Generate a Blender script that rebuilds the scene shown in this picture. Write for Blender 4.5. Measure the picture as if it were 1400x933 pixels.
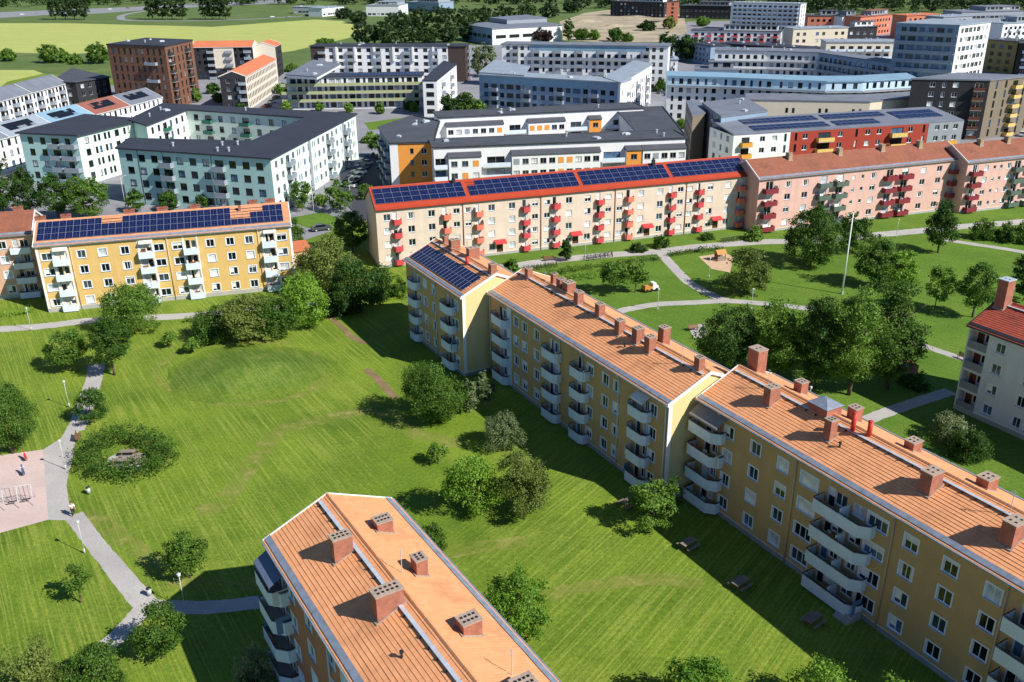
import bpy, bmesh, math, random
import numpy as np
from mathutils import Vector, Matrix
for o in list(bpy.data.objects): bpy.data.objects.remove(o)
S = bpy.context.scene
COL = S.collection
rnd = random.Random(7)
# ------------------------------------------------------------------ camera
F_PX, PITCH, ROLL, CH = 1245.0, math.radians(23.297), math.radians(-0.577), 55.0
cam = bpy.data.cameras.new('camera'); cam_o = bpy.data.objects.new('camera', cam); COL.objects.link(cam_o)
cam.sensor_width = 36.0; cam.lens = 36.0 * F_PX / 1400.0; cam.clip_start = 0.5; cam.clip_end = 12000
cp, sp, cr, sr = math.cos(PITCH), math.sin(PITCH), math.cos(ROLL), math.sin(ROLL)
_up0 = Vector((0, sp, cp)); _rt0 = Vector((1, 0, 0)); _fw = Vector((0, cp, -sp))
_rt = _rt0 * cr + _up0 * sr; _up = -_rt0 * sr + _up0 * cr
M = Matrix((_rt, _up, -_fw)).transposed().to_4x4(); M.translation = (0, 0, CH)
cam_o.matrix_world = M
S.camera = cam_o
# ------------------------------------------------------------------ light
SUN_AZ, SUN_EL = math.radians(-31.0), math.radians(40.0)
SUN_DIR = Vector((math.cos(SUN_AZ) * math.cos(SUN_EL), math.sin(SUN_AZ) * math.cos(SUN_EL), math.sin(SUN_EL)))
W = bpy.data.worlds.new('World'); S.world = W; W.use_nodes = True
nt = W.node_tree; nt.nodes.clear()
sky = nt.nodes.new('ShaderNodeTexSky'); sky.sky_type = 'NISHITA'; sky.sun_disc = False
sky.air_density = 1.0; sky.dust_density = 0.0; sky.ozone_density = 8.0
sky.sun_elevation = SUN_EL; sky.sun_rotation = math.atan2(SUN_DIR.x, SUN_DIR.y)
bg = nt.nodes.new('ShaderNodeBackground'); bg.inputs['Strength'].default_value = 0.076
wo = nt.nodes.new('ShaderNodeOutputWorld')
nt.links.new(sky.outputs[0], bg.inputs[0]); nt.links.new(bg.outputs[0], wo.inputs[0])
sl = bpy.data.lights.new('sun', 'SUN'); sl.energy = 5.0; sl.angle = math.radians(0.5); sl.color = (1.0, 0.95, 0.88)
so = bpy.data.objects.new('sun', sl); COL.objects.link(so); so.location = (0, 0, 200)
so.rotation_euler = (-SUN_DIR).to_track_quat('-Z', 'Y').to_euler()
S.view_settings.view_transform = 'Standard'; S.view_settings.look = 'None'
S.view_settings.exposure = 0.45; S.view_settings.gamma = 1.0; S.view_settings.use_curve_mapping = False
# ------------------------------------------------------------------ pixel -> place
def ray(x, y):
    a, b = x - 700.0, 466.5 - y
    a, b = a * cr - b * sr, a * sr + b * cr
    return Vector((a, F_PX * cp + b * sp, -F_PX * sp + b * cp))
def g(x, y, z=0.0):
    d = ray(x, y); t = (z - CH) / d.z
    return Vector((d.x * t, d.y * t, z))
def pr(p):
    X, Y, Z = p[0], p[1], p[2] - CH
    yc = Y * sp + Z * cp; zc = Y * cp - Z * sp
    a, b = F_PX * X / zc, F_PX * yc / zc
    a, b = a * cr + b * sr, -a * sr + b * cr
    return 700 + a, 466.5 - b
def height_at(p, ytop):
    lo, hi = 0.0, 60.0
    for _ in range(40):
        m = (lo + hi) / 2
        if pr((p.x, p.y, m))[1] > ytop: lo = m
        else: hi = m
    return m
def px_per_m(p):
    zc = p.y * cp - (p.z - CH) * sp
    return F_PX / zc
# ------------------------------------------------------------------ materials
def lin(h):
    h = h.lstrip('#'); r = []
    for i in (0, 2, 4):
        c = int(h[i:i + 2], 16) / 255.0
        r.append(c / 12.92 if c <= 0.04045 else ((c + 0.055) / 1.055) ** 2.4)
    return r
MATS = {}
def mat(name, col, rough=0.8, var=0.12, scale=0.6, bump=0.0, bscale=20.0, metal=0.0, spec=0.4, fine=0.06, coords='Object', rain=0.0):
    if name in MATS: return MATS[name]
    if isinstance(col, str): col = lin(col)
    m = bpy.data.materials.new(name); m.use_nodes = True; t = m.node_tree; N = t.nodes; Lk = t.links
    b = N['Principled BSDF']; b.inputs['Roughness'].default_value = rough; b.inputs['Metallic'].default_value = metal
    b.inputs['Specular IOR Level'].default_value = spec
    tc = N.new('ShaderNodeTexCoord')
    n1 = N.new('ShaderNodeTexNoise'); n1.inputs['Scale'].default_value = scale; n1.inputs['Detail'].default_value = 6; n1.inputs['Roughness'].default_value = 0.62
    n2 = N.new('ShaderNodeTexNoise'); n2.inputs['Scale'].default_value = scale * 17; n2.inputs['Detail'].default_value = 3
    Lk.new(tc.outputs[coords], n1.inputs['Vector']); Lk.new(tc.outputs[coords], n2.inputs['Vector'])
    r1 = N.new('ShaderNodeMapRange'); r1.inputs[1].default_value = 0.3; r1.inputs[2].default_value = 0.7
    r1.inputs[3].default_value = 1 - var; r1.inputs[4].default_value = 1 + var
    r2 = N.new('ShaderNodeMapRange'); r2.inputs[1].default_value = 0.3; r2.inputs[2].default_value = 0.7
    r2.inputs[3].default_value = 1 - fine; r2.inputs[4].default_value = 1 + fine
    Lk.new(n1.outputs['Fac'], r1.inputs[0]); Lk.new(n2.outputs['Fac'], r2.inputs[0])
    mu = N.new('ShaderNodeMath'); mu.operation = 'MULTIPLY'; Lk.new(r1.outputs[0], mu.inputs[0]); Lk.new(r2.outputs[0], mu.inputs[1])
    if rain:      # rain streaks: noise drawn out down the wall
        mp = N.new('ShaderNodeMapping'); mp.inputs['Scale'].default_value = (0.9, 0.9, 0.13); Lk.new(tc.outputs[coords], mp.inputs['Vector'])
        n4 = N.new('ShaderNodeTexNoise'); n4.inputs['Scale'].default_value = 1.0; n4.inputs['Detail'].default_value = 5; Lk.new(mp.outputs[0], n4.inputs['Vector'])
        r4 = N.new('ShaderNodeMapRange'); r4.inputs[1].default_value = 0.35; r4.inputs[2].default_value = 0.7; r4.inputs[3].default_value = 1.0; r4.inputs[4].default_value = 1 - rain; Lk.new(n4.outputs['Fac'], r4.inputs[0])
        m4 = N.new('ShaderNodeMath'); m4.operation = 'MULTIPLY'; Lk.new(mu.outputs[0], m4.inputs[0]); Lk.new(r4.outputs[0], m4.inputs[1]); mu = m4
    mx = N.new('ShaderNodeMix'); mx.data_type = 'RGBA'; mx.blend_type = 'MULTIPLY'; mx.inputs[0].default_value = 1
    mx.inputs[6].default_value = (*col, 1); Lk.new(mu.outputs[0], mx.inputs[7])
    Lk.new(mx.outputs[2], b.inputs['Base Color'])
    if bump:
        n3 = N.new('ShaderNodeTexNoise'); n3.inputs['Scale'].default_value = bscale; n3.inputs['Detail'].default_value = 4
        Lk.new(tc.outputs[coords], n3.inputs['Vector'])
        bp = N.new('ShaderNodeBump'); bp.inputs['Strength'].default_value = bump; bp.inputs['Distance'].default_value = 0.05
        Lk.new(n3.outputs['Fac'], bp.inputs['Height']); Lk.new(bp.outputs['Normal'], b.inputs['Normal'])
    MATS[name] = m
    return m
def glass(name, col, rough=0.06, spec=0.6):
    m = mat(name, col, rough, 0.35, 0.9, spec=spec, fine=0.1)
    return m
def tile_mat(name, c1, c2, dark, tw=0.30, th=0.36):
    """clay tile colour: a value for every tile (cell of the tile grid), weathering, dark lichen specks"""
    m = bpy.data.materials.new(name); m.use_nodes = True; t = m.node_tree; N = t.nodes; Lk = t.links
    b = N['Principled BSDF']; b.inputs['Roughness'].default_value = 0.75; b.inputs['Specular IOR Level'].default_value = 0.3
    tc = N.new('ShaderNodeTexCoord'); sv = N.new('ShaderNodeVectorMath'); sv.operation = 'DIVIDE'; sv.inputs[1].default_value = (tw, th, 50)
    fl = N.new('ShaderNodeVectorMath'); fl.operation = 'FLOOR'
    wn = N.new('ShaderNodeTexWhiteNoise')
    Lk.new(tc.outputs['Object'], sv.inputs[0]); Lk.new(sv.outputs[0], fl.inputs[0]); Lk.new(fl.outputs[0], wn.inputs['Vector'])
    mx = N.new('ShaderNodeMix'); mx.data_type = 'RGBA'; mx.inputs[6].default_value = (*lin(c1), 1); mx.inputs[7].default_value = (*lin(c2), 1)
    Lk.new(wn.outputs['Value'], mx.inputs[0])
    n1 = N.new('ShaderNodeTexNoise'); n1.inputs['Scale'].default_value = 0.25; n1.inputs['Detail'].default_value = 9; n1.inputs['Roughness'].default_value = 0.7
    Lk.new(tc.outputs['Object'], n1.inputs['Vector'])
    rp = N.new('ShaderNodeMapRange'); rp.inputs[1].default_value = 0.5; rp.inputs[2].default_value = 0.78; rp.inputs[3].default_value = 0; rp.inputs[4].default_value = 0.7
    Lk.new(n1.outputs['Fac'], rp.inputs[0])
    m2 = N.new('ShaderNodeMix'); m2.data_type = 'RGBA'; m2.inputs[7].default_value = (*lin(dark), 1)
    Lk.new(rp.outputs[0], m2.inputs[0]); Lk.new(mx.outputs[2], m2.inputs[6]); Lk.new(m2.outputs[2], b.inputs['Base Color'])
    wv = N.new('ShaderNodeTexWave'); wv.wave_type = 'BANDS'; wv.bands_direction = 'X'; wv.inputs['Scale'].default_value = math.pi * 2 / tw / (2 * math.pi) * 0.5 * 2 * 0.314
    Lk.new(tc.outputs['Object'], wv.inputs['Vector'])
    bp = N.new('ShaderNodeBump'); bp.inputs['Strength'].default_value = 0.2; bp.inputs['Distance'].default_value = 0.03
    Lk.new(wv.outputs['Fac'], bp.inputs['Height']); Lk.new(bp.outputs['Normal'], b.inputs['Normal'])
    MATS[name] = m
    return m
def brick_mat(name, c1, c2, mortar):
    m = bpy.data.materials.new(name); m.use_nodes = True; t = m.node_tree; N = t.nodes; Lk = t.links
    b = N['Principled BSDF']; b.inputs['Roughness'].default_value = 0.85
    tc = N.new('ShaderNodeTexCoord'); sx = N.new('ShaderNodeSeparateXYZ'); Lk.new(tc.outputs['Object'], sx.inputs[0])
    ad = N.new('ShaderNodeMath'); Lk.new(sx.outputs['X'], ad.inputs[0]); Lk.new(sx.outputs['Y'], ad.inputs[1])
    cb = N.new('ShaderNodeCombineXYZ'); Lk.new(ad.outputs[0], cb.inputs['X']); Lk.new(sx.outputs['Z'], cb.inputs['Y'])
    br = N.new('ShaderNodeTexBrick'); br.inputs['Scale'].default_value = 1.0; br.inputs['Brick Width'].default_value = 0.25; br.inputs['Row Height'].default_value = 0.076
    br.inputs['Mortar Size'].default_value = 0.008; br.inputs['Color1'].default_value = (*lin(c1), 1); br.inputs['Color2'].default_value = (*lin(c2), 1); br.inputs['Mortar'].default_value = (*lin(mortar), 1)
    Lk.new(cb.outputs[0], br.inputs['Vector'])
    n1 = N.new('ShaderNodeTexNoise'); n1.inputs['Scale'].default_value = 1.3; n1.inputs['Detail'].default_value = 6; Lk.new(tc.outputs['Object'], n1.inputs['Vector'])
    rp = N.new('ShaderNodeMapRange'); rp.inputs[1].default_value = 0.3; rp.inputs[2].default_value = 0.7; rp.inputs[3].default_value = 0.75; rp.inputs[4].default_value = 1.15
    Lk.new(n1.outputs['Fac'], rp.inputs[0])
    mx = N.new('ShaderNodeMix'); mx.data_type = 'RGBA'; mx.blend_type = 'MULTIPLY'; mx.inputs[0].default_value = 1
    Lk.new(br.outputs['Color'], mx.inputs[6]); Lk.new(rp.outputs[0], mx.inputs[7]); Lk.new(mx.outputs[2], b.inputs['Base Color'])
    MATS[name] = m
    return m
def grass_mat(name, greens, streak_dir=None, streak=0.5, dry=0.3, dscale=0.05, bump=0.6, radial=None):
    m = bpy.data.materials.new(name); m.use_nodes = True; t = m.node_tree; N = t.nodes; Lk = t.links
    b = N['Principled BSDF']; b.inputs['Roughness'].default_value = 0.9; b.inputs['Specular IOR Level'].default_value = 0.15
    tc = N.new('ShaderNodeTexCoord'); src = tc.outputs['Object']
    def noise(sc, det, rough=0.6, vec=None):
        n = N.new('ShaderNodeTexNoise'); n.inputs['Scale'].default_value = sc; n.inputs['Detail'].default_value = det; n.inputs['Roughness'].default_value = rough
        Lk.new(vec or src, n.inputs['Vector']); return n.outputs['Fac']
    def mr(s, a, bb, c, d):
        r = N.new('ShaderNodeMapRange'); r.inputs[1].default_value = a; r.inputs[2].default_value = bb; r.inputs[3].default_value = c; r.inputs[4].default_value = d
        Lk.new(s, r.inputs[0]); return r.outputs[0]
    def mixc(fac, A, B):
        x = N.new('ShaderNodeMix'); x.data_type = 'RGBA'
        Lk.new(fac, x.inputs[0])
        for i, c in ((6, A), (7, B)):
            if isinstance(c, (list, tuple)): x.inputs[i].default_value = (*c, 1)
            else: Lk.new(c, x.inputs[i])
        return x.outputs[2]
    c0, c1, c2 = [lin(c) if isinstance(c, str) else c for c in greens]
    col = mixc(mr(noise(0.07, 7, 0.7), 0.36, 0.64, 0, 1), c0, c1)
    col = mixc(mr(noise(dscale, 8, 0.72), 0.52, 0.72, 0, dry), col, c2)
    if radial:      # unmown grass of the mound thins out into the mown lawn round it
        ln = N.new('ShaderNodeVectorMath'); ln.operation = 'LENGTH'
        mg = N.new('ShaderNodeVectorMath'); mg.operation = 'MULTIPLY'; mg.inputs[1].default_value = (1 / 12.5, 1 / 8.6, 0); Lk.new(src, mg.inputs[0]); Lk.new(mg.outputs[0], ln.inputs[0])
        ad = N.new('ShaderNodeMath'); ad.operation = 'MULTIPLY_ADD'; ad.inputs[1].default_value = 0.5; Lk.new(noise(.5, 6, .7), ad.inputs[0]); Lk.new(ln.outputs['Value'], ad.inputs[2])
        lw = mixc(mr(noise(0.09, 5, 0.65), 0.35, 0.65, 0, 1), lin(radial[0]), lin(radial[1]))
        col = mixc(mr(ad.outputs[0], 0.95, 1.2, 0, 1), col, lw)
    if streak_dir:
        for k, (ang, sc, cx) in enumerate(streak_dir):
            mp = N.new('ShaderNodeMapping'); mp.vector_type = 'TEXTURE'; mp.inputs['Rotation'].default_value = (0, 0, ang); mp.inputs['Scale'].default_value = (sc * 55, sc, 1)
            Lk.new(src, mp.inputs['Vector'])
            f = noise(1.0, 3, 0.6, mp.outputs[0])
            fac = mr(f, 0.47, 0.62, 0, streak)
            if cx is not None:      # the stripes of one mowing pass end where the next begins
                sep = N.new('ShaderNodeSeparateXYZ'); Lk.new(src, sep.inputs[0])
                gate = mr(sep.outputs['X'], cx[0], cx[1], 0, 1)
                mm = N.new('ShaderNodeMath'); mm.operation = 'MULTIPLY'; Lk.new(fac, mm.inputs[0]); Lk.new(gate, mm.inputs[1]); fac = mm.outputs[0]
            col = mixc(fac, col, c2)
    dk = mr(noise(2.6, 6, 0.75), 0.3, 0.7, 0.62, 1.32)
    x = N.new('ShaderNodeMix'); x.data_type = 'RGBA'; x.blend_type = 'MULTIPLY'; x.inputs[0].default_value = 1
    Lk.new(col, x.inputs[6]); Lk.new(dk, x.inputs[7]); Lk.new(x.outputs[2], b.inputs['Base Color'])
    bp = N.new('ShaderNodeBump'); bp.inputs['Strength'].default_value = bump; bp.inputs['Distance'].default_value = 0.15
    Lk.new(noise(7.0, 5, 0.75), bp.inputs['Height']); Lk.new(bp.outputs['Normal'], b.inputs['Normal'])
    MATS[name] = m
    return m
def leaf_mat(name, c1, c2, trans=0.35):
    m = bpy.data.materials.new(name); m.use_nodes = True; t = m.node_tree; N = t.nodes; Lk = t.links
    b = N['Principled BSDF']; b.inputs['Roughness'].default_value = 0.55; b.inputs['Specular IOR Level'].default_value = 0.25
    oi = N.new('ShaderNodeObjectInfo'); tc = N.new('ShaderNodeTexCoord')
    n1 = N.new('ShaderNodeTexNoise'); n1.inputs['Scale'].default_value = 0.9; n1.inputs['Detail'].default_value = 4; Lk.new(tc.outputs['Object'], n1.inputs['Vector'])
    wn = N.new('ShaderNodeNewGeometry')
    ad = N.new('ShaderNodeMath'); ad.operation = 'MULTIPLY_ADD'; ad.inputs[1].default_value = 0.45
    Lk.new(wn.outputs['Random Per Island'], ad.inputs[0]); Lk.new(n1.outputs['Fac'], ad.inputs[2])
    a2 = N.new('ShaderNodeMath'); a2.operation = 'MULTIPLY_ADD'; a2.inputs[1].default_value = 0.7; Lk.new(oi.outputs['Random'], a2.inputs[0]); Lk.new(ad.outputs[0], a2.inputs[2])
    rp = N.new('ShaderNodeMapRange'); rp.inputs[1].default_value = 0.55; rp.inputs[2].default_value = 1.6
    Lk.new(a2.outputs[0], rp.inputs[0])
    mx = N.new('ShaderNodeMix'); mx.data_type = 'RGBA'; mx.inputs[6].default_value = (*(lin(c1)), 1); mx.inputs[7].default_value = (*(lin(c2)), 1)
    Lk.new(rp.outputs[0], mx.inputs[0]); Lk.new(mx.outputs[2], b.inputs['Base Color'])
    tr = N.new('ShaderNodeBsdfTranslucent'); Lk.new(mx.outputs[2], tr.inputs['Color'])
    ms = N.new('ShaderNodeMixShader'); ms.inputs[0].default_value = trans
    Lk.new(b.outputs[0], ms.inputs[1]); Lk.new(tr.outputs[0], ms.inputs[2]); Lk.new(ms.outputs[0], N['Material Output'].inputs['Surface'])
    MATS[name] = m
    return m
# ------------------------------------------------------------------ mesh helpers
class MB:
    def __init__(s): s.v = []; s.f = []; s.m = []
    def poly(s, pts, mi=0):
        i = len(s.v); s.v += [tuple(p) for p in pts]; s.f.append(tuple(range(i, i + len(pts)))); s.m.append(mi)
    def hexa(s, a, b, mi=0):
        """bottom ring a (4 pts), top ring b (4 pts)"""
        i = len(s.v); s.v += [tuple(p) for p in a] + [tuple(p) for p in b]
        for q in ((3, 2, 1, 0), (4, 5, 6, 7), (0, 1, 5, 4), (1, 2, 6, 5), (2, 3, 7, 6), (3, 0, 4, 7)):
            s.f.append(tuple(i + k for k in q)); s.m.append(mi)
    def box(s, x0, x1, y0, y1, z0, z1, mi=0):
        s.hexa([(x0, y0, z0), (x1, y0, z0), (x1, y1, z0), (x0, y1, z0)], [(x0, y0, z1), (x1, y0, z1), (x1, y1, z1), (x0, y1, z1)], mi)
    def seg(s, p, q, th, z0, z1, mi=0, zq0=None, zq1=None):
        """upright slab along p->q, thickness th"""
        dx, dy = q[0] - p[0], q[1] - p[1]; l = math.hypot(dx, dy) or 1; nx, ny = -dy / l * th / 2, dx / l * th / 2
        zq0 = z0 if zq0 is None else zq0; zq1 = z1 if zq1 is None else zq1
        s.hexa([(p[0] - nx, p[1] - ny, z0), (q[0] - nx, q[1] - ny, zq0), (q[0] + nx, q[1] + ny, zq0), (p[0] + nx, p[1] + ny, z0)],
               [(p[0] - nx, p[1] - ny, z1), (q[0] - nx, q[1] - ny, zq1), (q[0] + nx, q[1] + ny, zq1), (p[0] + nx, p[1] + ny, z1)], mi)
    def tube(s, p, q, r0, r1=None, n=8, mi=0, cap=True):
        r1 = r0 if r1 is None else r1; p = Vector(p); q = Vector(q); d = (q - p).normalized()
        a = d.orthogonal().normalized(); b = d.cross(a); i = len(s.v)
        for c, r in ((p, r0), (q, r1)):
            for k in range(n):
                t = 2 * math.pi * k / n; s.v.append(tuple(c + (a * math.cos(t) + b * math.sin(t)) * r))
        for k in range(n):
            s.f.append((i + k, i + (k + 1) % n, i + n + (k + 1) % n, i + n + k)); s.m.append(mi)
        if cap: s.f.append(tuple(i + n + k for k in range(n))); s.m.append(mi); s.f.append(tuple(i + n - 1 - k for k in range(n))); s.m.append(mi)
    def ball(s, c, r, n=8, mi=0, sz=1.0):
        i = len(s.v); rings = n // 2
        for j in range(rings + 1):
            th = math.pi * j / rings
            for k in range(n):
                ph = 2 * math.pi * k / n; s.v.append((c[0] + r * math.sin(th) * math.cos(ph), c[1] + r * math.sin(th) * math.sin(ph), c[2] + r * sz * math.cos(th)))
        for j in range(rings):
            for k in range(n):
                s.f.append((i + j * n + k, i + (j + 1) * n + k, i + (j + 1) * n + (k + 1) % n, i + j * n + (k + 1) % n)); s.m.append(mi)
    def mesh(s, name, mats, smooth=False):
        me = bpy.data.meshes.new(name); me.from_pydata(s.v, [], s.f)
        for m in (mats if isinstance(mats, (list, tuple)) else [mats]): me.materials.append(MATS[m] if isinstance(m, str) else m)
        me.polygons.foreach_set('material_index', s.m)
        if smooth: me.polygons.foreach_set('use_smooth', [True] * len(s.f))
        me.update(); return me
    def build(s, name, mats, parent=None, loc=(0, 0, 0), rz=0.0, smooth=False):
        return put(name, s.mesh(name, mats, smooth), parent, loc, rz)
def put(name, me, parent=None, loc=(0, 0, 0), rz=0.0, scale=None, rot=None):
    o = bpy.data.objects.new(name, me); COL.objects.link(o); o.location = loc
    o.rotation_euler = rot if rot else (0, 0, rz)
    if scale: o.scale = scale if isinstance(scale, (tuple, list)) else (scale,) * 3
    if parent: o.parent = parent
    return o
def tag(o, label=None, cat=None, group=None, kind=None):
    if label: o['label'] = label
    if cat: o['category'] = cat
    if group: o['group'] = group
    if kind: o['kind'] = kind
    return o
def thing(name, label, cat, loc=(0, 0, 0), rz=0.0, group=None):
    o = put(name, None, None, loc, rz); o.empty_display_size = 0.5
    return tag(o, label, cat, group)
def sheet(name, pts, m, z=0.004, kind='structure', label=None, cat=None):
    b = MB(); b.poly([(p[0], p[1], z) for p in pts]); o = b.build(name, m)
    tag(o, label, cat, None, kind); return o
def ribbon_pts(cl, w):
    """smooth centre line (Catmull-Rom) with width -> left and right edges"""
    P = [Vector((p[0], p[1])) for p in cl]; out = []
    ws = w if isinstance(w, (list, tuple)) else [w] * len(P)
    Q = [P[0] * 2 - P[1]] + P + [P[-1] * 2 - P[-2]]
    cw = []
    for i in range(1, len(Q) - 2):
        for k in range(10):
            t = k / 10; a, b, c, d = Q[i - 1], Q[i], Q[i + 1], Q[i + 2]
            out.append(0.5 * ((2 * b) + (c - a) * t + (2 * a - 5 * b + 4 * c - d) * t * t + (3 * b - a - 3 * c + d) * t ** 3)); cw.append(ws[i - 1] * (1 - t) + ws[min(i, len(ws) - 1)] * t)
    out.append(P[-1]); cw.append(ws[-1]); Lp, Rp = [], []
    for i, p in enumerate(out):
        d = (out[min(i + 1, len(out) - 1)] - out[max(i - 1, 0)]).normalized(); n = Vector((-d.y, d.x)) * cw[i] / 2
        Lp.append(p + n * rnd.uniform(.93, 1.06)); Rp.append(p - n * rnd.uniform(.93, 1.06))
    return Lp, Rp
def ribbon(name, px, w, m, z=0.004, kind='structure', label=None, cat=None):
    Lp, Rp = ribbon_pts([g(*p) for p in px], w); b = MB()
    for i in range(len(Lp) - 1):
        b.poly([(Rp[i].x, Rp[i].y, z), (Rp[i + 1].x, Rp[i + 1].y, z), (Lp[i + 1].x, Lp[i + 1].y, z), (Lp[i].x, Lp[i].y, z)])
    o = b.build(name, m); tag(o, label, cat, None, kind); return o
# ------------------------------------------------------------------ material library
mat('white_paint', '#e9e9e4', 0.6, 0.06, 0.8); mat('offwhite', '#dcdad2', 0.7, 0.08); mat('frame_white', '#dde4ea', 0.5, 0.04)  # frame_white: blue of the skylit shade is mixed into the white
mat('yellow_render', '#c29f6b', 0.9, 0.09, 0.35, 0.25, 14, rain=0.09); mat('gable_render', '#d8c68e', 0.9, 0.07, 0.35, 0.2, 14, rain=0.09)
mat('bright_yellow_render', '#d3b06c', 0.9, 0.07, 0.35, 0.2, 14, rain=0.09)
mat('terracotta_render', '#b0765a', 0.9, 0.1, 0.35, 0.25, 14, rain=0.09); mat('peach_render', '#cfa78c', 0.9, 0.1, 0.35, 0.2, 14, rain=0.09)
mat('cream_render', '#d6c4b0', 0.9, 0.1, 0.35, 0.2, 14, rain=0.09); mat('pink_render', '#d3ab9d', 0.9, 0.1, 0.35, 0.2, 14, rain=0.09)
mat('white_render', '#d5d8d8', 0.85, 0.06, 0.35, 0.2, 14, rain=0.09); mat('plinth_grey', '#8b8f93', 0.9, 0.15)
mat('gutter_metal', '#8e97a3', 0.45, 0.25, 1.5, metal=0.3); mat('galvanised', '#c3ccd4', 0.4, 0.15, 2.0, metal=0.3); mat('dark_metal', '#2a2d31', 0.5, 0.2)
mat('pipe_beige', '#c7b59a', 0.6, 0.1); mat('pipe_brown', '#8c4a36', 0.6, 0.1); mat('pipe_white', '#d5d8da', 0.6, 0.1)
mat('rail_dark', '#3a3a3d', 0.5, 0.1); mat('balcony_white', '#d0dce6', 0.55, 0.07); mat('balcony_red', '#c5474a', 0.6, 0.12); mat('balcony_coral', '#d8765f', 0.6, 0.12)  # balcony_white: plain white tinted blue in its colour, imitating sky-lit shade
mat('balcony_burgundy', '#7d2a33', 0.6, 0.12); mat('balcony_green', '#54645a', 0.6, 0.12); mat('concrete', '#a8a6a0', 0.9, 0.12, 0.8, 0.3, 8)
mat('awning_grey', '#85807e', 0.85, 0.1); mat('awning_blue', '#5e6c86', 0.85, 0.1); mat('awning_white', '#d9d6cc', 0.85, 0.1); mat('red_canopy', '#cf3a3c', 0.6, 0.1)
mat('door_brown', '#5d3525', 0.6, 0.15); mat('door_dark', '#2b211d', 0.6, 0.15); mat('interior_dark', '#2a2624', 0.9, 0.3, 1.2)
mat('wood_seat', '#6f543a', .8, .2); mat('planter_green', '#4d6b2c', 0.9, 0.3, 6.0); mat('planter_flower', '#b5474f', 0.9, 0.4, 9.0); mat('towel_blue', '#6c86a3', .9, .1); mat('red_paint', '#c23422', 0.5, 0.1); mat('mortar_cap', '#a08f80', 0.9, 0.25, 3); mat('flue_black', '#1c1a19', 0.95, 0.1)
glass('glass_dark', '#14181c'); glass('glass_mid', '#39444a'); glass('glass_blue', '#4d6a86'); glass('glass_pale', '#b9bfc0', 0.25, 0.4); glass('glass_blind', '#dcdcd6', 0.3, 0.4)
tile_mat('tile_orange', '#e4a273', '#db9868', '#96684a'); tile_mat('tile_red', '#a8523f', '#994634', '#5c3a32'); tile_mat('tile_brown', '#96604a', '#8a5643', '#5a4438')
tile_mat('tile_salmon', '#d69a72', '#c98c66', '#8f6650'); mat('roof_bright_orange', '#a83e22', 0.6, 0.1, 0.5)
brick_mat('brick_red', '#a5583f', '#8d4a36', '#a58d7a'); brick_mat('brick_yellowish', '#b39a78', '#a58a68', '#9a8f80')
mat('solar_cell', '#121c44', 0.22, 0.12, 3.0, spec=0.35); mat('solar_frame', '#9aa3b3', 0.4, 0.05, metal=0.3); mat('solar_black', '#171a22', 0.35, 0.15, 3.0, spec=0.3)
# ------------------------------------------------------------------ windows
WCACHE = {}
def window_meshes(w, h, style, mull=True):
    k = ('w', round(w, 2), round(h, 2), style, mull)
    if k in WCACHE: return WCACHE[k]
    b = MB(); x, z = w / 2, h / 2; d = 0.14
    if style in ('trim', 'trimw'):
        t = 0.13
        b.box(-x - t, x + t, -0.035, -0.004, z, z + t); b.box(-x - t, x + t, -0.035, -0.004, -z - t, -z); b.box(-x - t, -x, -0.035, -0.004, -z, z); b.box(x, x + t, -0.035, -0.004, -z, z)
        b.box(-x - 0.16, x + 0.16, -0.10, -0.036, -z - 0.05, -z - 0.01, 1)
    elif style == 'plain':
        b.box(-x - 0.05, x + 0.05, -0.06, -0.004, -z - 0.05, -z, 1)
    y0 = -0.004
    for q in ([(-x, y0, -z), (x, y0, -z), (x, d, -z), (-x, d, -z)], [(-x, y0, z), (-x, d, z), (x, d, z), (x, y0, z)], [(-x, y0, -z), (-x, d, -z), (-x, d, z), (-x, y0, z)], [(x, y0, -z), (x, y0, z), (x, d, z), (x, d, -z)]):
        b.poly(q)
    s = 0.07 if style != 'far' else 0.09; ya, yb = d - 0.05, d - 0.005
    b.box(-x, x, ya, yb, z - s, z); b.box(-x, x, ya, yb, -z, -z + s); b.box(-x, -x + s, ya, yb, -z + s, z - s); b.box(x - s, x, ya, yb, -z + s, z - s)
    if mull and w > 0.8:
        n = 2 if w < 1.9 else 3
        for i in range(1, n): c = -x + w * i / n; b.box(c - s / 2, c + s / 2, ya, yb, -z + s, z - s)
    fm = {'trim': 'frame_white', 'trimw': 'frame_white', 'plain': 'frame_white', 'far': 'offwhite', 'dark': 'dark_metal'}[style]
    fr = b.mesh('window', [fm, 'gutter_metal'])
    pn = MB(); pn.poly([(-x, d - 0.02, -z), (x, d - 0.02, -z), (x, d - 0.02, z), (-x, d - 0.02, z)])
    panes = {g_: pn.mesh('pane', g_) for g_ in ('glass_dark', 'glass_mid', 'glass_blue', 'glass_pale', 'glass_blind')}
    WCACHE[k] = (fr, panes); return WCACHE[k]
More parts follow.
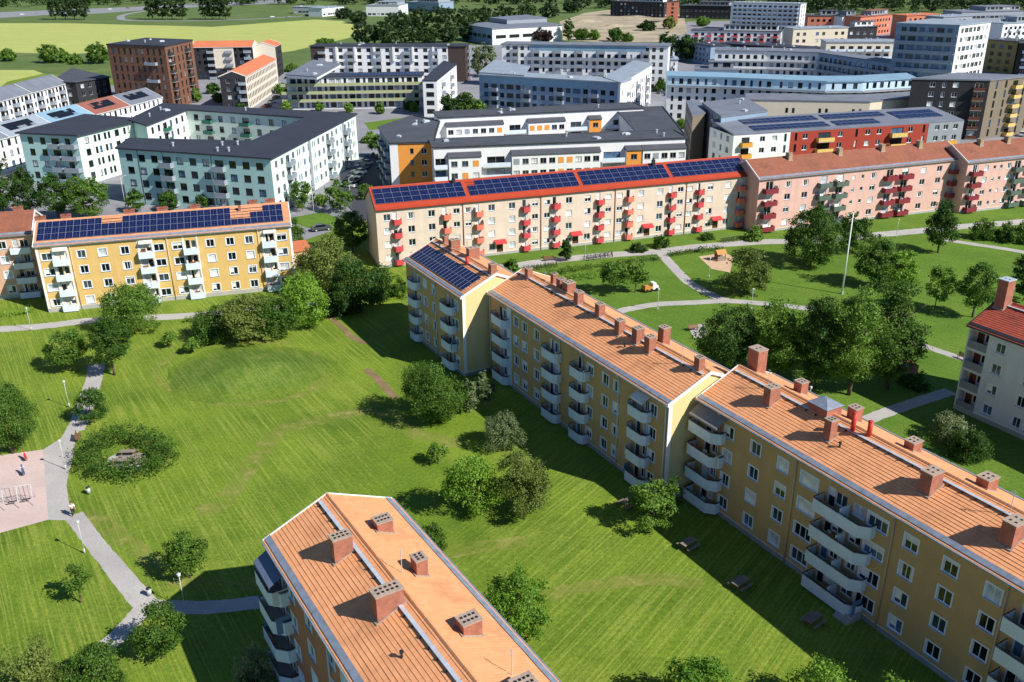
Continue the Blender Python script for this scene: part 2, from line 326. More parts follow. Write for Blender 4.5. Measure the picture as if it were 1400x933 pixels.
def curtain_mesh(w, h, v):
    k = ('curt', round(w, 2), round(h, 2), v)
    if k not in WCACHE:
        b = MB(); x, z = w / 2 - .07, h / 2 - .07; y = .112
        if v == 0: b.poly([(-x, y, z * .1), (x, y, z * .1), (x, y, z), (-x, y, z)])
        elif v == 1: b.poly([(-x, y, -z), (-x * .62, y, -z), (-x * .7, y, z), (-x, y, z)]); b.poly([(x * .62, y, -z), (x, y, -z), (x, y, z), (x * .7, y, z)])
        elif v == 2: b.poly([(-x, y, -z * .45), (-x * .04, y, -z * .45), (-x * .04, y, z), (-x, y, z)])
        else: b.poly([(-x, y, z * .55), (x, y, z * .55), (x, y, z), (-x, y, z)]); b.box(-x * .5, -x * .2, y - .04, y - .005, -z, -z * .45, 1)
        WCACHE[k] = b.mesh('curtain', [('offwhite', 'awning_white', 'white_paint', 'offwhite')[v], 'planter_green'])
    return WCACHE[k]
def far_window_mesh(w, h, style, gl):
    k = ('f', round(w, 2), round(h, 2), style, gl)
    if k in WCACHE: return WCACHE[k]
    b = MB(); x, z = w / 2, h / 2; d = 0.16
    fm = {'far': 'frame_white', 'dark': 'dark_metal', 'grey': 'plinth_grey'}[style]
    for q in ([(-x, 0, -z), (x, 0, -z), (x, d, -z), (-x, d, -z)], [(-x, 0, z), (-x, d, z), (x, d, z), (x, 0, z)], [(-x, 0, -z), (-x, d, -z), (-x, d, z), (-x, 0, z)], [(x, 0, -z), (x, 0, z), (x, d, z), (x, d, -z)]):
        b.poly(q)
    s = 0.08; y = d - 0.04
    for (xa, xb, za, zb) in ((-x, x, z - s, z), (-x, x, -z, -z + s), (-x, -x + s, -z, z), (x - s, x, -z, z)): b.poly([(xa, y, za), (xb, y, za), (xb, y, zb), (xa, y, zb)])
    if w > 0.9: b.poly([(-s / 2, y, -z), (s / 2, y, -z), (s / 2, y, z), (-s / 2, y, z)])
    b.poly([(-x, d, -z), (x, d, -z), (x, d, z), (-x, d, z)], 1)
    b.box(-x - 0.04, x + 0.04, -0.05, -0.004, -z - 0.06, -z, 0)
    WCACHE[k] = b.mesh('window', [fm, gl]); return WCACHE[k]
def pick_glass(weights):
    r = rnd.random(); s = 0
    for k, wt in weights:
        s += wt
        if r < s: return k
    return weights[-1][0]
GW_NEAR = [('glass_dark', .42), ('glass_mid', .2), ('glass_blue', .2), ('glass_pale', .1), ('glass_blind', .08)]
GW_SUN = [('glass_dark', .5), ('glass_mid', .16), ('glass_pale', .14), ('glass_blind', .2)]
GW_FAR = [('glass_dark', .62), ('glass_mid', .2), ('glass_blue', .08), ('glass_pale', .1)]
# ------------------------------------------------------------------ balconies
BCACHE = {}
def balcony_plan(kind, w, d):
    x = w / 2
    if kind == 'bow': return [(-x, 0), (-x, -d * 0.6), (-x + min(0.5, w * .16), -d), (x - min(0.5, w * .16), -d), (x, -d * 0.6), (x, 0)]
    if kind == 'cham': return [(-x, 0), (-x, -d), (x - 0.8, -d), (x, -d * 0.45), (x, 0)]
    return [(-x, 0), (-x, -d), (x, -d), (x, 0)]
def balcony_meshes(kind, w, d, ph, pm, fancy):
    k = (kind, round(w, 2), round(d, 2), ph, pm, fancy)
    if k in BCACHE: return BCACHE[k]
    P = balcony_plan(kind, w, d); s = MB(); n = len(P)
    P2 = [(x * 0.985, y * 0.985 - 0.004) for x, y in P]
    s.poly([(x, y, -0.14) for x, y in P2][::-1]); s.poly([(x, y, 0.0) for x, y in P2])
    for i in range(n): a, b = P2[i], P2[(i + 1) % n]; s.poly([(a[0], a[1], -0.14), (b[0], b[1], -0.14), (b[0], b[1], 0), (a[0], a[1], 0)][::1])
    p = MB()
    for i in range(n - 1): p.seg(P[i], P[i + 1], 0.05, -0.2, ph)
    r = None
    if fancy:
        r = MB()
        for i in range(n - 1):
            a, b = P[i], P[i + 1]; r.seg(a, b, 0.07, ph + 0.14, ph + 0.2)
            l = math.hypot(a[0] - b[0], a[1] - b[1]); m = max(1, int(l / 0.9))
            for j in range(m): t = (j + .5) / m; c = (a[0] + (b[0] - a[0]) * t, a[1] + (b[1] - a[1]) * t); r.box(c[0] - .025, c[0] + .025, c[1] - .025, c[1] + .025, ph, ph + .14)
        r = r.mesh('rail', 'rail_dark')
    BCACHE[k] = (s.mesh('balcony', 'concrete'), p.mesh('parapet', pm), r); return BCACHE[k]
# ------------------------------------------------------------------ buildings
class Edge:
    def __init__(s, b, p, q, z0, z1, m):
        s.b = b; s.p = Vector((p[0], p[1])); s.q = Vector((q[0], q[1])); s.z0 = z0; s.z1 = z1; s.m = m
        d = s.q - s.p; s.L = d.length; s.d = d / s.L; s.n = Vector((s.d.y, -s.d.x)); s.ang = math.atan2(s.d.y, s.d.x)
        s.op = []; s.apex = None; s.done = False; s.skip = False
    def px(s, x, y, off=0.0):
        r = ray(x, y); o = s.p + s.n * off; t = (o.x * s.n.x + o.y * s.n.y) / (r.x * s.n.x + r.y * s.n.y)
        w = r * t; return (Vector((w.x, w.y)) - o).dot(s.d), w.z + CH
    def loc(s, t, z, off=0.0):
        w = s.p + s.d * t + s.n * off; o = s.b.root.location; return (w.x - o.x, w.y - o.y, z)
    def hole(s, t, z, w, h): s.op.append((t - w / 2, t + w / 2, z - h / 2, z + h / 2))
    def free(s, t, z, w, h):
        a = (t - w / 2, t + w / 2, z - h / 2, z + h / 2)
        if a[0] < 0.12 or a[1] > s.L - 0.12 or a[2] < s.z0 + .05 or a[3] > s.z1 - 0.03: return False
        return all(a[1] <= o[0] or a[0] >= o[1] or a[3] <= o[2] or a[2] >= o[3] for o in s.op)
    def win(s, t, z, w, h, style='trim', gl=None, gw=GW_NEAR, mull=True):
        if not s.free(t, z, w, h): return
        s.hole(t, z, w, h); gl = gl or pick_glass(gw)
        fr, panes = window_meshes(w, h, style, mull)
        o = put('window', fr, s.b.root, s.loc(t, z), s.ang); put('pane', panes[gl], o)
        if rnd.random() < .38 and gl in ('glass_dark', 'glass_mid', 'glass_blue'): put('curtain', curtain_mesh(w, h, rnd.randrange(4)), o)
        return o
    def fwin(s, t, z, w, h, style='far', gw=GW_FAR, gl=None):
        if not s.free(t, z, w, h): return
        s.hole(t, z, w, h)
        return put('window', far_window_mesh(w, h, style, gl or pick_glass(gw)), s.b.root, s.loc(t, z), s.ang)
    def door(s, t, w, h, m='door_brown', z0=None):
        z0 = s.z0 + 0.06 if z0 is None else z0; z = z0 + h / 2
        if not s.free(t, z, w, h): return
        s.hole(t, z, w, h); k = ('door', w, h, m)
        if k not in WCACHE:
            b = MB(); x, zz = w / 2, h / 2; d = .2
            for q in ([(-x, 0, -zz), (x, 0, -zz), (x, d, -zz), (-x, d, -zz)], [(-x, 0, zz), (-x, d, zz), (x, d, zz), (x, 0, zz)], [(-x, 0, -zz), (-x, d, -zz), (-x, d, zz), (-x, 0, zz)], [(x, 0, -zz), (x, 0, zz), (x, d, zz), (x, d, -zz)]): b.poly(q, 1)
            b.poly([(-x, d, -zz), (x, d, -zz), (x, d, zz), (-x, d, zz)]); b.box(-x * .7, x * .7, d - .04, d - .01, -zz * .1, zz * .85, 2)
            WCACHE[k] = b.mesh('door', [m, 'offwhite', 'glass_dark'])
        return put('door', WCACHE[k], s.b.root, s.loc(t, z), s.ang)
    def balcony(s, t, z, w, d, kind='box', pm='balcony_white', ph=0.85, fancy=True, near=True):
        sl, pa, ra = balcony_meshes(kind, w, d, ph, pm, fancy)
        o = put('balcony', sl, s.b.root, s.loc(t, z), s.ang); put('parapet', pa, o)
        if ra: put('rail', ra, o)
        if rnd.random() < .5:
            k = ('plant', round(w, 1), d, rnd.randrange(3))
            if k not in WCACHE:
                b = MB(); q = random.Random(k[3]); x0 = -w / 2 + .35 + q.random() * w * .25; L_ = min(w * .35, 1.3)
                b.box(x0, x0 + L_, -d + .05, -d + .25, ph - .1, ph + .08)
                for i in range(7): b.ball((x0 + L_ * (i + .5) / 7, -d + .15, ph + .14), q.uniform(.08, .16), 6, 1 if q.random() < .6 else 2)
                WCACHE[k] = b.mesh('planter', ['door_brown', 'planter_green', 'planter_flower'])
            put('planter', WCACHE[k], o)
        if rnd.random() < .35:
            k = ('screen', d, rnd.randrange(2))
            if k not in WCACHE:
                b = MB(); b.box(-.02, .02, -d + .15, -.05, .02, 1.6 if k[2] else 1.3); WCACHE[k] = b.mesh('side_screen', ('awning_white', 'towel_blue')[k[2]])
            put('side_screen', WCACHE[k], o, (rnd.choice((-1, 1)) * (w / 2 - .12), 0, 0))
        if rnd.random() < .5:
            k = ('seat', rnd.randrange(2))
            if k not in WCACHE:
                b = MB(); b.box(-.25, .25, -.25, .25, .38, .44); b.box(-.25, .25, .2, .25, .44, .85)
                for sx in (-.22, .22):
                    for sy in (-.22, .22): b.box(sx - .02, sx + .02, sy - .02, sy + .02, 0, .38)
                WCACHE[k] = b.mesh('fixed_seat', ('wood_seat', 'white_paint')[k[1]])
            put('fixed_seat', WCACHE[k], o, (rnd.uniform(-.25, .25) * w, -d * .5, .01), rnd.uniform(-.6, .6))
        return o
    def pipe(s, t, m='pipe_beige', z1=None, r=0.07):
        z1 = s.z1 if z1 is None else z1; h = z1 - s.z0; k = ('pipe', round(h, 1), m)
        if k not in WCACHE:
            b = MB(); b.tube((0, -0.11, 0.1), (0, -0.11, h - .45), r, n=6); b.tube((0, -0.11, h - .45), (0, -0.34, h - .12), r, n=6); b.box(-.14, .14, -.46, -.2, h - .14, h + .02)
            WCACHE[k] = b.mesh('downpipe', m, True)
        return put('downpipe', WCACHE[k], s.b.root, s.loc(t, s.z0), s.ang)
    def panel(s, t0, t1, z0, z1, m, off=0.03, name='wall_panel'):
        b = MB(); b.box(t0, t1, -off, -0.004, z0, z1); return b.build(name, m, s.b.root, s.loc(0, 0), s.ang)
    def plinth(s, h=0.55, m='plinth_grey', name='plinth'):
        b = MB(); b.box(0.0, s.L, -.05, -.004, s.z0 - .3, s.z0 + h); b.box(0.0, s.L, -.07, -.004, s.z0 + h, s.z0 + h + .05, 1); return b.build(name, [m, 'offwhite'], s.b.root, s.loc(0, 0), s.ang)
    def awning(s, t, z, w, d, m, drop=0.5):
        b = MB(); x = w / 2; b.hexa([(-x, -.02, -.03), (x, -.02, -.03), (x, -.02, 0), (-x, -.02, 0)], [(-x, -d, -drop - .03), (x, -d, -drop - .03), (x, -d, -drop), (-x, -d, -drop)])
        b.box(-x, x, -d - .02, -d, -drop - .22, -drop); return b.build('awning', m, s.b.root, s.loc(t, z), s.ang)
    def build(s):
        if s.done or s.skip: return
        s.done = True; b = MB()
        xs = sorted({0.0, s.L, *[round(v, 4) for o in s.op for v in o[:2]]}); zs = sorted({s.z0, s.z1, *[round(v, 4) for o in s.op for v in o[2:]]})
        for j in range(len(zs) - 1):
            zc = (zs[j] + zs[j + 1]) / 2; run = None
            for i in range(len(xs) - 1):
                xc = (xs[i] + xs[i + 1]) / 2
                solid = not any(o[0] < xc < o[1] and o[2] < zc < o[3] for o in s.op)
                if solid and run is None: run = xs[i]
                if run is not None and (not solid or i == len(xs) - 2):
                    e = xs[i + 1] if solid else xs[i]
                    b.poly([(run, 0, zs[j]), (e, 0, zs[j]), (e, 0, zs[j + 1]), (run, 0, zs[j + 1])]); run = None
        if s.apex: b.poly([(0, 0, s.z1), (s.L, 0, s.z1), (s.L * s.apex[0], 0, s.apex[1])])
        b.build('wall', s.m, s.b.root, s.loc(0, 0), s.ang)
class Bld:
    def __init__(s, name, label, base, cat='building', group=None):
        s.root = thing(name, label, cat, (base[0], base[1], 0), 0, group); s.edges = []; ALL.append(s)
    def block(s, pts, z1, mats, z0=0.0):
        n = len(pts); ms = mats if isinstance(mats, (list, tuple)) else [mats] * n; out = []
        for i in range(n): e = Edge(s, pts[i], pts[(i + 1) % n], z0, z1, ms[i % len(ms)]); out.append(e)
        s.edges += out; return out
    def rel(s, p, z=0.0): return (p[0] - s.root.location.x, p[1] - s.root.location.y, z)
    def flat_roof(s, pts, z, m='roof_dark', over=0.35, th=0.3, parapet=0.0, pm=None, name='roof'):
        P = offset_poly(pts, over); b = MB(); n = len(P)
        b.poly([s.rel(p, z + th) for p in P]); b.poly([s.rel(p, z) for p in P][::-1], 1)
        for i in range(n): a, c = P[i], P[(i + 1) % n]; b.poly([s.rel(a, z), s.rel(c, z), s.rel(c, z + th), s.rel(a, z + th)], 1)
        if parapet:
            for i in range(n):
                a, c = s.rel(P[i]), s.rel(P[(i + 1) % n]); d = Vector((c[0] - a[0], c[1] - a[1])).normalized() * 0.02
                b.seg((a[0] + d.x, a[1] + d.y), (c[0] - d.x, c[1] - d.y), 0.25, z + th - .02, z + th + parapet, 1)
        return b.build(name, [m, pm or m], s.root)
    def done(s):
        for e in s.edges: e.build()
ALL = []
def offset_poly(pts, o):
    P = [Vector((p[0], p[1])) for p in pts]; n = len(P); out = []
    for i in range(n):
        a, b, c = P[i - 1], P[i], P[(i + 1) % n]; d1 = (b - a).normalized(); d2 = (c - b).normalized()
        n1 = Vector((d1.y, -d1.x)); n2 = Vector((d2.y, -d2.x)); m = n1 + n2; l2 = m.length_squared
        out.append(b + m * (2 * o / l2) if l2 > 0.3 else b + n1 * o)
    return out
def rect(p, ang, L, D):
    d = Vector((math.cos(ang), math.sin(ang))); n = Vector((-d.y, d.x)); p = Vector((p[0], p[1]))
    return [p, p + d * L, p + d * L + n * D, p + n * D]
def rect_px(a, b, z, D):
    p, q = g(*a, z), g(*b, z); d = q - p; return rect(p, math.atan2(d.y, d.x), math.hypot(d.x, d.y), D)
def gable_roof(B, p, ang, L, D, ze, zr, ov=0.4, ovx=0.15, tile='tile_orange', courses=True, verge='white_paint', walk=True, gutter='gutter_metal', gauge=0.34, segs=None, metal=True):
    """ridge along the length; returns the roof part and its plane data. (p, ang) = front-left wall corner"""
    lp = B.rel(p); half = D / 2 + ov; s = (zr - ze) / half
    b = MB(); x0, x1 = -ovx, L + ovx
    # deck (just under the tiles), soffit, verge boards
    for sg in (-1, 1):
        yo = D / 2 + sg * half; yi = D / 2
        q = [(x0, yo, ze - .02), (x1, yo, ze - .02), (x1, yi, zr - .02), (x0, yi, zr - .02)]
        b.poly(q if sg < 0 else q[::-1])
        q = [(x0, yo, ze - .2), (x1, yo, ze - .2), (x1, yi, zr - .2), (x0, yi, zr - .2)]
        b.poly(q[::-1] if sg < 0 else q, 1)
        b.poly([(x0, yo, ze - .2), (x1, yo, ze - .2), (x1, yo, ze - .02), (x0, yo, ze - .02)], 1)
        for xe, xo in ((x0, -0.12), (x1, 0.12)):     # verge board
            a0, a1 = (xe, xe + xo)
            b.hexa([(a0, yo, ze - .25), (a1, yo, ze - .25), (a1, yi, zr - .25), (a0, yi, zr - .25)], [(a0, yo, ze + .1), (a1, yo, ze + .1), (a1, yi, zr + .1), (a0, yi, zr + .1)], 1)
    roof = b.build('roof', [tile, verge], B.root, lp, ang)
    for sg in (-1, 1):
        m = MB(); n = int(half / (gauge * math.cos(math.atan(s)))) if courses else 1; gy = half / n
        xs = [x0]
        while xs[-1] < x1 - 2.2: xs.append(xs[-1] + rnd.uniform(1.2, 2.2))
        xs.append(x1)
        if not courses: xs = [x0, x1]
        for k in range(n):
            lift = 0.055 if courses else 0.03
            jit = [rnd.uniform(-.012, .012) if courses else 0 for _ in xs]
            for i in range(len(xs) - 1):
                ya, yb = k * gy, (k + 1) * gy; za, zb = ze + s * ya, ze + s * yb; j0, j1 = jit[i], jit[i + 1]
                q = [(xs[i], ya, za + lift + j0), (xs[i + 1], ya, za + lift + j1), (xs[i + 1], yb, zb + .012), (xs[i], yb, zb + .012)]
                r = [(xs[i], ya, za + .0), (xs[i + 1], ya, za + .0), (xs[i + 1], ya, za + lift + j1), (xs[i], ya, za + lift + j0)]
                m.poly(q); m.poly(r)
        if sg < 0: o = m.build('roof_tiles', tile, roof, (0, -ov, 0))
        else: o = m.build('roof_tiles', tile, roof, (L, D + ov, 0), math.pi)
        o['kind'] = 'stuff'
    rc = MB(); rc.hexa([(x0, D / 2 - .16, zr + .0), (x1, D / 2 - .16, zr + .0), (x1, D / 2 + .16, zr + .0), (x0, D / 2 + .16, zr + .0)], [(x0, D / 2 - .05, zr + .13), (x1, D / 2 - .05, zr + .13), (x1, D / 2 + .05, zr + .13), (x0, D / 2 + .05, zr + .13)])
    rc.build('ridge_cap', tile, roof)
    if metal:
        gt = MB()
        for sg in (-1, 1):
            f = lambda y, dz: (D / 2 + sg * (half - y), ze + s * y + dz)
            (ya, za), (yb, zb) = f(.15, .12), f(.62, .12); (yc, zc), (yd, zd) = f(.62, .05), f(.15, .05)
            gt.hexa([(x0, yd, zd), (x1, yd, zd), (x1, yc, zc), (x0, yc, zc)], [(x0, ya, za), (x1, ya, za), (x1, yb, zb), (x0, yb, zb)])
            yo = D / 2 + sg * (half + .02)
            gt.box(x0, x1, min(yo, yo + sg * .12), max(yo, yo + sg * .12), ze - .1, ze + .03)
        gt.build('gutter', gutter, roof)
    if walk:
        wk = MB(); y = D / 2 - .95; z = zr - s * .95
        wk.hexa([(x0 + .3, y, z + .2), (x1 - .3, y, z + .2), (x1 - .3, y + .3, z + .2), (x0 + .3, y + .3, z + .2)], [(x0 + .3, y, z + .24), (x1 - .3, y, z + .24), (x1 - .3, y + .3, z + .24), (x0 + .3, y + .3, z + .24)])
        x = x0 + .8
        while x < x1 - .5: wk.seg((x, y - .15), (x, y + .4), .05, z - s * .15, z + .2, 1, z + s * .4, z + .2); x += 1.2
        wk.build('roof_walkway', ['galvanised', 'dark_metal'], roof)
    def plane(x, y, back=False):
        """pixel -> building-local (x, y, z) on the front (or back) slope"""
        d = ray(x, y); ca, sa = math.cos(ang), math.sin(ang)
        # local y of a point w: -sa*(wx-px)+ca*(wy-py)
        dy = -sa * d.x + ca * d.y; oy = -sa * (0 - p[0]) + ca * (0 - p[1])
        if not back: t = (ze + s * (oy + ov) - CH) / (d.z - s * dy)
        else: t = (ze + s * (D + ov - oy) - CH) / (d.z + s * dy)
        w = d * t; lx = ca * (w.x - p[0]) + sa * (w.y - p[1]); ly = -sa * (w.x - p[0]) + ca * (w.y - p[1])
        return lx, ly, CH + w.z
    def zat(ly): return ze + s * (min(ly, D - ly) + ov)
    return dict(roof=roof, plane=plane, zat=zat, s=s, lp=lp, ang=ang, p=p, L=L, D=D, ov=ov, ze=ze)
CHC = {}
def chimney(B, R, x, y, w, l, h, m='brick_red', cap='mortar_cap', flues=4):
    """w along the ridge, l across; stands on the roof at building-local (x, y)"""
    k = (round(w, 2), round(l, 2), round(h, 2), m, cap, flues)
    if k not in CHC:
        b = MB(); b.box(-w / 2, w / 2, -l / 2, l / 2, -1.2, h)
        c = MB(); c.box(-w / 2 - .06, w / 2 + .06, -l / 2 - .06, l / 2 + .06, h, h + .1)
        f = MB(); n = max(1, flues // 2)
        lng = w >= l
        for i in range(n):
            for j in (-1, 1):
                t = (i + .5) / n - .5
                cx, cy = (t * w * .86, j * l * .2) if lng else (j * w * .2, t * l * .86)
                f.box(cx - .09, cx + .09, cy - .09, cy + .09, h + .09, h + .13)
        sk = MB(); sk.box(-w / 2 - .12, w / 2 + .12, -l / 2 - .12, l / 2 + .12, -.05, .02)
        CHC[k] = (b.mesh('chimney', m), c.mesh('cap', cap), f.mesh('flue', 'flue_black'), None)
    bm, cm, fm, _ = CHC[k]; ca, sa = math.cos(R['ang']), math.sin(R['ang'])
    z = R['zat'](y); lx, ly = R['lp'][0] + ca * x - sa * y, R['lp'][1] + sa * x + ca * y
    o = put('chimney', bm, B.root, (lx, ly, z), R['ang']); put('cap', cm, o); put('flue', fm, o)['kind'] = 'stuff'
    fl = MB(); sl = R['s'] * (1 if y < R['D'] / 2 else -1); a = w / 2 + .1; c = l / 2 + .16
    fl.hexa([(-a, -c, -sl * c + .05), (a, -c, -sl * c + .05), (a, c, sl * c + .05), (-a, c, sl * c + .05)], [(-a, -c, -sl * c + .14), (a, -c, -sl * c + .14), (a, c, sl * c + .14), (-a, c, sl * c + .14)])
    fl.build('flashing', 'mortar_cap', o)
    return o
def local_thing(R, B, name, label, cat, x, y, rz=0.0, dz=0.0, group=None):
    ca, sa = math.cos(R['ang']), math.sin(R['ang'])
    return thing(name, label, cat, (R['p'][0] + ca * x - sa * y, R['p'][1] + sa * x + ca * y, R['zat'](y) + dz), R['ang'] + rz, group)
SP = {}
def panel_mesh(w, h, kind='blue'):
    k = (w, h, kind)
    if k not in SP:
        b = MB(); b.box(-w / 2, w / 2, 0, h, 0, .035, 0); f = .018
        nx, ny = (3, 2) if w >= h else (2, 3)
        gx, gy = (w - 2 * f) / nx, (h - 2 * f) / ny
        for i in range(nx):
            for j in range(ny):
                xa, ya = -w / 2 + f + i * gx + .004, f + j * gy + .004
                b.poly([(xa, ya, .037), (xa + gx - .008, ya, .037), (xa + gx - .008, ya + gy - .008, .037), (xa, ya + gy - .008, .037)], 1)
        SP[k] = b.mesh('solar_panel', ['solar_frame' if kind == 'blue' else 'dark_metal', 'solar_cell' if kind == 'blue' else 'solar_black'])
    return SP[k]
def solar_array(R, B, label, x0, y0, cols, rows, w, h, keep=lambda c, r: True, gap=.05, kind='blue', group='solar arrays'):
    t = local_thing(R, B, 'solar_array', label, 'solar panels', x0, y0, 0, .1, group)
    a = math.atan(R['s'])
    me = panel_mesh(w, h, kind)
    for c in range(cols):
        for r in range(rows):
            if keep(c, r):
                d = r * (h + gap); put('solar_panel', me, t, ((c + .5) * (w + gap), d * math.cos(a), d * math.sin(a) + .06), rot=(a, 0, 0))
    rl = MB()
    for r in range(rows):
        for q in (.25, .75):
            d = (r + q) * (h + gap); rl.box(0, cols * (w + gap), d * math.cos(a) - .02, d * math.cos(a) + .02, d * math.sin(a) - .06, d * math.sin(a) + .04)
    rl.build('mounting_rail', 'dark_metal', t)
    return t
# ================================================================== the ground
def wdir(a, b):
    p, q = g(*a), g(*b); return math.atan2(q.y - p.y, q.x - p.x)
grass_mat('lawn', ('#526e1f', '#728a29', '#98a146'), [(wdir((143, 563), (183, 640)), 0.20, (-12.0, -20.0)), (wdir((760, 880), (1000, 800)) + 0.5, 0.24, (-10.0, 4.0))], 0.55, 0.5)
grass_mat('meadow', ('#4d6a24', '#62802b', '#8b9649'), [(wdir((143, 563), (183, 640)), 0.20, None)], 0.5, dry=0.6, dscale=0.35, bump=1.0, radial=('#526e1f', '#728a29'))
grass_mat('park_lawn', ('#4f6f24', '#607f2b', '#80923c'), [(wdir((1100, 470), (1000, 440)), 0.2, None)], 0.28, 0.35)
grass_mat('crop_yellow', ('#a9b163', '#9fa85a', '#b9be76'), [(0.12, 1.3, None)], 0.5, dry=0.3, dscale=0.01, bump=0.3)
grass_mat('rough_grass', ('#53673a', '#61743f', '#80834f'), None, dry=0.6, dscale=0.03)
mat('path_gravel', '#a9a5a0', 0.95, 0.14, 0.25, 0.3, 12, fine=0.1); mat('asphalt', '#85858a', 0.9, 0.18, 0.15, 0.3, 12, fine=0.1); mat('pale_paving', '#9d9a94', 0.9, 0.14, 0.2)
mat('pink_rubber', '#c4aea6', 0.9, 0.1, 0.2); mat('sand', '#c2a585', 0.95, 0.12, 0.6, 0.5, 8); mat('earth', '#7d6a4c', 0.95, 0.25, 0.5, 0.5, 6); mat('dark_asphalt', '#3d4048', 0.9, 0.15, 0.2)
mat('motorway', '#85878a', 0.9, 0.08, 0.05)
b = MB(); b.poly([(-6000, -300, 0), (6000, -300, 0), (6000, 9000, 0), (-6000, 9000, 0)]); tag(b.build('ground', 'lawn'), None, None, None, 'structure')
def worn_mat():
    m = bpy.data.materials.new('worn_grass'); m.use_nodes = True; t = m.node_tree; N = t.nodes; Lk = t.links; b = N['Principled BSDF']; b.inputs['Roughness'].default_value = .95
    tc = N.new('ShaderNodeTexCoord'); n = N.new('ShaderNodeTexNoise'); n.inputs['Scale'].default_value = .55; n.inputs['Detail'].default_value = 7; n.inputs['Roughness'].default_value = .7; Lk.new(tc.outputs['Object'], n.inputs['Vector'])
    mx = N.new('ShaderNodeMix'); mx.data_type = 'RGBA'; mx.inputs[6].default_value = (*lin('#86943c'), 1); mx.inputs[7].default_value = (*lin('#a39d55'), 1); Lk.new(n.outputs['Fac'], mx.inputs[0]); Lk.new(mx.outputs[2], b.inputs['Base Color'])
    r = N.new('ShaderNodeMapRange'); r.inputs[1].default_value = .40; r.inputs[2].default_value = .66; r.inputs[4].default_value = .8; Lk.new(n.outputs['Fac'], r.inputs[0])
    tr = N.new('ShaderNodeBsdfTransparent'); ms = N.new('ShaderNodeMixShader'); Lk.new(r.outputs[0], ms.inputs[0]); Lk.new(tr.outputs[0], ms.inputs[1]); Lk.new(b.outputs[0], ms.inputs[2]); Lk.new(ms.outputs[0], N['Material Output'].inputs['Surface'])
    MATS['worn_grass'] = m
worn_mat()
# park lawn behind the yellow row
sheet('park_lawn', [g(*p) for p in ((560, 348), (700, 330), (1060, 300), (1300, 285), (1500, 272), (1600, 420), (1700, 700), (1450, 720), (1180, 640), (1000, 530), (860, 450), (700, 392), (620, 380))], 'park_lawn', .004)
# mound in the meadow
mc = g(338, 508); mw = (g(232, 508) - g(446, 508)).length / 2; md = (g(338, 474) - g(338, 548)).length / 2
b = MB(); NR, NA = 14, 48; ringv = []
for i in range(NR + 1):
    r = i / NR; row = []
    for k in range(NA):
        t = 2 * math.pi * k / NA; w = 1 + .05 * math.sin(3 * t + 1) + .03 * math.sin(7 * t)
        h = 1.3 * (.5 + .5 * math.cos(math.pi * min(1, r))) - .03 + rnd.uniform(-.03, .03) * (r < .95)
        row.append((mw * r * w * 1.12 * math.cos(t), md * r * w * 1.12 * math.sin(t), h))
    ringv.append(row)
for i in range(NR):
    for k in range(NA): b.poly([ringv[i][k], ringv[i + 1][k], ringv[i + 1][(k + 1) % NA], ringv[i][(k + 1) % NA]])
o = b.build('grass_mound', 'meadow', None, (mc.x, mc.y, 0), smooth=True); tag(o, None, None, None, 'structure')
# paths
def path(px, w, m='path_gravel', name='path', z=.012): return ribbon(name, px, w, m, z)
path([(-160, 466), (-60, 455), (60, 446), (130, 438), (240, 433), (300, 428), (380, 421), (440, 412)], 2.6, z=.010)
path([(132, 498), (128, 520), (110, 572), (102, 590)], 2.3, z=.013)
sheet('asphalt_area', [g(*p) for p in ((59, 615), (83, 600), (98, 577), (118, 575), (104, 596), (100, 628), (94, 646), (91, 664), (94, 686), (99, 696), (97, 712), (66, 711))], 'path_gravel', .016)
sheet('playground_surface', [g(*p) for p in ((-60, 634), (0, 623), (59, 615), (66, 711), (0, 729), (-60, 745))], 'pink_rubber', .016)
path([(101, 704), (115, 724), (150, 768), (199, 827)], [1.9, 1.8, 1.9, 2.2], z=.010)
path([(199, 827), (170, 862), (140, 888), (60, 960)], 1.9, z=.013)
path([(196, 829), (280, 831), (360, 823), (420, 818)], 1.9, z=.020)
path([(620, 372), (690, 365), (760, 356), (830, 349), (900, 344), (960, 337), (1040, 331)], 3.2, z=.014)
path([(1040, 331), (1120, 329), (1203, 321), (1257, 316), (1328, 309), (1380, 305), (1480, 296)], 3.4, z=.017)
path([(903, 346), (929, 374), (947, 390), (981, 407), (1000, 412)], 2.0, z=.020)
path([(800, 445), (844, 427), (875, 420), (903, 416), (947, 414), (996, 412), (1050, 416), (1120, 424)], 2.0, z=.023)
path([(1130, 597), (1178, 577), (1218, 562), (1268, 545), (1300, 535)], 2.0, z=.014)
path([(1200, 455), (1253, 470), (1313, 490), (1380, 512)], 1.6, z=.017)
path([(1290, 328), (1330, 334), (1394, 344), (1480, 360)], 2.0, z=.020)
sheet('sandpit', [g(*p) for p in ((955, 351), (991, 346), (1003, 352), (998, 373), (973, 368))], 'sand', .02)
sheet('paved_pad', [g(*p) for p in ((941, 447), (963, 442), (968, 455), (960, 463), (948, 462))], 'path_gravel', .02)
for px, w in (([(500, 505), (518, 520), (540, 545)], 1.2), ([(448, 432), (465, 445), (480, 460), (500, 470)], 1.0)): ribbon('earth_track', px, w, 'earth', .008)
for px, w in (([(270, 700), (300, 690), (330, 655), (360, 615), (380, 590), (440, 575), (520, 560), (560, 590), (640, 610)], 2.4), ([(740, 815), (820, 800), (900, 792), (960, 800)], 1.8),
              ([(118, 700), (180, 745), (240, 790), (300, 800), (420, 790)], 2.0), ([(430, 480), (440, 500), (430, 530), (380, 548), (300, 552), (230, 530), (215, 505), (250, 480), (330, 468), (400, 470)], 1.2),
              ([(480, 820), (600, 760), (720, 740)], 2.0)): ribbon('worn_grass_track', px, w, 'worn_grass', .006)
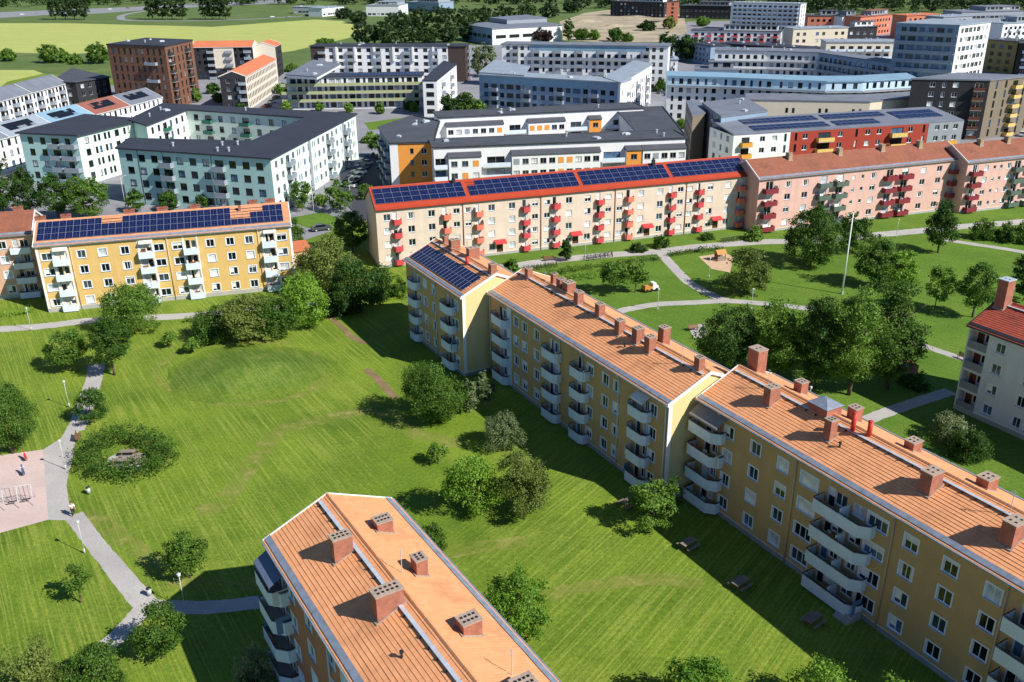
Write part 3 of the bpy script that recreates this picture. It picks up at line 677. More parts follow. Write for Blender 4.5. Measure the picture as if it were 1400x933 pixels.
# city paving behind the long rows, field, motorway
CITY = [g(*p) for p in ((-160, 330), (395, 335), (505, 300), (1045, 232), (1500, 200), (1700, 60), (1600, 14), (940, 30), (900, 62), (640, 62), (430, 95), (300, 100), (200, 112), (-160, 150))]
sheet('city_paving', CITY, 'asphalt', .006)
sheet('far_ground', [g(*p) for p in ((-900, 75), (640, 62), (940, 62), (2300, 40), (2300, -45), (-900, -45))], 'rough_grass', .003)
sheet('crop_field', [g(*p) for p in ((-300, 46), (0, 32), (90, 32), (290, 37), (430, 27), (468, 29), (500, 40), (478, 52), (400, 70), (385, 72), (140, 72), (100, 74), (0, 72), (-300, 90))], 'crop_yellow', .02)
sheet('crop_field', [g(*p) for p in ((-300, 118), (0, 96), (45, 96), (60, 101), (10, 112), (0, 120), (-300, 150))], 'crop_yellow', .03)
sheet('rough_ground', [g(*p) for p in ((-400, 100), (0, 72), (140, 72), (385, 72), (500, 50), (640, 50), (640, 66), (430, 96), (200, 112), (60, 101), (0, 96), (-400, 128))], 'rough_grass', .014)
sheet('motorway', [g(*p) for p in ((-300, 33), (0, 25), (60, 21), (130, 19), (200, 14), (270, 10), (400, 4), (400, -1), (270, 5), (200, 9), (0, 17), (-300, 24))], 'motorway', .04)
ribbon('slip_road', [(200, 15), (172, 20), (165, 24), (175, 28), (240, 29), (330, 27), (420, 22), (520, 14)], 7, 'motorway', .05)
mat('spoil', '#a0947c', 0.95, 0.35, 0.06, 0.5, 2, fine=0.25)
sheet('bare_earth', [g(*p) for p in ((765, 30), (800, 18), (830, 14), (900, 12), (935, 22), (940, 45), (900, 58), (820, 58), (770, 55))], 'spoil', .05)
for k, (x, y, rr, hh_) in enumerate(((885, 22, 26, 5), (840, 36, 14, 2.0), (905, 34, 16, 2.5), (800, 30, 16, 2.2))):
    c = g(x, y); b = MB(); qs = random.Random(k); rows_ = []
    for i in range(6):
        f = i / 5; rows_.append([(rr * f * math.cos(t_) * (1 + .12 * math.sin(3 * t_ + k)), rr * f * math.sin(t_) * .8, hh_ * (1 - f) ** 1.2 + qs.uniform(-.25, .25) * (0 < f < 1) - .1 * (f == 1)) for t_ in [2 * math.pi * j / 20 for j in range(20)]])
    for i in range(5):
        for j in range(20): b.poly([rows_[i][j], rows_[i + 1][j], rows_[i + 1][(j + 1) % 20], rows_[i][(j + 1) % 20]])
    tag(b.build('spoil_heap', 'spoil', None, (c.x, c.y, 0), smooth=True), None, None, None, 'structure')
# ================================================================== yellow terrace in three steps
U = math.radians(-60.45); ZE = 11.9; RISE = 2.45; DEP = 10.5; OV = 0.35
uv = Vector((math.cos(U), math.sin(U))); vv = Vector((-math.sin(U), math.cos(U)))
ROWS = [1.75, 4.52, 7.29, 10.06]; FLOORS = [r - 1.3 for r in ROWS]
def slab_block(name, label, e0, e1, ang, ze, rise, dep, wallmat, gablemat, tile, L=None, ov=OV, ovx=.12, **kw):
    p, q = g(*e0, ze), g(*e1, ze); d = Vector((math.cos(ang), math.sin(ang))); n = Vector((-d.y, d.x))
    vw = (Vector((p.x, p.y)).dot(n) + Vector((q.x, q.y)).dot(n)) / 2 + ov; u0 = Vector((p.x, p.y)).dot(d); u1 = Vector((q.x, q.y)).dot(d)
    o = d * u0 + n * vw; L = L or (u1 - u0); B = Bld(name, label, o)
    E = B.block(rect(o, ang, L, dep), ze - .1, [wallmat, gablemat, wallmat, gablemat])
    s = rise / (dep / 2 + ov)
    for i in (1, 3): E[i].apex = (.5, ze + rise - .12); 
    R = gable_roof(B, o, ang, L, dep, ze, ze + rise, ov, ovx, tile, **kw)
    return B, E, R
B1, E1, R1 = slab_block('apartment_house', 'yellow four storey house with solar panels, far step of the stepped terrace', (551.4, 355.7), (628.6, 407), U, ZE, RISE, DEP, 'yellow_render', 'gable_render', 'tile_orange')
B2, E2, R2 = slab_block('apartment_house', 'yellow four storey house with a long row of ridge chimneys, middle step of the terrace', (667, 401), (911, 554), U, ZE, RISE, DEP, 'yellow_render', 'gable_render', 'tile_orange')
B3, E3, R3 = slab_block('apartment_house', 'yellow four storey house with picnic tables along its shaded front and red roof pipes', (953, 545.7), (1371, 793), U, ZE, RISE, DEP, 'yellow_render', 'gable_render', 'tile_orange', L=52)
def col(E, pxy, w=1.25, h=1.35, rows=ROWS, style='trim', gw=GW_NEAR):
    t = E.px(*pxy)[0]
    for z in rows: E.win(t, z, w, h, style, gw=gw)
def colt(E, t, w=1.25, h=1.35, rows=ROWS, style='trim', gw=GW_NEAR):
    for z in rows: E.win(t, z, w, h, style, gw=gw)
def balc_stack(E, t, w, d, kind, pm='balcony_white', floors=FLOORS, ph=1.0, door=True, fancy=True, pier=True):
    for z in floors:
        E.balcony(t, z, w, d, kind, pm, ph, fancy)
        if door:
            E.win(t - w * .16, z + 1.1, .85, 2.1, 'far', gw=GW_NEAR, mull=False); 
            if w > 1.8: E.win(t + w * .24, z + 1.35, min(1.3, w * .3), 1.3, 'far', gw=GW_NEAR)
# house with picnic tables (nearest of the terrace)
F3 = E3[0]
for p in ((993.6, 627), (1029.3, 650), (1065.7, 675), (1245, 746), (1298.6, 780), (1357, 816)): col(F3, p)
col(F3, (1101, 697), 2.0, 1.35); col(F3, (1199, 721), 2.0, 1.35)
for p in ((985, 575), (1085, 665), (1222, 720), (1376, 816)): F3.pipe(F3.px(*p, .1)[0])
tl, tr = F3.px(1111, 688, 1.35)[0], F3.px(1184, 722, 1.35)[0]; tm, tw = (tl + tr) / 2, tr - tl
def double_stack(E, tm, tw):
    for z in FLOORS:
        o = E.balcony(tm, z, tw, 1.35, 'cham', 'balcony_white', 1.0)
        dv = MB(); dv.box(-.05, .05, -1.25, -.05, 0, 1.5); dv.build('divider', 'balcony_white', o)
        for sx in (-1, 1):
            E.win(tm + sx * tw * .36, z + 1.1, .85, 2.1, 'far', gw=GW_NEAR, mull=False); E.win(tm + sx * tw * .17, z + 1.35, 1.3, 1.3, 'far', gw=GW_NEAR)
    for sx in (-1, 1):
        m = MB(); m.box(-.12, .12, -1.1, -.02, .2, 11.6); m.build('balcony_post', 'balcony_white', E.b.root, E.loc(tm + sx * (tw / 2 - .2), 0), E.ang) if False else None
double_stack(F3, tm, tw)
t0 = F3.px(941, 585, 1.3)[0]; t1 = F3.px(979, 601, 1.3)[0]
for z in FLOORS:
    F3.balcony((t0 + t1) / 2, z, t1 - t0, 1.3, 'cham', 'balcony_white', 1.0); F3.win((t0 + t1) / 2 - .5, z + 1.1, .9, 2.1, 'far', mull=False); F3.win((t0 + t1) / 2 + .7, z + 1.35, 1.1, 1.3, 'far')
F3.awning((t0 + t1) / 2, 11.5, t1 - t0, 1.35, 'awning_grey', .9)
tb = F3.px(1376, 816)[0]
double_stack(F3, tb + 3.9, 6.2); colt(F3, tb + 8.4, 2.0)
for k in range(5): colt(F3, tb + 12 + 3.75 * k)
F3.plinth()
# middle house
F2 = E2[0]
for p in ((706, 443), (717.5, 449), (734, 460), (807, 510), (828, 524), (893, 567)): col(F2, p, 1.15)
for p in ((690.5, 437), (761, 480), (843, 534)): col(F2, p, .95)
for a, c in (((667, 437), (687, 445)), ((735, 478), (757, 487)), ((773, 505), (795, 512)), ((851, 571), (879, 580))):
    t0, t1 = F2.px(*a, 1.2)[0], F2.px(*c, 1.2)[0]
    balc_stack(F2, (t0 + t1) / 2, (t1 - t0) * .94, 1.02, 'bow')
F2.awning((t0 + t1) / 2 + .2, 11.3, 2.2, 1.0, 'awning_white', .45)
ta = F2.px(694, 430)[0]; F2.panel(ta, ta + 1.1, .3, 11.7, 'balcony_white', .12, 'white_pilaster')
for p in ((765, 475), (796, 490), (846, 525)): F2.pipe(F2.px(*p, .1)[0], 'pipe_white')
F2.pipe(.12, 'pipe_white'); F2.pipe(F2.L - .3, 'pipe_white'); F2.plinth()
# far house
F1 = E1[0]
for p in ((573, 382), (581, 387), (593, 394), (624, 418)): col(F1, p, 1.05)
t0, t1 = F1.px(551, 391, 1.2)[0], F1.px(567, 395, 1.2)[0]; balc_stack(F1, max(1.6, (t0 + t1) / 2), 2.8, 1.02, 'bow')
t0, t1 = F1.px(593, 417, 1.2)[0], F1.px(617, 425, 1.2)[0]; balc_stack(F1, (t0 + t1) / 2, min(3.5, t1 - t0), 1.02, 'bow')
F1.pipe(F1.px(596, 393)[0] - .2, 'pipe_white'); F1.plinth()
for E in (E1, E2):
    gb = E[1]; gb.panel(-.02, .45, 0, 11.6, 'white_paint', .05, 'corner_strip'); gb.plinth(.5)
for E in (E1, E2, E3): E[2].plinth(.5)
for i in range(12): colt(E3[2], 3 + 3.9 * i, gw=GW_SUN)
for i in range(9): colt(E2[2], 3 + 3.9 * i, gw=GW_SUN)
# chimneys of the terrace (pixel at the base of the near corner)
def chim_px(B, R, pts):
    for x, y, w, l, h, *rest in pts:
        lx, ly, _ = R['plane'](x, y); chimney(B, R, lx - w / 2 + .1, ly + l / 2, w, l, h, *rest)
chim_px(B1, R1, [(617, 346, .9, 1.5, 1.5), (641, 352, .9, 1.7, 1.6), (671, 377, .8, .9, 1.3)])
chim_px(B2, R2, [(721, 383, .8, .8, 1.3), (765, 395, .9, .9, 1.4), (775, 402, 1.2, 1.3, 1.5), (789, 419, .9, .9, 1.5), (818, 436, .9, .9, 1.5), (845, 460, .9, .9, 1.6), (869, 472, .9, 1.1, 1.6), (886, 485, .9, 1.0, 1.7), (954, 510, .8, .8, 1.4)])
chim_px(B3, R3, [(1050, 558, .9, 1.4, 1.7), (1132, 605, .8, .9, 1.9), (1268, 680, 1.1, 1.5, 1.7), (1380, 752, 1.1, 1.6, 1.7)])
def chim_back(B, R, lx, ly, w, l, h, *rest): chimney(B, R, lx, ly, w, l, h, *rest)
def ridge_px(R, x, y, ly):
    """local x of a pixel that lies on the roof at local depth ly"""
    z = R['zat'](ly); p = g(x, y, z); return math.cos(R['ang']) * (p.x - R['p'][0]) + math.sin(R['ang']) * (p.y - R['p'][1])
chimney(B3, R3, ridge_px(R3, 1018, 512, 6.8), 6.9, 1.5, 1.3, 2.6, 'brick_red', 'mortar_cap', 2)
for x, y, w, l, h in ((1087, 540, 1.0, 1.0, 1.3), (1154, 580, 1.0, 1.0, 1.4), (1237, 620, 1.0, 1.2, 1.0), (1338, 672, 1.1, 1.4, 1.1)): chimney(B3, R3, ridge_px(R3, x, y, 7.4), 7.4, w, l, h)
chimney(B2, R2, ridge_px(R2, 778, 385, 6.2), 6.2, .7, .7, 1.5); chimney(B2, R2, ridge_px(R2, 908, 470, 6.3), 6.3, 1.0, 1.0, 2.0)
chimney(B1, R1, ridge_px(R1, 600, 335, 5.6), 5.6, .7, .7, 1.2)
def roof_pipe(B, R, x, y, ly, h, r):
    m = MB(); m.tube((0, 0, -.3), (0, 0, h), r, n=14); m.tube((0, 0, h), (0, 0, h + .06), r * 1.12, n=14)
    lx = ridge_px(R, x, y, ly); ca, sa = math.cos(R['ang']), math.sin(R['ang'])
    m.build('vent_pipe', 'red_paint', B.root, (R['lp'][0] + ca * lx - sa * ly, R['lp'][1] + sa * lx + ca * ly, R['zat'](ly)), 0, True)
roof_pipe(B3, R3, 1143, 598, 4.6, 1.9, .22); roof_pipe(B3, R3, 1176, 600, 5.0, 1.4, .22); roof_pipe(B1, R1, 640, 362, 4.2, 1.1, .25)
# roof hatch house on the nearest terrace house
lx = ridge_px(R3, 1100, 570, 5.3); ca, sa = math.cos(U), math.sin(U); zz = R3['zat'](5.25)
m = MB(); m.box(-1.1, 1.1, -1.0, 1.0, -1, .75, 0); m.hexa([(-1.25, -1.15, .75), (1.25, -1.15, .75), (1.25, 1.15, .75), (-1.25, 1.15, .75)], [(-.15, -.1, 1.25), (.15, -.1, 1.25), (.15, .1, 1.25), (-.15, .1, 1.25)], 1)
m.build('roof_hatch_house', ['brick_red', 'gutter_metal'], B3.root, (R3['lp'][0] + ca * lx - sa * 5.3, R3['lp'][1] + sa * lx + ca * 5.3, zz - .05), U)
# solar panels on the far house
x0, y0, _ = R1['plane'](561, 352); x1, y1, _ = R1['plane'](636, 397)
solar_array(R1, B1, 'blue solar array of two long rows on the far step of the yellow terrace', .5, .55, int((R1['L'] - 1.0) / .97), 2, .92, 1.62)
# ================================================================== nearest house with the terracotta wall
UD = math.radians(-58.4)
B4, E4, R4 = slab_block('apartment_house', 'terracotta walled house with orange roof and flue-capped chimneys, alone on the lawn', (355.7, 742.9), (497, 951), UD, ZE, RISE, 10.6, 'terracotta_render', 'terracotta_render', 'tile_orange', L=46)
F4 = E4[0]
for p in ((398.8, 817.5), (422, 853), (452, 893)): col(F4, p, 1.2)
tt = F4.px(470, 917)[0]
for k in range(6): colt(F4, tt + 3.2 * k)
for z in FLOORS:
    F4.balcony(2.3, z, 4.0, 1.4, 'cham', 'balcony_white', 1.0); F4.win(1.6, z + 1.1, .9, 2.1, 'far', mull=False); F4.win(3.2, z + 1.35, 1.2, 1.3, 'far')
F4.awning(2.3, 11.5, 3.9, 1.4, 'awning_blue', .8)
for p in ((387, 790), (449, 890)): F4.pipe(F4.px(*p)[0], 'pipe_white')
F4.plinth(); E4[3].plinth(); E4[2].plinth()
for i in range(10): colt(E4[2], 3 + 3.9 * i, gw=GW_SUN)
chim_px(B4, R4, [(458, 772, .95, 1.5, 1.7, 'brick_red', 'mortar_cap', 8), (516, 853, 1.0, 2.0, 1.7, 'brick_red', 'mortar_cap', 10)])
for x, y, w, l, h, fl in ((514, 728, 1.1, 1.3, 1.0, 8), (566, 787, 1.0, .9, 1.4, 6), (628, 870, 1.1, 1.4, 1.1, 8), (700, 960, 1.1, 1.4, 1.1, 8)): chimney(B4, R4, ridge_px(R4, x, y, 7.6), 7.6, w, l, h, 'brick_red', 'mortar_cap', fl)
# ================================================================== bright yellow house with solar roof (left)
def edge_dir(a, b, z): p, q = g(*a, z), g(*b, z); return math.atan2(q.y - p.y, q.x - p.x)
ZL = 11.5; AE = edge_dir((46, 338), (397, 309), ZL); ROWL = [1.6, 4.25, 6.9, 9.55]; FLL = [r - 1.25 for r in ROWL]
B5, E5, R5 = slab_block('apartment_house', 'bright yellow four storey house with a wide blue solar roof', (46, 338), (397, 309), AE, ZL, 2.7, 10.8, 'bright_yellow_render', 'bright_yellow_render', 'tile_salmon', walk=False)
F5 = E5[0]
for p in ((110, 342), (139.2, 339.5), (169.7, 337.5), (286.4, 326.4), (313.6, 324.3), (339.6, 323)): col(F5, p, 1.25, 1.3, ROWL, gw=GW_SUN)
for p in ((62.5, 345), (216, 332), (241.5, 329), (384, 319)): col(F5, p, 1.6, 1.2, ROWL, gw=GW_SUN)
for p, wh in (((82.5, 356), 1), ((199, 346), 1), ((260.5, 340), 1), ((368, 334), 1)):
    t = F5.px(*p, .8)[0]
    for i, z in enumerate(FLL):
        F5.balcony(t, z, 2.3, 1.0, 'box', 'balcony_white', .95, False); F5.win(t - .45, z + 1.1, .8, 2.05, 'far', gw=GW_SUN, mull=False); F5.win(t + .5, z + 1.35, .85, 1.3, 'far', gw=GW_SUN, mull=False)
    F5.panel(t - 1.25, t - .92, .9, 11.2, 'offwhite', .03); F5.panel(t + 1.0, t + 1.25, .9, 11.2, 'offwhite', .03)
for p in ((94.5, 337), (226.8, 325), (352, 318)): F5.pipe(F5.px(*p)[0], 'pipe_beige')
F5.awning(F5.px(82, 340)[0], 11.1, 2.3, .7, 'awning_white', .35); F5.awning(F5.px(199, 330)[0], 11.1, 2.2, .7, 'awning_white', .35); F5.awning(F5.px(368, 314)[0], 11.1, 2.2, .6, 'awning_white', .35)
for e in (0, 1): E5[e].panel(-.02 if e else 0.0, .35, .6, 11.2, 'white_paint', .05, 'corner_strip')
F5.panel(F5.L - .35, F5.L, .6, 11.2, 'white_paint', .05, 'corner_strip'); F5.plinth(.7, 'concrete'); E5[1].plinth(.7, 'concrete')
col(E5[1], (401, 330), 1.0, 1.2, ROWL) if False else None
pw, ph_ = 1.05, 1.5; nc = int((R5['L'] - .5) / (pw + .04))
def keep5(c, r):
    f = c / nc
    if r == 2 and .235 < f < .32: return False
    if f > .775 and f < .85 and r >= 1: return False
    if f >= .85 and f < .905 and r == 2: return False
    return True
solar_array(R5, B5, 'very wide blue solar array of three rows covering the bright yellow house roof', .3, .75, nc, 3, pw, ph_, keep5, .04)
for x, y, w in ((64, 291, 1.6), (97, 290, 1.5), (181, 284, 1.7), (224.5, 283, 1.7), (268, 281, 1.7), (346, 275, 1.5), (369, 274, 1.7)): chimney(B5, R5, ridge_px(R5, x, y + 3, 6.6), 6.6, w, .8, 1.0, 'brick_red', 'brick_red', 2)
lx, ly, _ = R5['plane'](328, 289); chimney(B5, R5, lx, ly, .45, .45, .9, 'brick_red', 'mortar_cap', 2)
lx, ly, _ = R5['plane'](146, 291); m = MB(); m.box(-.55, .55, -.4, .4, 0, .18); m.box(-.45, .45, -.3, .3, .18, .2, 1)
ca, sa = math.cos(AE), math.sin(AE); m.build('roof_window', ['gutter_metal', 'glass_pale'], B5.root, (R5['lp'][0] + ca * lx - sa * ly, R5['lp'][1] + sa * lx + ca * ly, R5['zat'](ly) + .05), AE)
# peach neighbour at the left edge
B6, E6, R6 = slab_block('apartment_house', 'peach walled house with wide white balconies next to the bright yellow house', (-150, 336), (42, 320), AE, ZL - .3, 2.7, 10.8, 'peach_render', 'peach_render', 'tile_brown', walk=False)
F6 = E6[0]
for p, w in (((31, 357), 3.1), ((-60, 362), 3.1)):
    t = F6.px(*p, 1.0)[0]
    for z in FLL: F6.balcony(t, z, w, 1.2, 'box', 'balcony_white', .85, True); F6.win(t - .8, z + 1.1, .85, 2.05, 'far', gw=GW_SUN, mull=False); F6.win(t + .55, z + 1.3, 1.4, 1.3, 'far', gw=GW_SUN)
for p in ((5, 347), (-20, 349), (-90, 356), (-120, 360)): col(F6, p, 1.25, 1.3, ROWL, gw=GW_SUN)
F6.plinth(.7, 'concrete'); chimney(B6, R6, ridge_px(R6, 27, 290, 6.6), 6.6, 1.5, .8, 1.0, 'brick_red', 'brick_red', 2)
# ================================================================== long cream house with bright orange solar roof
ZF = 11.2; AF = edge_dir((514, 288), (1028.6, 240), ZF); ROWF = [1.75, 4.35, 6.95, 9.55]; FLF = [r - 1.15 for r in ROWF]
B7, E7, R7 = slab_block('apartment_house', 'long cream house with small red balconies and bright orange solar roof', (514, 288), (1028.6, 240), AF, ZF, 2.9, 10.6, 'cream_render', 'cream_render', 'roof_bright_orange', courses=False, verge='dark_metal', walk=False, gutter='roof_bright_orange')
F7 = E7[0]
for p in ((529, 299), (561.8, 296.4), (590, 293.6), (672, 286.8), (700, 284), (777.9, 275.7), (803.6, 273.6), (876.8, 265.4), (902.9, 263), (971.5, 256), (996, 252.9)): col(F7, p, 1.3, 1.25, ROWF, 'plain', GW_SUN)
for p in ((624, 288), (640, 288), (731.4, 281), (748, 279), (832, 272), (847.5, 268), (930.7, 259.6), (943.6, 259), (1024, 251)): col(F7, p, 1.25, 1.0, ROWF, 'plain', GW_SUN)
for i, p in enumerate(((543.6, 309), (611.4, 302), (655.7, 298), (720, 293), (761.4, 288.6), (821.8, 283), (862, 277.5), (920.4, 271.4), (958.6, 266.8), (1015, 261))):
    t = F7.px(*p, .7)[0]
    for z in FLF: F7.balcony(t, z, 1.75, .95, 'bow', 'balcony_red' if i not in (1, 2, 6, 9) else 'balcony_coral', .85, False); F7.win(t - .3, z + 1.1, .75, 2.0, 'plain', gw=GW_SUN, mull=False)
for p in (632.9, 739.6, 840.7, 937): F7.pipe(F7.px(p, 285)[0], 'pipe_brown')
for p in ((683.6, 346), (786.4, 336), (883.6, 325), (977, 314)):
    t = F7.px(p[0], p[1])[0]; F7.door(t, 1.3, 2.2, 'door_brown'); F7.awning(t, 3.1, 2.3, 1.1, 'red_canopy', .45)
F7.plinth(.5, 'concrete'); E7[3].plinth(.5, 'concrete')
for z in ROWF[:0]: pass
pwF = (F7.L - 3.2) / 44
for i, (c0, n, lab) in enumerate(((0, 10, 'western end'), (10, 13, 'section past the first vent'), (23, 11, 'section before the dark vent'), (34, 10, 'eastern end beside the pink house'))):
    solar_array(R7, B7, 'blue solar array on the bright orange roof, ' + lab, .35 + c0 * pwF + i * .85, .95, n, 3, round(pwF - .05, 3), 1.36, (lambda c, r: not (c == 0 and r == 2)) if i == 1 else (lambda c, r: True), .05)
for x, y, h in ((620, 251, .9), (890, 226, 1.3)):
    lx = ridge_px(R7, x, y, 4.6); m = MB(); m.box(-.3, .3, -.3, .3, -.3, h); m.tube((0, 0, h), (0, 0, h + .35), .22, n=10)
    ca, sa = math.cos(AF), math.sin(AF); m.build('roof_vent', 'dark_metal', B7.root, (R7['lp'][0] + ca * lx - sa * 4.6, R7['lp'][1] + sa * lx + ca * 4.6, R7['zat'](4.6)), AF)
# ================================================================== pink houses
AG = edge_dir((1040, 246), (1318, 218), ZF); ROWG = [1.75, 4.45, 7.15, 9.75]; FLG = [r - 1.15 for r in ROWG]
B8, E8, R8 = slab_block('apartment_house', 'pink house with burgundy and green balconies and brown tile roof', (1040, 246), (1318, 218), AG, ZF + .2, 2.9, 10.6, 'pink_render', 'pink_render', 'tile_brown', walk=False)
F8 = E8[0]
def gb(E, p, w, pm, d=1.2):
    t = E.px(*p, 1.0)[0]
    for z in FLG: E.balcony(t, z, w, d, 'box', pm, .85, False); E.win(t, z + 1.15, min(1.7, w * .6), 1.9, 'plain', gw=GW_SUN)
for p, pm, w in (((1055, 266), 'balcony_burgundy', 3.0), ((1129.6, 256), 'balcony_green', 3.0), ((1152, 253.6), 'balcony_green', 3.0), ((1220, 247), 'balcony_burgundy', 3.0), ((1241, 245.4), 'balcony_burgundy', 3.0), ((1309, 239), 'balcony_burgundy', 3.2)): gb(F8, p, w, pm)
for p in ((1078, 252.6), (1101.5, 251), (1194.6, 240), (1262.9, 234.6), (1284.3, 232.9)): col(F8, p, 1.35, 1.25, ROWG, 'plain', GW_SUN)
for p in ((1167.9, 241.8), (1180, 241)): col(F8, p, .7, .8, ROWG, 'plain', GW_SUN)
F8.plinth(.5, 'concrete'); E8[3].plinth(.5, 'concrete')
B9, E9, R9 = slab_block('apartment_house', 'paler pink house stepping forward at the far end of the pink row', (1326, 223), (1400, 215.3), AG, ZF + .2, 2.9, 10.6, 'pink_render', 'pink_render', 'tile_brown', L=46, walk=False)
F9 = E9[0]
for p, pm, w in (((1336, 244), 'balcony_burgundy', 2.8), ((1394.6, 236), 'balcony_green', 3.0), ((1416, 232), 'balcony_green', 3.0)): gb(F9, p, w, pm)
for p, w, h in (((1348.5, 232), 1.2, 1.25), ((1360, 230), .7, .8), ((1369, 229), .7, .8), ((1380, 228), 1.35, 1.25)): col(F9, p, w, h, ROWG, 'plain', GW_SUN)
for k in range(6): colt(F9, 18 + 3.6 * k, 1.3, 1.25, ROWG, 'plain', GW_SUN)
F9.plinth(.5, 'concrete')
for E, p in ((F8, (1259, 290)), (F9, (1359, 281))): E.door(E.px(*p)[0], 1.2, 2.3, 'door_brown')
for B, R, pts in ((B8, R8, ((1078, 214), (1151, 209), (1211, 204), (1262, 199))), (B9, R9, ((1344, 196), (1384, 193)))):
    for x, y in pts: chimney(B, R, ridge_px(R, x, y + 3, 4.6), 4.6, .9, 1.2, 1.2, 'brick_yellowish', 'mortar_cap', 2)
# ================================================================== white house with red tile roof (right edge)
B10, E10, R10 = slab_block('apartment_house', 'white rendered house with dark red tile roof and corner balconies', (1325, 445), (1400, 474), U, 11.6, 2.4, 10.5, 'white_render', 'white_render', 'tile_red', L=48, verge='dark_metal', gutter='dark_metal', walk=True)
F10 = E10[0]; tc_ = F10.px(1352, 470)[0]
for z in FLOORS:
    if True:
        w = tc_ - .35; F10.hole(tc_ / 2 + .05, z + 1.25, w, 2.35)
        m = MB(); x = w / 2
        m.poly([(-x, 1.4, 0), (x, 1.4, 0), (x, 1.4, 2.35), (-x, 1.4, 2.35)]); m.poly([(-x, 0, 0), (x, 0, 0), (x, 1.4, 0), (-x, 1.4, 0)]); m.poly([(-x, 0, 2.35), (-x, 1.4, 2.35), (x, 1.4, 2.35), (x, 0, 2.35)])
        m.poly([(-x, 0, 0), (-x, 1.4, 0), (-x, 1.4, 2.35), (-x, 0, 2.35)]); m.poly([(x, 0, 0), (x, 0, 2.35), (x, 1.4, 2.35), (x, 1.4, 0)])
        m.box(-x * .8, -x * .1, 1.34, 1.39, .1, 2.1, 1); m.box(x * .1, x * .8, 1.34, 1.39, .8, 2.1, 2)
        o = m.build('loggia', ['offwhite', 'door_brown', 'glass_dark'], B10.root, F10.loc(tc_ / 2 + .05, z + .075), F10.ang)
        m = MB(); m.box(-x, x, -.06, 0.0, -.05, .95); m.build('parapet', 'plinth_grey', o)
for p, w, h in (((1368, 477), 1.2, 1.25),): col(F10, p, w, h)
for k, (dx, w) in enumerate(((5.4, 1.0), (7.3, 1.8), (11, 1.2), (14, 1.2), (17, 1.2))): colt(F10, tc_ + dx, w)
F10.plinth(.6, 'concrete')
lx = ridge_px(R10, 1340, 402, 3.4)
chimney(B10, R10, .9, 4.4, 1.3, 1.5, 3.4, 'brick_red', 'galvanised', 2)
# ================================================================== vegetation
mat('bark', '#5a4c3f', 0.95, 0.25, 2.0, 0.6, 10); mat('bark_pale', '#9a9388', 0.95, 0.25, 2.0, 0.5, 10)
leaf_mat('leaf_mid', '#2f5119', '#76993a'); leaf_mat('leaf_dark', '#1f3b17', '#51752d'); leaf_mat('leaf_light', '#4f7a22', '#86ab3c'); leaf_mat('leaf_olive', '#55682a', '#8a994c'); leaf_mat('leaf_silver', '#5a6c40', '#8f9d70')
leaf_mat('leaf_far', '#21351c', '#3d5728', 0.2); leaf_mat('leaf_purple', '#2c1d1c', '#43302a', .2)
def leaf_cloud(centers, normals, per, spread, size, seed, flat=0.9):
    r = np.random.default_rng(seed); n = len(centers) * per
    c = np.repeat(centers, per, 0) + r.normal(0, 1, (n, 3)) * np.asarray(spread)
    nm = np.repeat(normals, per, 0) + r.normal(0, flat, (n, 3)); nm /= np.linalg.norm(nm, axis=1)[:, None] + 1e-9
    a = np.cross(nm, r.normal(0, 1, (n, 3))); a /= np.linalg.norm(a, axis=1)[:, None] + 1e-9; b = np.cross(nm, a)
    s = r.uniform(.55, 1.25, (n, 1)) * size; a = a * s; b = b * s * r.uniform(.5, .8, (n, 1))
    v = np.stack([c - a, c + b * .9 - a * .1, c + a, c - b * .9 + a * .15], 1).reshape(-1, 3)
    return v
def quads_mesh(name, v, mats, extra=None):
    n = len(v) // 4; me = bpy.data.meshes.new(name); me.vertices.add(len(v)); me.vertices.foreach_set('co', v.astype(np.float32).ravel())
    me.loops.add(4 * n); me.loops.foreach_set('vertex_index', np.arange(4 * n, dtype=np.int32)); me.polygons.add(n)
    me.polygons.foreach_set('loop_start', np.arange(0, 4 * n, 4, dtype=np.int32)); me.polygons.foreach_set('loop_total', np.full(n, 4, np.int32))
    me.update(calc_edges=True); me.validate(); me.materials.append(MATS[mats]); return me
def crown_points(seed, kind, n):
    """clump centres of a unit crown: z 0..1 (bottom..top), radius ~1"""
    r = np.random.default_rng(seed); d = r.normal(0, 1, (n, 3)); d /= np.linalg.norm(d, axis=1)[:, None]
    lobes = r.normal(0, 1, (11, 3)); lobes /= np.linalg.norm(lobes, axis=1)[:, None]; la = r.uniform(.08, .34, 11)
    k = np.max(np.clip(d @ lobes.T - .55, 0, 1) / .45 * la, axis=1)
    rad = (.72 + k) * np.where(r.random(n) < .72, r.uniform(.86, 1.02, n), r.uniform(.35, .86, n))
    p = d * rad[:, None]
    if kind == 'round': z = .5 + p[:, 2] * .5; sc = np.ones(n)
    elif kind == 'oval': z = .5 + p[:, 2] * .52; sc = .95 - .38 * np.clip(z - .45, 0, 1)
    elif kind == 'cone': z = .5 + p[:, 2] * .55; sc = np.clip(1.12 - 1.05 * z, .06, 1.1)
    elif kind == 'spread': z = .45 + p[:, 2] * .45; sc = .75 + .4 * np.clip(z, 0, 1)
    else: z = np.abs(p[:, 2]) * .85 + .06; sc = np.ones(n)          # bush
    q = np.stack([p[:, 0] * sc, p[:, 1] * sc, z], 1); nm = p.copy(); nm[:, 2] = nm[:, 2] + .35
    return q, nm
CR = {}
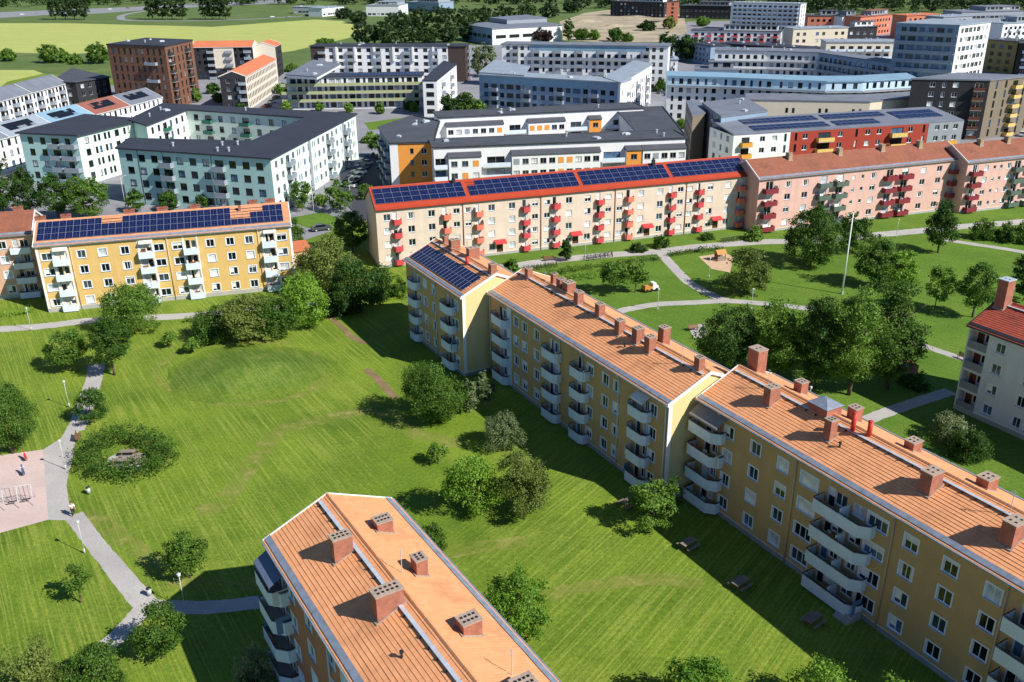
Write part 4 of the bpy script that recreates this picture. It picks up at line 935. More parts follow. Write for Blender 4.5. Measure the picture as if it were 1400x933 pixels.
def crown_mesh(kind, leaf, seed, R, Hc, dens=1.0, size=.16):
    """crown of real size, cached on rounded size so alike trees share it"""
    R_, H_ = (round(R) or .6) if R > 1.2 else (round(R * 2) / 2 or .5), max(1, round(Hc / 2) * 2 if Hc > 3 else round(Hc)); size = round(size * 25) / 25
    k = (kind, leaf, seed, R_, H_, size)
    if k in CR: return CR[k], R_, H_
    area = 4 * math.pi * ((R_ * R_ * 2 + R_ * H_) / 3) * .8
    per = 36; n = int(min(max(area * dens * 1.75 / (size * size * 1.15) / per, 12), 760))
    # big lumps of foliage on the crown's outline, each made of many leaf clumps: light tops, dark gaps between
    r = np.random.default_rng(seed * 31 + len(kind)); nb = int(16 + 5 * R_); C, Nn = crown_points(seed, kind, nb); C = C * np.array([R_, R_, H_])
    if kind != 'bush': C[:, 2] = np.maximum(C[:, 2], H_ * .17)
    rl = r.uniform(.2, .4, nb) * min(R_, H_ * .6) ; m_ = max(2, int(n * .86 / nb)); idx = np.repeat(np.arange(nb), m_)
    d = r.normal(0, 1, (len(idx), 3)); d /= np.linalg.norm(d, axis=1)[:, None]
    up = C - np.array([0, 0, H_ * .35]); up /= np.linalg.norm(up, axis=1)[:, None] + 1e-6
    flip = np.sum(d * up[idx], axis=1) < -.25; d[flip] *= -1
    c1 = C[idx] * np.array([.86, .86, .95]) + d * rl[idx][:, None] * r.uniform(.75, 1.08, (len(idx), 1)) * np.array([1, 1, .8]); n1 = d + up[idx] * .4
    c2, n2 = crown_points(seed + 77, kind, max(6, int(n * .14))); c2 = c2 * np.array([R_ * .8, R_ * .8, H_ * .95])
    c, nm = np.concatenate([c1, c2]), np.concatenate([n1, n2]); c[:, 2] = np.maximum(c[:, 2], .05)
    sp_ = min(.30, .05 * R_ + .07) + size * .35
    CR[k] = quads_mesh('crown', leaf_cloud(c, nm, per, (sp_, sp_, sp_ * .75), size, seed + 5), leaf)
    return CR[k], R_, H_
TR = {}
def trunk_mesh(h, r, seed, m='bark', multi=1):
    k = (round(h), round(r * 10), seed, m, multi)
    if k in TR: return TR[k]
    q = random.Random(seed); b = MB(); h = round(h) or 1; r = max(.08, round(r * 10) / 10)
    for s in range(multi):
        lean = Vector((q.uniform(-.08, .08), q.uniform(-.08, .08), 1)) if multi == 1 else Vector((q.uniform(-.45, .45), q.uniform(-.45, .45), 1))
        p = Vector((q.uniform(-.1, .1) * (multi > 1), q.uniform(-.1, .1) * (multi > 1), -.15)); pts = [p]
        for i in range(4): p = p + lean * h * .24 + Vector((q.uniform(-.06, .06), q.uniform(-.06, .06), 0)) * h * .3; pts.append(p)
        for i in range(4): b.tube(pts[i], pts[i + 1], r * (1 - i * .22), r * (1 - (i + 1) * .22), 8)
        for i in range(6):
            j = q.choice((1, 2, 2, 3, 3)); a = q.uniform(0, 6.28); L = h * q.uniform(.22, .38); s0 = pts[j]; d = Vector((math.cos(a), math.sin(a), q.uniform(.5, 1.1))).normalized()
            mid = s0 + d * L * .55; b.tube(s0, mid, r * .42, r * .28, 6); b.tube(mid, mid + (d + Vector((q.uniform(-.4, .4), q.uniform(-.4, .4), .3))).normalized() * L * .6, r * .28, r * .08, 6)
    TR[k] = b.mesh('trunk', m, True); return TR[k]
tree_n = [0]
def tree(px, ytop, wpx, label, kind='round', leaf='leaf_mid', base=.2, group=None, name='tree', cat='tree', pos=None, bark='bark', dens=1.0, hmax=None, multi=1):
    """px = pixel of the trunk foot, ytop = pixel row of the crown's top, wpx = crown width in pixels"""
    p = g(*px) if pos is None else pos; tree_n[0] += 1; sd = tree_n[0] % 2 + 1 if p.y > 150 else tree_n[0] % 5 + 1
    h = height_at(p, ytop); R = wpx / px_per_m(p + Vector((0, 0, h * .6))) / 2
    # the crown's far side rises above its axis in this downward view: take that part off the height
    h = max(h * .6, h - R * .12, .6)
    if hmax: h = min(h, hmax)
    t = thing(name, label, cat, (p.x, p.y, 0), rnd.uniform(0, 6.28), group)
    cb = h * base; me, R_, H_ = crown_mesh(kind, leaf, sd, R, h - cb, 1.0, min(.52, max(.12, 1.5 / px_per_m(p))))
    put('crown', me, t, (0, 0, cb), rnd.uniform(0, 6.28), (R / R_, R / R_, (h - cb) / H_))
    if kind != 'bush' or base > .02: put('trunk', trunk_mesh(h * .8, max(.1, h * .017), sd, bark, multi), t)
    else: put('stem', trunk_mesh(max(1, h * .6), .1, sd, bark, 3), t)
    return t
def bush(px, ytop, wpx, label, leaf='leaf_mid', kind='bush', **kw): return tree(px, ytop, wpx, label, kind, leaf, 0.0 if kind == 'bush' else .08, name='bush', cat='bush', **kw)
# --- in front of the bright yellow house
tree((185, 455), 381, 82, 'broad dark tree hiding the lower floors of the bright yellow house', 'round', 'leaf_mid', .08)
tree((157, 513), 429, 62, 'leafy tree shading the gravel path below the bright yellow house', 'oval', 'leaf_mid', .2)
tree((94, 507), 446, 58, 'light green tree beside the path, left of the shaded one', 'spread', 'leaf_mid', .12)
tree((295, 462), 412, 66, 'bushy green tree, western end of the clump before the yellow house', 'bush', 'leaf_mid', .0)
tree((340, 466), 396, 78, 'olive coloured tree in the middle of the clump before the yellow house', 'round', 'leaf_olive', .05)
tree((375, 462), 402, 70, 'green tree with drooping sides in the clump before the yellow house', 'round', 'leaf_mid', .05)
tree((418, 447), 371, 74, 'bright green tree, eastern end of the clump before the yellow house', 'oval', 'leaf_light', .05)
tree((452, 402), 322, 92, 'tall olive tree between the yellow and the cream houses', 'round', 'leaf_olive', .1)
tree((492, 428), 350, 80, 'dark round tree at the corner of the cream house', 'round', 'leaf_dark', .1)
tree((525, 405), 358, 62, 'green bushy tree below the cream house gable', 'bush', 'leaf_mid', .0)
tree((465, 430), 382, 64, 'low dark tree beside the earth track', 'bush', 'leaf_dark', .0)
tree((482, 345), 282, 56, 'dark tree standing by the street corner', 'round', 'leaf_dark', .1)
for x, lab in ((232, 'thin staked sapling on the lawn, closer to the path tree'), (262, 'thin staked sapling on the lawn, closer to the clump')): tree((x, 475 if x == 232 else 484), 454 if x == 232 else 462, 20, lab, 'oval', 'leaf_mid', .35, dens=.5, name='sapling', cat='sapling', group='saplings')
# --- left lawn
tree((18, 620), 516, 84, 'large dark tree at the edge of the playground', 'round', 'leaf_mid', .1)
tree((130, 578), 528, 44, 'small dark tree beside the path to the playground', 'round', 'leaf_dark', .1)
tree((260, 790), 722, 54, 'young leafy tree on the lawn near the terracotta house shadow', 'spread', 'leaf_mid', .15)
tree((110, 824), 772, 34, 'small young tree alone on the lawn by the path', 'oval', 'leaf_mid', .35)
tree((221, 900), 820, 68, 'leafy tree at the path fork', 'round', 'leaf_mid', .12)
tree((52, 965), 870, 100, 'grey green shrub tree at the lower lawn corner', 'bush', 'leaf_olive', .0)
tree((135, 950), 870, 88, 'green shrub tree next to the path fork tree', 'bush', 'leaf_mid', .0)
tree((352, 940), 878, 58, 'silvery shrub under the terracotta house balconies', 'bush', 'leaf_silver', .0)
# --- lawn before the terrace
tree((597, 575), 494, 102, 'wide green tree before the middle terrace house', 'round', 'leaf_mid', .1)
tree((643, 565), 514, 26, 'slim pale birch beside the wide green tree', 'oval', 'leaf_silver', .15, bark='bark_pale')
tree((664, 557), 508, 26, 'slim pale birch closest to the terrace wall', 'oval', 'leaf_silver', .15, bark='bark_pale')
tree((687, 612), 565, 60, 'rounded shrub tree on the shadow line of the terrace', 'round', 'leaf_silver', .06)
tree((599, 634), 606, 28, 'tiny tree on the open lawn', 'round', 'leaf_mid', .25)
tree((648, 704), 617, 76, 'green tree paired with an olive one on the lawn', 'round', 'leaf_light', .08)
tree((716, 710), 608, 80, 'olive tree paired with a green one on the lawn', 'round', 'leaf_olive', .12)
tree((703, 872), 783, 98, 'dense round green tree beside the terracotta house roof', 'round', 'leaf_light', .05)
tree((892, 722), 654, 66, 'tree against the terrace at the yellow gable', 'round', 'leaf_mid', .1)
tree((917, 716), 646, 28, 'slim dark tree in the gable corner', 'oval', 'leaf_dark', .08)
tree((950, 985), 893, 118, 'broad bright bush tree at the bottom of the lawn', 'bush', 'leaf_light', .0)
tree((1120, 985), 893, 112, 'bright bush tree at the bottom of the lawn, towards the steps', 'bush', 'leaf_light', .0)
tree((1205, 1000), 918, 90, 'low bright bush tree in the terrace shadow', 'bush', 'leaf_light', .0)
tree((588, 758), 706, 44, 'shrub hidden behind the terracotta house roof', 'bush', 'leaf_mid', .0)
# --- park behind the terrace
tree((840, 402), 352, 50, 'spreading tree with a leaning twin on the park lawn', 'spread', 'leaf_mid', .3)
tree((868, 400), 354, 38, 'leaning twin of the spreading park tree', 'spread', 'leaf_mid', .3)
tree((1018, 402), 334, 72, 'golden green tree by the sandpit', 'round', 'leaf_olive', .1)
tree((1108, 363), 274, 84, 'large dense maple near the pink house', 'oval', 'leaf_mid', .06)
tree((1165, 345), 290, 52, 'tree behind the flagpole by the pink house', 'round', 'leaf_mid', .08)
tree((1195, 392), 316, 62, 'tree just behind the flagpole', 'oval', 'leaf_mid', .06)
tree((1228, 398), 338, 46, 'lighter tree beside the flagpole group', 'oval', 'leaf_light', .08)
tree((990, 505), 412, 92, 'feathery dark tree behind the terrace roof, end of the row', 'spread', 'leaf_dark', .15)
tree((1063, 515), 402, 88, 'dark maple behind the terrace roof chimney', 'oval', 'leaf_mid', .08)
tree((1112, 530), 396, 76, 'dark maple in the row behind the terrace', 'oval', 'leaf_dark', .08)
tree((1160, 540), 386, 84, 'tall maple in the row, before the flagpole', 'oval', 'leaf_mid', .08)
tree((1212, 532), 362, 92, 'tallest maple of the row, towards the white house', 'oval', 'leaf_mid', .06)
tree((1180, 470), 398, 80, 'maple in the second rank of the row', 'round', 'leaf_mid', .06)
tree((1282, 346), 272, 56, 'dark conical tree before the stepped pink house', 'cone', 'leaf_dark', .18)
tree((1278, 424), 356, 40, 'upright young maple on the park lawn', 'oval', 'leaf_mid', .2)
tree((1329, 434), 353, 52, 'fuller maple beside the young one on the park lawn', 'oval', 'leaf_mid', .15)
tree((1398, 412), 345, 44, 'dark tree behind the white house roof', 'round', 'leaf_dark', .1)
tree((1345, 326), 296, 40, 'shrub before the paler pink house', 'bush', 'leaf_mid', .0); tree((1385, 330), 296, 50, 'shrub group corner before the paler pink house, beside the path', 'bush', 'leaf_mid', .0)
tree((1298, 600), 556, 56, 'speckled shrub by the white house corner', 'bush', 'leaf_silver', .0)
tree((1325, 625), 580, 60, 'low dark shrub along the white house', 'bush', 'leaf_dark', .0)
tree((1248, 528), 506, 46, 'low shrub beside the small brick shed', 'bush', 'leaf_dark', .0)
# --- along the cream house
for x, y, tp, w, lf, lab in ((622, 372, 352, 26, 'leaf_dark', 'bush below the cream house wall, behind the terrace gable'), (698, 371, 353, 20, 'leaf_mid', 'round bush by the first red canopy'), (774, 357, 328, 20, 'leaf_dark', 'dark conical bush by the second red canopy'), (872, 344, 330, 19, 'leaf_dark', 'dark round bush by the third red canopy'), (903, 338, 320, 26, 'leaf_mid', 'light bush beside the third red canopy'), (1030, 328, 308, 28, 'leaf_mid', 'bush at the join of the cream and pink houses'), (966, 328, 317, 16, 'leaf_mid', 'low bush at the fourth red canopy')):
    tree((x, y), tp, w, lab, 'cone' if x == 774 else 'bush', lf, .0, name='bush', cat='bush')
# --- between the yellow house and the mint block
for x, y, tp, w, lf, kd, lab in ((8, 300, 206, 46, 'leaf_dark', 'oval', 'tall dark poplar behind the peach house'), (40, 296, 226, 44, 'leaf_dark', 'oval', 'dark tree behind the peach house, beside the poplar'), (80, 300, 232, 50, 'leaf_dark', 'round', 'dark tree behind the join of peach and yellow houses'), (122, 300, 234, 60, 'leaf_mid', 'round', 'green tree behind the western end of the yellow house'),
                              (186, 290, 256, 26, 'leaf_mid', 'round', 'small tree in front of the mint block corner'), (232, 288, 260, 26, 'leaf_mid', 'round', 'small tree in front of the mint block balconies'), (283, 286, 262, 22, 'leaf_mid', 'round', 'small tree in front of the mint block lamp'), (414, 288, 245, 34, 'leaf_mid', 'round', 'tree at the corner of the mint block'), (466, 290, 244, 40, 'leaf_mid', 'round', 'tree between the mint block and the car park'),
                              (520, 215, 174, 30, 'leaf_mid', 'bush', 'green bush tree at the end of the car park')):
    tree((x, y), tp, w, lab, kd, lf, .1)
tree((408, 345), 293, 22, 'small tree at the gable of the yellow house', 'oval', 'leaf_mid', .1)
# --- hedges
def hedge(name, label, px, w, h, leaf='leaf_mid', seed=1, closed=False, dens=1.0, size=.14):
    P = [g(*p) for p in px]; c = g(*px[0]); r = np.random.default_rng(seed); pts = []
    if closed: P = P + [P[0]]
    for a, b_ in zip(P[:-1], P[1:]):
        L = (b_ - a).length; n = max(1, int(L * w * h * 3.2 * dens)); t = r.random(n); d = (b_ - a) / max(L, .01); q = Vector((-d.y, d.x, 0))
        o = r.uniform(-.5, .5, n) * w; z = r.random(n) ** .6 * h * r.uniform(.75, 1.05, n)
        for i in range(n): pts.append((a.x + (b_.x - a.x) * t[i] + q.x * o[i] - c.x, a.y + (b_.y - a.y) * t[i] + q.y * o[i] - c.y, z[i]))
    pts = np.array(pts); nm = np.tile(np.array([0, 0, .6]), (len(pts), 1)) + r.normal(0, .5, (len(pts), 3))
    t = thing(name, label, 'hedge', (c.x, c.y, 0)); put('foliage', quads_mesh('foliage', leaf_cloud(pts, nm, 22, (.3, .3, .2), size, seed), leaf), t)
    return t
ring = []
for k in range(28):
    a = 2 * math.pi * k / 28; rr = 1 + .06 * math.sin(3 * a); ring.append((173 + 53 * math.cos(a) * rr, 630 + 26 * math.sin(a) * rr))
hedge('hedge', 'ring shaped hedge enclosing the picnic place on the lawn', ring, 2.9, 2.1, 'leaf_mid', 3, True, .75, .13)
hedge('hedge', 'clipped hedge along the park side of the long path', [(735, 379), (770, 374), (800, 369), (840, 364)], 1.6, .9, 'leaf_mid', 4)
hedge('hedge', 'clipped hedge before the second red canopy path', [(845, 362), (880, 358), (900, 355)], 1.2, .9, 'leaf_dark', 5)
hedge('hedge', 'clipped hedge between the long path and the sandpit', [(916, 351), (950, 346), (985, 342)], 1.4, .9, 'leaf_dark', 6)
hedge('hedge', 'mixed shrubs of the flower bed beside the terrace chimneys', [(738, 388), (770, 384), (800, 381), (815, 378)], 3.0, .9, 'leaf_light', 8, False, .6)
hedge('hedge', 'low hedge below the peach house balconies', [(-60, 440), (0, 434), (45, 428)], 1.4, .9, 'leaf_light', 7)
hedge('hedge', 'dark hedge along the path end before the pink houses', [(1340, 322), (1400, 330), (1450, 338)], 2.2, 1.5, 'leaf_dark', 9)
for i, (x, y) in enumerate(((255, 441), (330, 436))):
    hedge('hedge', ('low shrubs under the tree clump by the path', 'shrubs on the far side of the tree clump')[i], [(x, y), (x + 34, y - 3)], 1.6, 1.0, 'leaf_mid', 11 + i)
# ================================================================== the modern blocks behind
mat('roof_dark', '#30343f', 0.8, 0.15, 0.2); mat('roof_grey', '#6f7580', 0.7, 0.18, 0.2); mat('roof_black', '#484b52', 0.8, 0.2, 0.2); mat('roof_pale', '#8e99a3', 0.6, 0.15, 0.2); mat('roof_lightblue', '#7fa0b4', 0.6, 0.12, 0.2); mat('roof_brickred', '#8d5a4c', 0.7, 0.12, 0.2); mat('roof_orange2', '#c4714e', 0.8, 0.1, 0.2)
mat('mint', '#b9d6cd', 0.85, 0.06); mat('mint_deep', '#a9cdc7', 0.85, 0.06); mat('mint_pale', '#cfe0d2', 0.85, 0.06); mat('far_white', '#dfe0df', 0.8, 0.06); mat('far_cream', '#d9cfbd', 0.85, 0.06); mat('far_orange', '#d9913f', 0.8, 0.06)
mat('far_grey', '#8d949c', 0.8, 0.1); mat('far_bluegrey', '#8398ad', 0.8, 0.08); mat('far_black', '#2c2d30', 0.85, 0.15); mat('far_red', '#9c3a2b', 0.8, 0.08); mat('far_olive', '#8f8450', 0.8, 0.08); mat('far_brown', '#7b6f5e', 0.85, 0.08); mat('far_beige', '#cbc1ab', 0.85, 0.06); mat('far_lightblue', '#b9d3e2', 0.8, 0.05); mat('far_salmon', '#c4785c', 0.8, .06)
brick_mat('brick_brown', '#85583f', '#6b4433', '#6d5a4c'); brick_mat('brick_dark', '#4a3b36', '#3b302d', '#453b37'); mat('balcony_teal', '#2f6b57', .6, .1); mat('balcony_grey', '#8b95a0', .5, .1); mat('balcony_sage', '#a3aa7c', .7, .08); mat('balcony_yellow', '#d8b56a', .7, .08); mat('balcony_orange', '#dd9a2e', .7, .08)
def auto(E, nf, pattern, pitch=2.6, fh=2.95, z0=.4, w=1.3, h=1.4, style='far', gw=GW_FAR, bal='balcony_grey', bd=1.2, skip0=0, top=None, margin=1.2):
    """pattern: w window, W wide window, n narrow, b balcony with door, . blank, p pair of narrow windows; repeats along the wall"""
    w *= 1.18; h *= 1.1
    n = max(1, int((E.L - 2 * margin) / pitch)); step = (E.L - 2 * margin) / n
    for i in range(n):
        c = pattern[i % len(pattern)]; t = margin + (i + .5) * step
        for f in range(skip0, nf):
            z = z0 + f * fh
            if c == 'w': E.fwin(t, z + 1.5, w, h, style, gw)
            elif c == 'W': E.fwin(t, z + 1.5, min(w * 1.7, step * .85), h, style, gw)
            elif c == 'n': E.fwin(t, z + 1.5, w * .6, h * 1.1, style, gw)
            elif c == 'p': E.fwin(t - step * .2, z + 1.5, w * .55, h, style, gw); E.fwin(t + step * .2, z + 1.5, w * .55, h, style, gw)
            elif c == 'b':
                E.fwin(t, z + 1.25, min(2.2, step * .8), 2.0, style, gw); far_balcony(E, t, z, min(3.2, step * 1.1), bd, bal)
def far_balcony(E, t, z, w, d, pm):
    k = ('fb', round(w, 2), d, pm)
    if k not in WCACHE:
        b = MB(); x = w / 2; b.box(-x, x, -d, -.01, -.15, 0, 1); b.box(-x, x, -d, -d + .06, 0, 1.0); b.box(-x, -x + .06, -d + .06, -.01, 0, 1.0); b.box(x - .06, x, -d + .06, -.01, 0, 1.0)
        WCACHE[k] = b.mesh('balcony', [pm, 'concrete'])
    return put('balcony', WCACHE[k], E.b.root, E.loc(t, z), E.ang)
def long_balcony(E, t0, t1, z, d, pm, h=.95):
    b = MB(); b.box(t0, t1, -d, -.01, -.2, 0, 1); b.box(t0, t1, -d, -d + .08, 0, h); return b.build('balcony', [pm, 'concrete'], E.b.root, E.loc(0, z), E.ang)
def P(*px, z): return [g(*p, z) for p in px]
def clutter(B, pts, z, n, seed=1):
    """roof hatches, vents and smoke hatches on a flat roof"""
    q = random.Random(seed); P_ = offset_poly(pts, -2.0); xs = [p.x for p in P_]; ys = [p.y for p in P_]; k = 0; tries = 0
    def inside(x, y):
        c = False; j = len(P_) - 1
        for i in range(len(P_)):
            a, b = P_[i], P_[j]
            if (a.y > y) != (b.y > y) and x < (b.x - a.x) * (y - a.y) / (b.y - a.y) + a.x: c = not c
            j = i
        return c
    while k < n and tries < 400:
        tries += 1; x, y = q.uniform(min(xs), max(xs)), q.uniform(min(ys), max(ys))
        if not inside(x, y): continue
        k += 1; m = MB(); w = q.uniform(.5, 1.1)
        if q.random() < .45: m.box(-w, w, -w * .7, w * .7, 0, .35); m.hexa([(-w * .9, -w * .6, .35), (w * .9, -w * .6, .35), (w * .9, w * .6, .35), (-w * .9, w * .6, .35)], [(-w * .4, -w * .2, .55), (w * .4, -w * .2, .55), (w * .4, w * .2, .55), (-w * .4, w * .2, .55)], 1)
        else: m.tube((0, 0, 0), (0, 0, .7), .22, n=8); m.tube((0, 0, .7), (0, 0, .95), .34, n=8)
        m.build('roof_vent', ['galvanised', 'glass_pale'], B.root, B.rel((x, y), z), q.uniform(0, 3))
def black_panels(B, pts, z, rows, cols, u0, v0, u1, v1, tilt=0.12, kind='black', label=None):
    """solar panels on a flat or mono-pitch roof, laid in the roof quad by (u,v) in 0..1"""
    a, b_, c, d = [Vector((p[0], p[1])) for p in pts[:4]]
    def at(u, v): return (a * (1 - u) + b_ * u) * (1 - v) + (d * (1 - u) + c * u) * v
    o = at(u0, v0); dv_ = at(u1, v0) - o; ang = math.atan2(dv_.y, dv_.x); w = (at(u1, v0) - o).length / cols; h = (at(u0, v1) - o).length / rows
    t = thing('solar_array', label, 'solar panels', (o.x, o.y, z), ang, 'solar arrays'); me = panel_mesh(round(w - .08, 2), round(h - .1, 2), kind)
    for i in range(cols):
        for j in range(rows): put('solar_panel', me, t, ((i + .5) * w, j * h, .06), rot=(tilt, 0, 0))
    return t
# --- mint courtyard block
h = 12.9
pts = P((160.7, 203.6), (369.6, 217.9), (486, 157), (223, 143), (178, 165), (200, 172), (254, 151), (420, 162), (345, 195), (178, 191), z=h)
C = Bld('apartment_block', 'mint green courtyard block with a dark flat roof', pts[0])
e = C.block(pts, h, ['mint_deep', 'mint_pale', 'mint', 'mint', 'mint', 'far_white', 'mint_pale', 'mint', 'mint', 'mint'])
auto(e[0], 4, 'wwwbwwwbww', 3.4, 3.0, .6, 1.5, 1.4, 'dark'); auto(e[1], 4, 'wwbwpwwpwwbw', 3.2, 3.0, .6, 1.3, 1.5, 'far'); auto(e[5], 4, 'wwbw', 3.3, 3.0, .6, 1.1, 1.5, 'dark', bal='balcony_teal'); auto(e[6], 4, 'wbwwbww', 4.2, 3.0, .6, 1.3, 1.5, 'dark', bal='balcony_teal'); auto(e[7], 4, 'wwb', 4, 3.0, .6); auto(e[9], 4, 'w', 3)
for t in (.13, .3, .62): e[0].panel(e[0].L * t, e[0].L * t + .12, 0, h - .1, 'dark_metal', .05, 'downpipe')
for t in (.38, .8): e[1].panel(e[1].L * t, e[1].L * t + 1.6, 0, h - .1, 'far_grey', .06)
C.flat_roof(pts, h, 'roof_dark', .5, .35); clutter(C, pts, h + .35, 9, 3)
pts = P((25.7, 181), (104.6, 184.6), (194, 163), (116, 157), z=h)
C = Bld('apartment_block', 'mint and white corner block with a pointed dark roof', pts[0]); e = C.block(pts, h - .3, ['mint_deep', 'mint_pale', 'mint', 'mint'])
auto(e[0], 4, 'wwb', 3.2, 3.0, .5, 1.3, 1.5, 'dark'); auto(e[1], 4, 'wppwpw', 3.3, 3.0, .5, 1.3, 1.5, 'dark'); C.flat_roof(pts, h - .3, 'roof_dark', .7, .4)
for f in range(4): far_balcony(e[0], e[0].L - 2.4, .6 + 3 * f, 4.4, 1.5, 'balcony_grey')
# --- gabled rows at the left edge
def row_house(name, label, a, b_, ze, rise, D, wall, roofs, lab=None, nf=3, pattern='ww', L=None, arr=()):
    p, q = g(*a, ze), g(*b_, ze); ang = math.atan2(q.y - p.y, q.x - p.x); Ln = (q - p).length
    C = Bld(name, label, p); pts = rect(p, ang, Ln, D); e = C.block(pts, ze - .1, wall)
    for i in (1, 3): e[i].apex = (.5, ze + rise - .1)
    auto(e[0], nf, pattern, 2.6, 2.9, .3, 1.0, 1.5, 'dark'); x = 0.0; R = None; n = len(roofs)
    for i, m in enumerate(roofs):
        w = Ln / n; o = Vector((p.x, p.y)) + Vector((math.cos(ang), math.sin(ang))) * (w * i)
        R = gable_roof(C, o, ang, w - .02, D, ze, ze + rise, .4, 0.0, m, courses=False, verge='offwhite', walk=False, metal=False)
        if i in arr: solar_array(R, C, arr[i], w * .18, 1.6, max(2, int(w * .62 / 1.75)), 3, 1.7, 1.05, lambda c, r: rnd.random() < .8, .05, 'black')
    return C, e, R
row_house('row_house', 'long gabled row with grey, pale blue and red roof sections carrying black solar panels', (-60, 206), (221, 133), 9.0, 3.0, 11.5, 'far_white', ['roof_grey', 'roof_pale', 'roof_lightblue', 'roof_brickred', 'roof_grey'], arr={1: 'black solar array on the pale grey row roof section', 2: 'black solar array on the pale blue roof section', 3: 'black solar array on the red roof section', 4: 'black solar array on the last grey roof section'}, pattern='wn')
row_house('row_house', 'white gabled row with grey roof at the field edge', (-80, 160), (91, 114), 9.0, 3.2, 11, 'far_white', ['roof_grey', 'roof_grey', 'roof_grey'], pattern='wwb')
pts = P((70, 112), (103, 113), (149, 106), (97, 94), z=9.5); C = Bld('apartment_block', 'black clad low block beside the brown brick tower', pts[0]); e = C.block(pts, 9.5, 'far_black'); auto(e[0], 3, 'w', 3, w=1.4, style='grey'); auto(e[1], 3, 'w', 3.2, style='grey'); C.flat_roof(pts, 9.5, 'roof_black', .6)
# --- brown brick tower
pts = P((146, 62), (225, 64.5), (263, 56), (200, 53.5), z=22.8); C = Bld('brick_tower', 'brown brick apartment tower with a dark roof', pts[0]); e = C.block(pts, 22.8, 'brick_brown')
auto(e[0], 7, 'n', 2.6, 3.15, .5, 1.4, 1.7, 'dark'); auto(e[1], 7, 'bnnn', 3.3, 3.15, .5, 1.4, 1.7, 'dark', bal='rail_dark'); C.flat_roof(pts, 22.8, 'roof_dark', .2, .5); clutter(C, pts, 23.3, 5, 9)
for f in range(1, 7): far_balcony(e[0], e[0].L * .74, .5 + 3.15 * f, 5.2, 1.3, 'balcony_grey') if f % 2 else None
# --- orange roofed pair behind the tower
C, e, R = row_house('apartment_house', 'long black and white house with orange roof behind the brick tower', (262, 65), (345, 64), 14.5, 2.2, 11, ['far_black', 'far_cream', 'far_cream', 'far_cream'], ['roof_orange2'], nf=5, pattern='wWb')
e[0].panel(e[0].L * .35, e[0].L * .68, 5, 14.2, 'far_cream', .05)
for z_ in (6.5, 9.4, 12.2): e[0].fwin(e[0].L * .45, z_, 1.2, 1.3, 'dark'); e[0].fwin(e[0].L * .57, z_, 1.2, 1.3, 'dark')
p, q = g(375, 62, 14.5), g(382, 60, 14.5)
C, e, R = row_house('apartment_house', 'cream gabled end house with orange roof facing the mint block', (376, 64), (384, 59.5), 14, 2.0, 11, ['far_black', 'far_cream', 'far_cream', 'far_cream'], ['roof_orange2'], nf=4, pattern='w')
C, e, R = row_house('apartment_house', 'cream house with orange roof and dark end wall', (335, 104.5), (377, 81), 12.4, 2.0, 9.5, ['far_cream', 'far_cream', 'far_black', 'far_black'], ['roof_orange2'], nf=4, pattern='w'); auto(e[3], 4, 'ww', 3, style='grey')
for f in range(4): far_balcony(e[3], e[3].L - 1.2, .6 + 2.95 * f, 2.6, 1.6, 'balcony_grey')
# --- sage balcony block
pts = rect_px((391, 107), (577, 104), 11.6, 10.5); C = Bld('apartment_block', 'white block with long sage green balconies', pts[0]); e = C.block(pts, 11.6, 'far_white'); auto(e[0], 4, 'Wwn', 2.4, 2.85, .2, 1.4, 1.7, 'dark')
for f in range(1, 4): long_balcony(e[0], -2, e[0].L, .2 + 2.85 * f, 1.7, 'balcony_sage')
C.flat_roof(pts, 11.6, 'roof_dark', .5, .35); black_panels(C, pts, 12.0, 2, 24, .42, .1, .98, .55, .1, 'blue', 'dark blue solar strip on the sage balcony block')
p2 = P((577.8, 111), (597, 111), (624, 89), (606, 84), z=12.4); e = C.block(p2, 12.4, 'far_white'); auto(e[0], 4, 'W', 4, 2.95, .4, 1.4, 1.4, 'dark', margin=.6); auto(e[1], 4, 'wwbww', 4, 2.95, .4, 1.2, 1.4, 'far'); C.flat_roof(p2, 12.4, 'roof_dark', .2, .35)
p2 = P((391, 103), (433, 106), (466, 88), (428, 83), z=12.9); e = C.block(p2, 12.9, 'far_white', 12.0); C.flat_roof(p2, 12.9, 'roof_grey', .2, .3); clutter(C, p2, 13.2, 5, 12)
# --- white and brown block behind it
pts = rect_px((424, 64), (636, 64), 15.2, 11); C = Bld('apartment_block', 'white block with rounded bays and brown brick ends', pts[0]); e = C.block(pts, 15.2, ['far_white', 'brick_dark', 'far_white', 'brick_dark'])
L = e[0].L; auto(e[0], 5, 'bwwbww', 4.1, 2.95, .4, 1.6, 1.4, 'dark', bal='balcony_grey', margin=3); auto(e[1], 5, 'wb', 4, style='dark')
e[0].panel(0.0, L * .095, 0, 15.1, 'brick_dark', .05, 'brick_panel'); e[0].panel(L * .89, L, 0, 15.1, 'brick_dark', .05, 'brick_panel')
for t in (.165, .285, .41, .535, .66, .79): e[0].panel(L * t, L * t + .9, 9, 15.1, 'far_white', .9)
C.flat_roof(pts, 15.2, 'roof_dark', .5, .4); clutter(C, pts, 15.6, 6, 5)
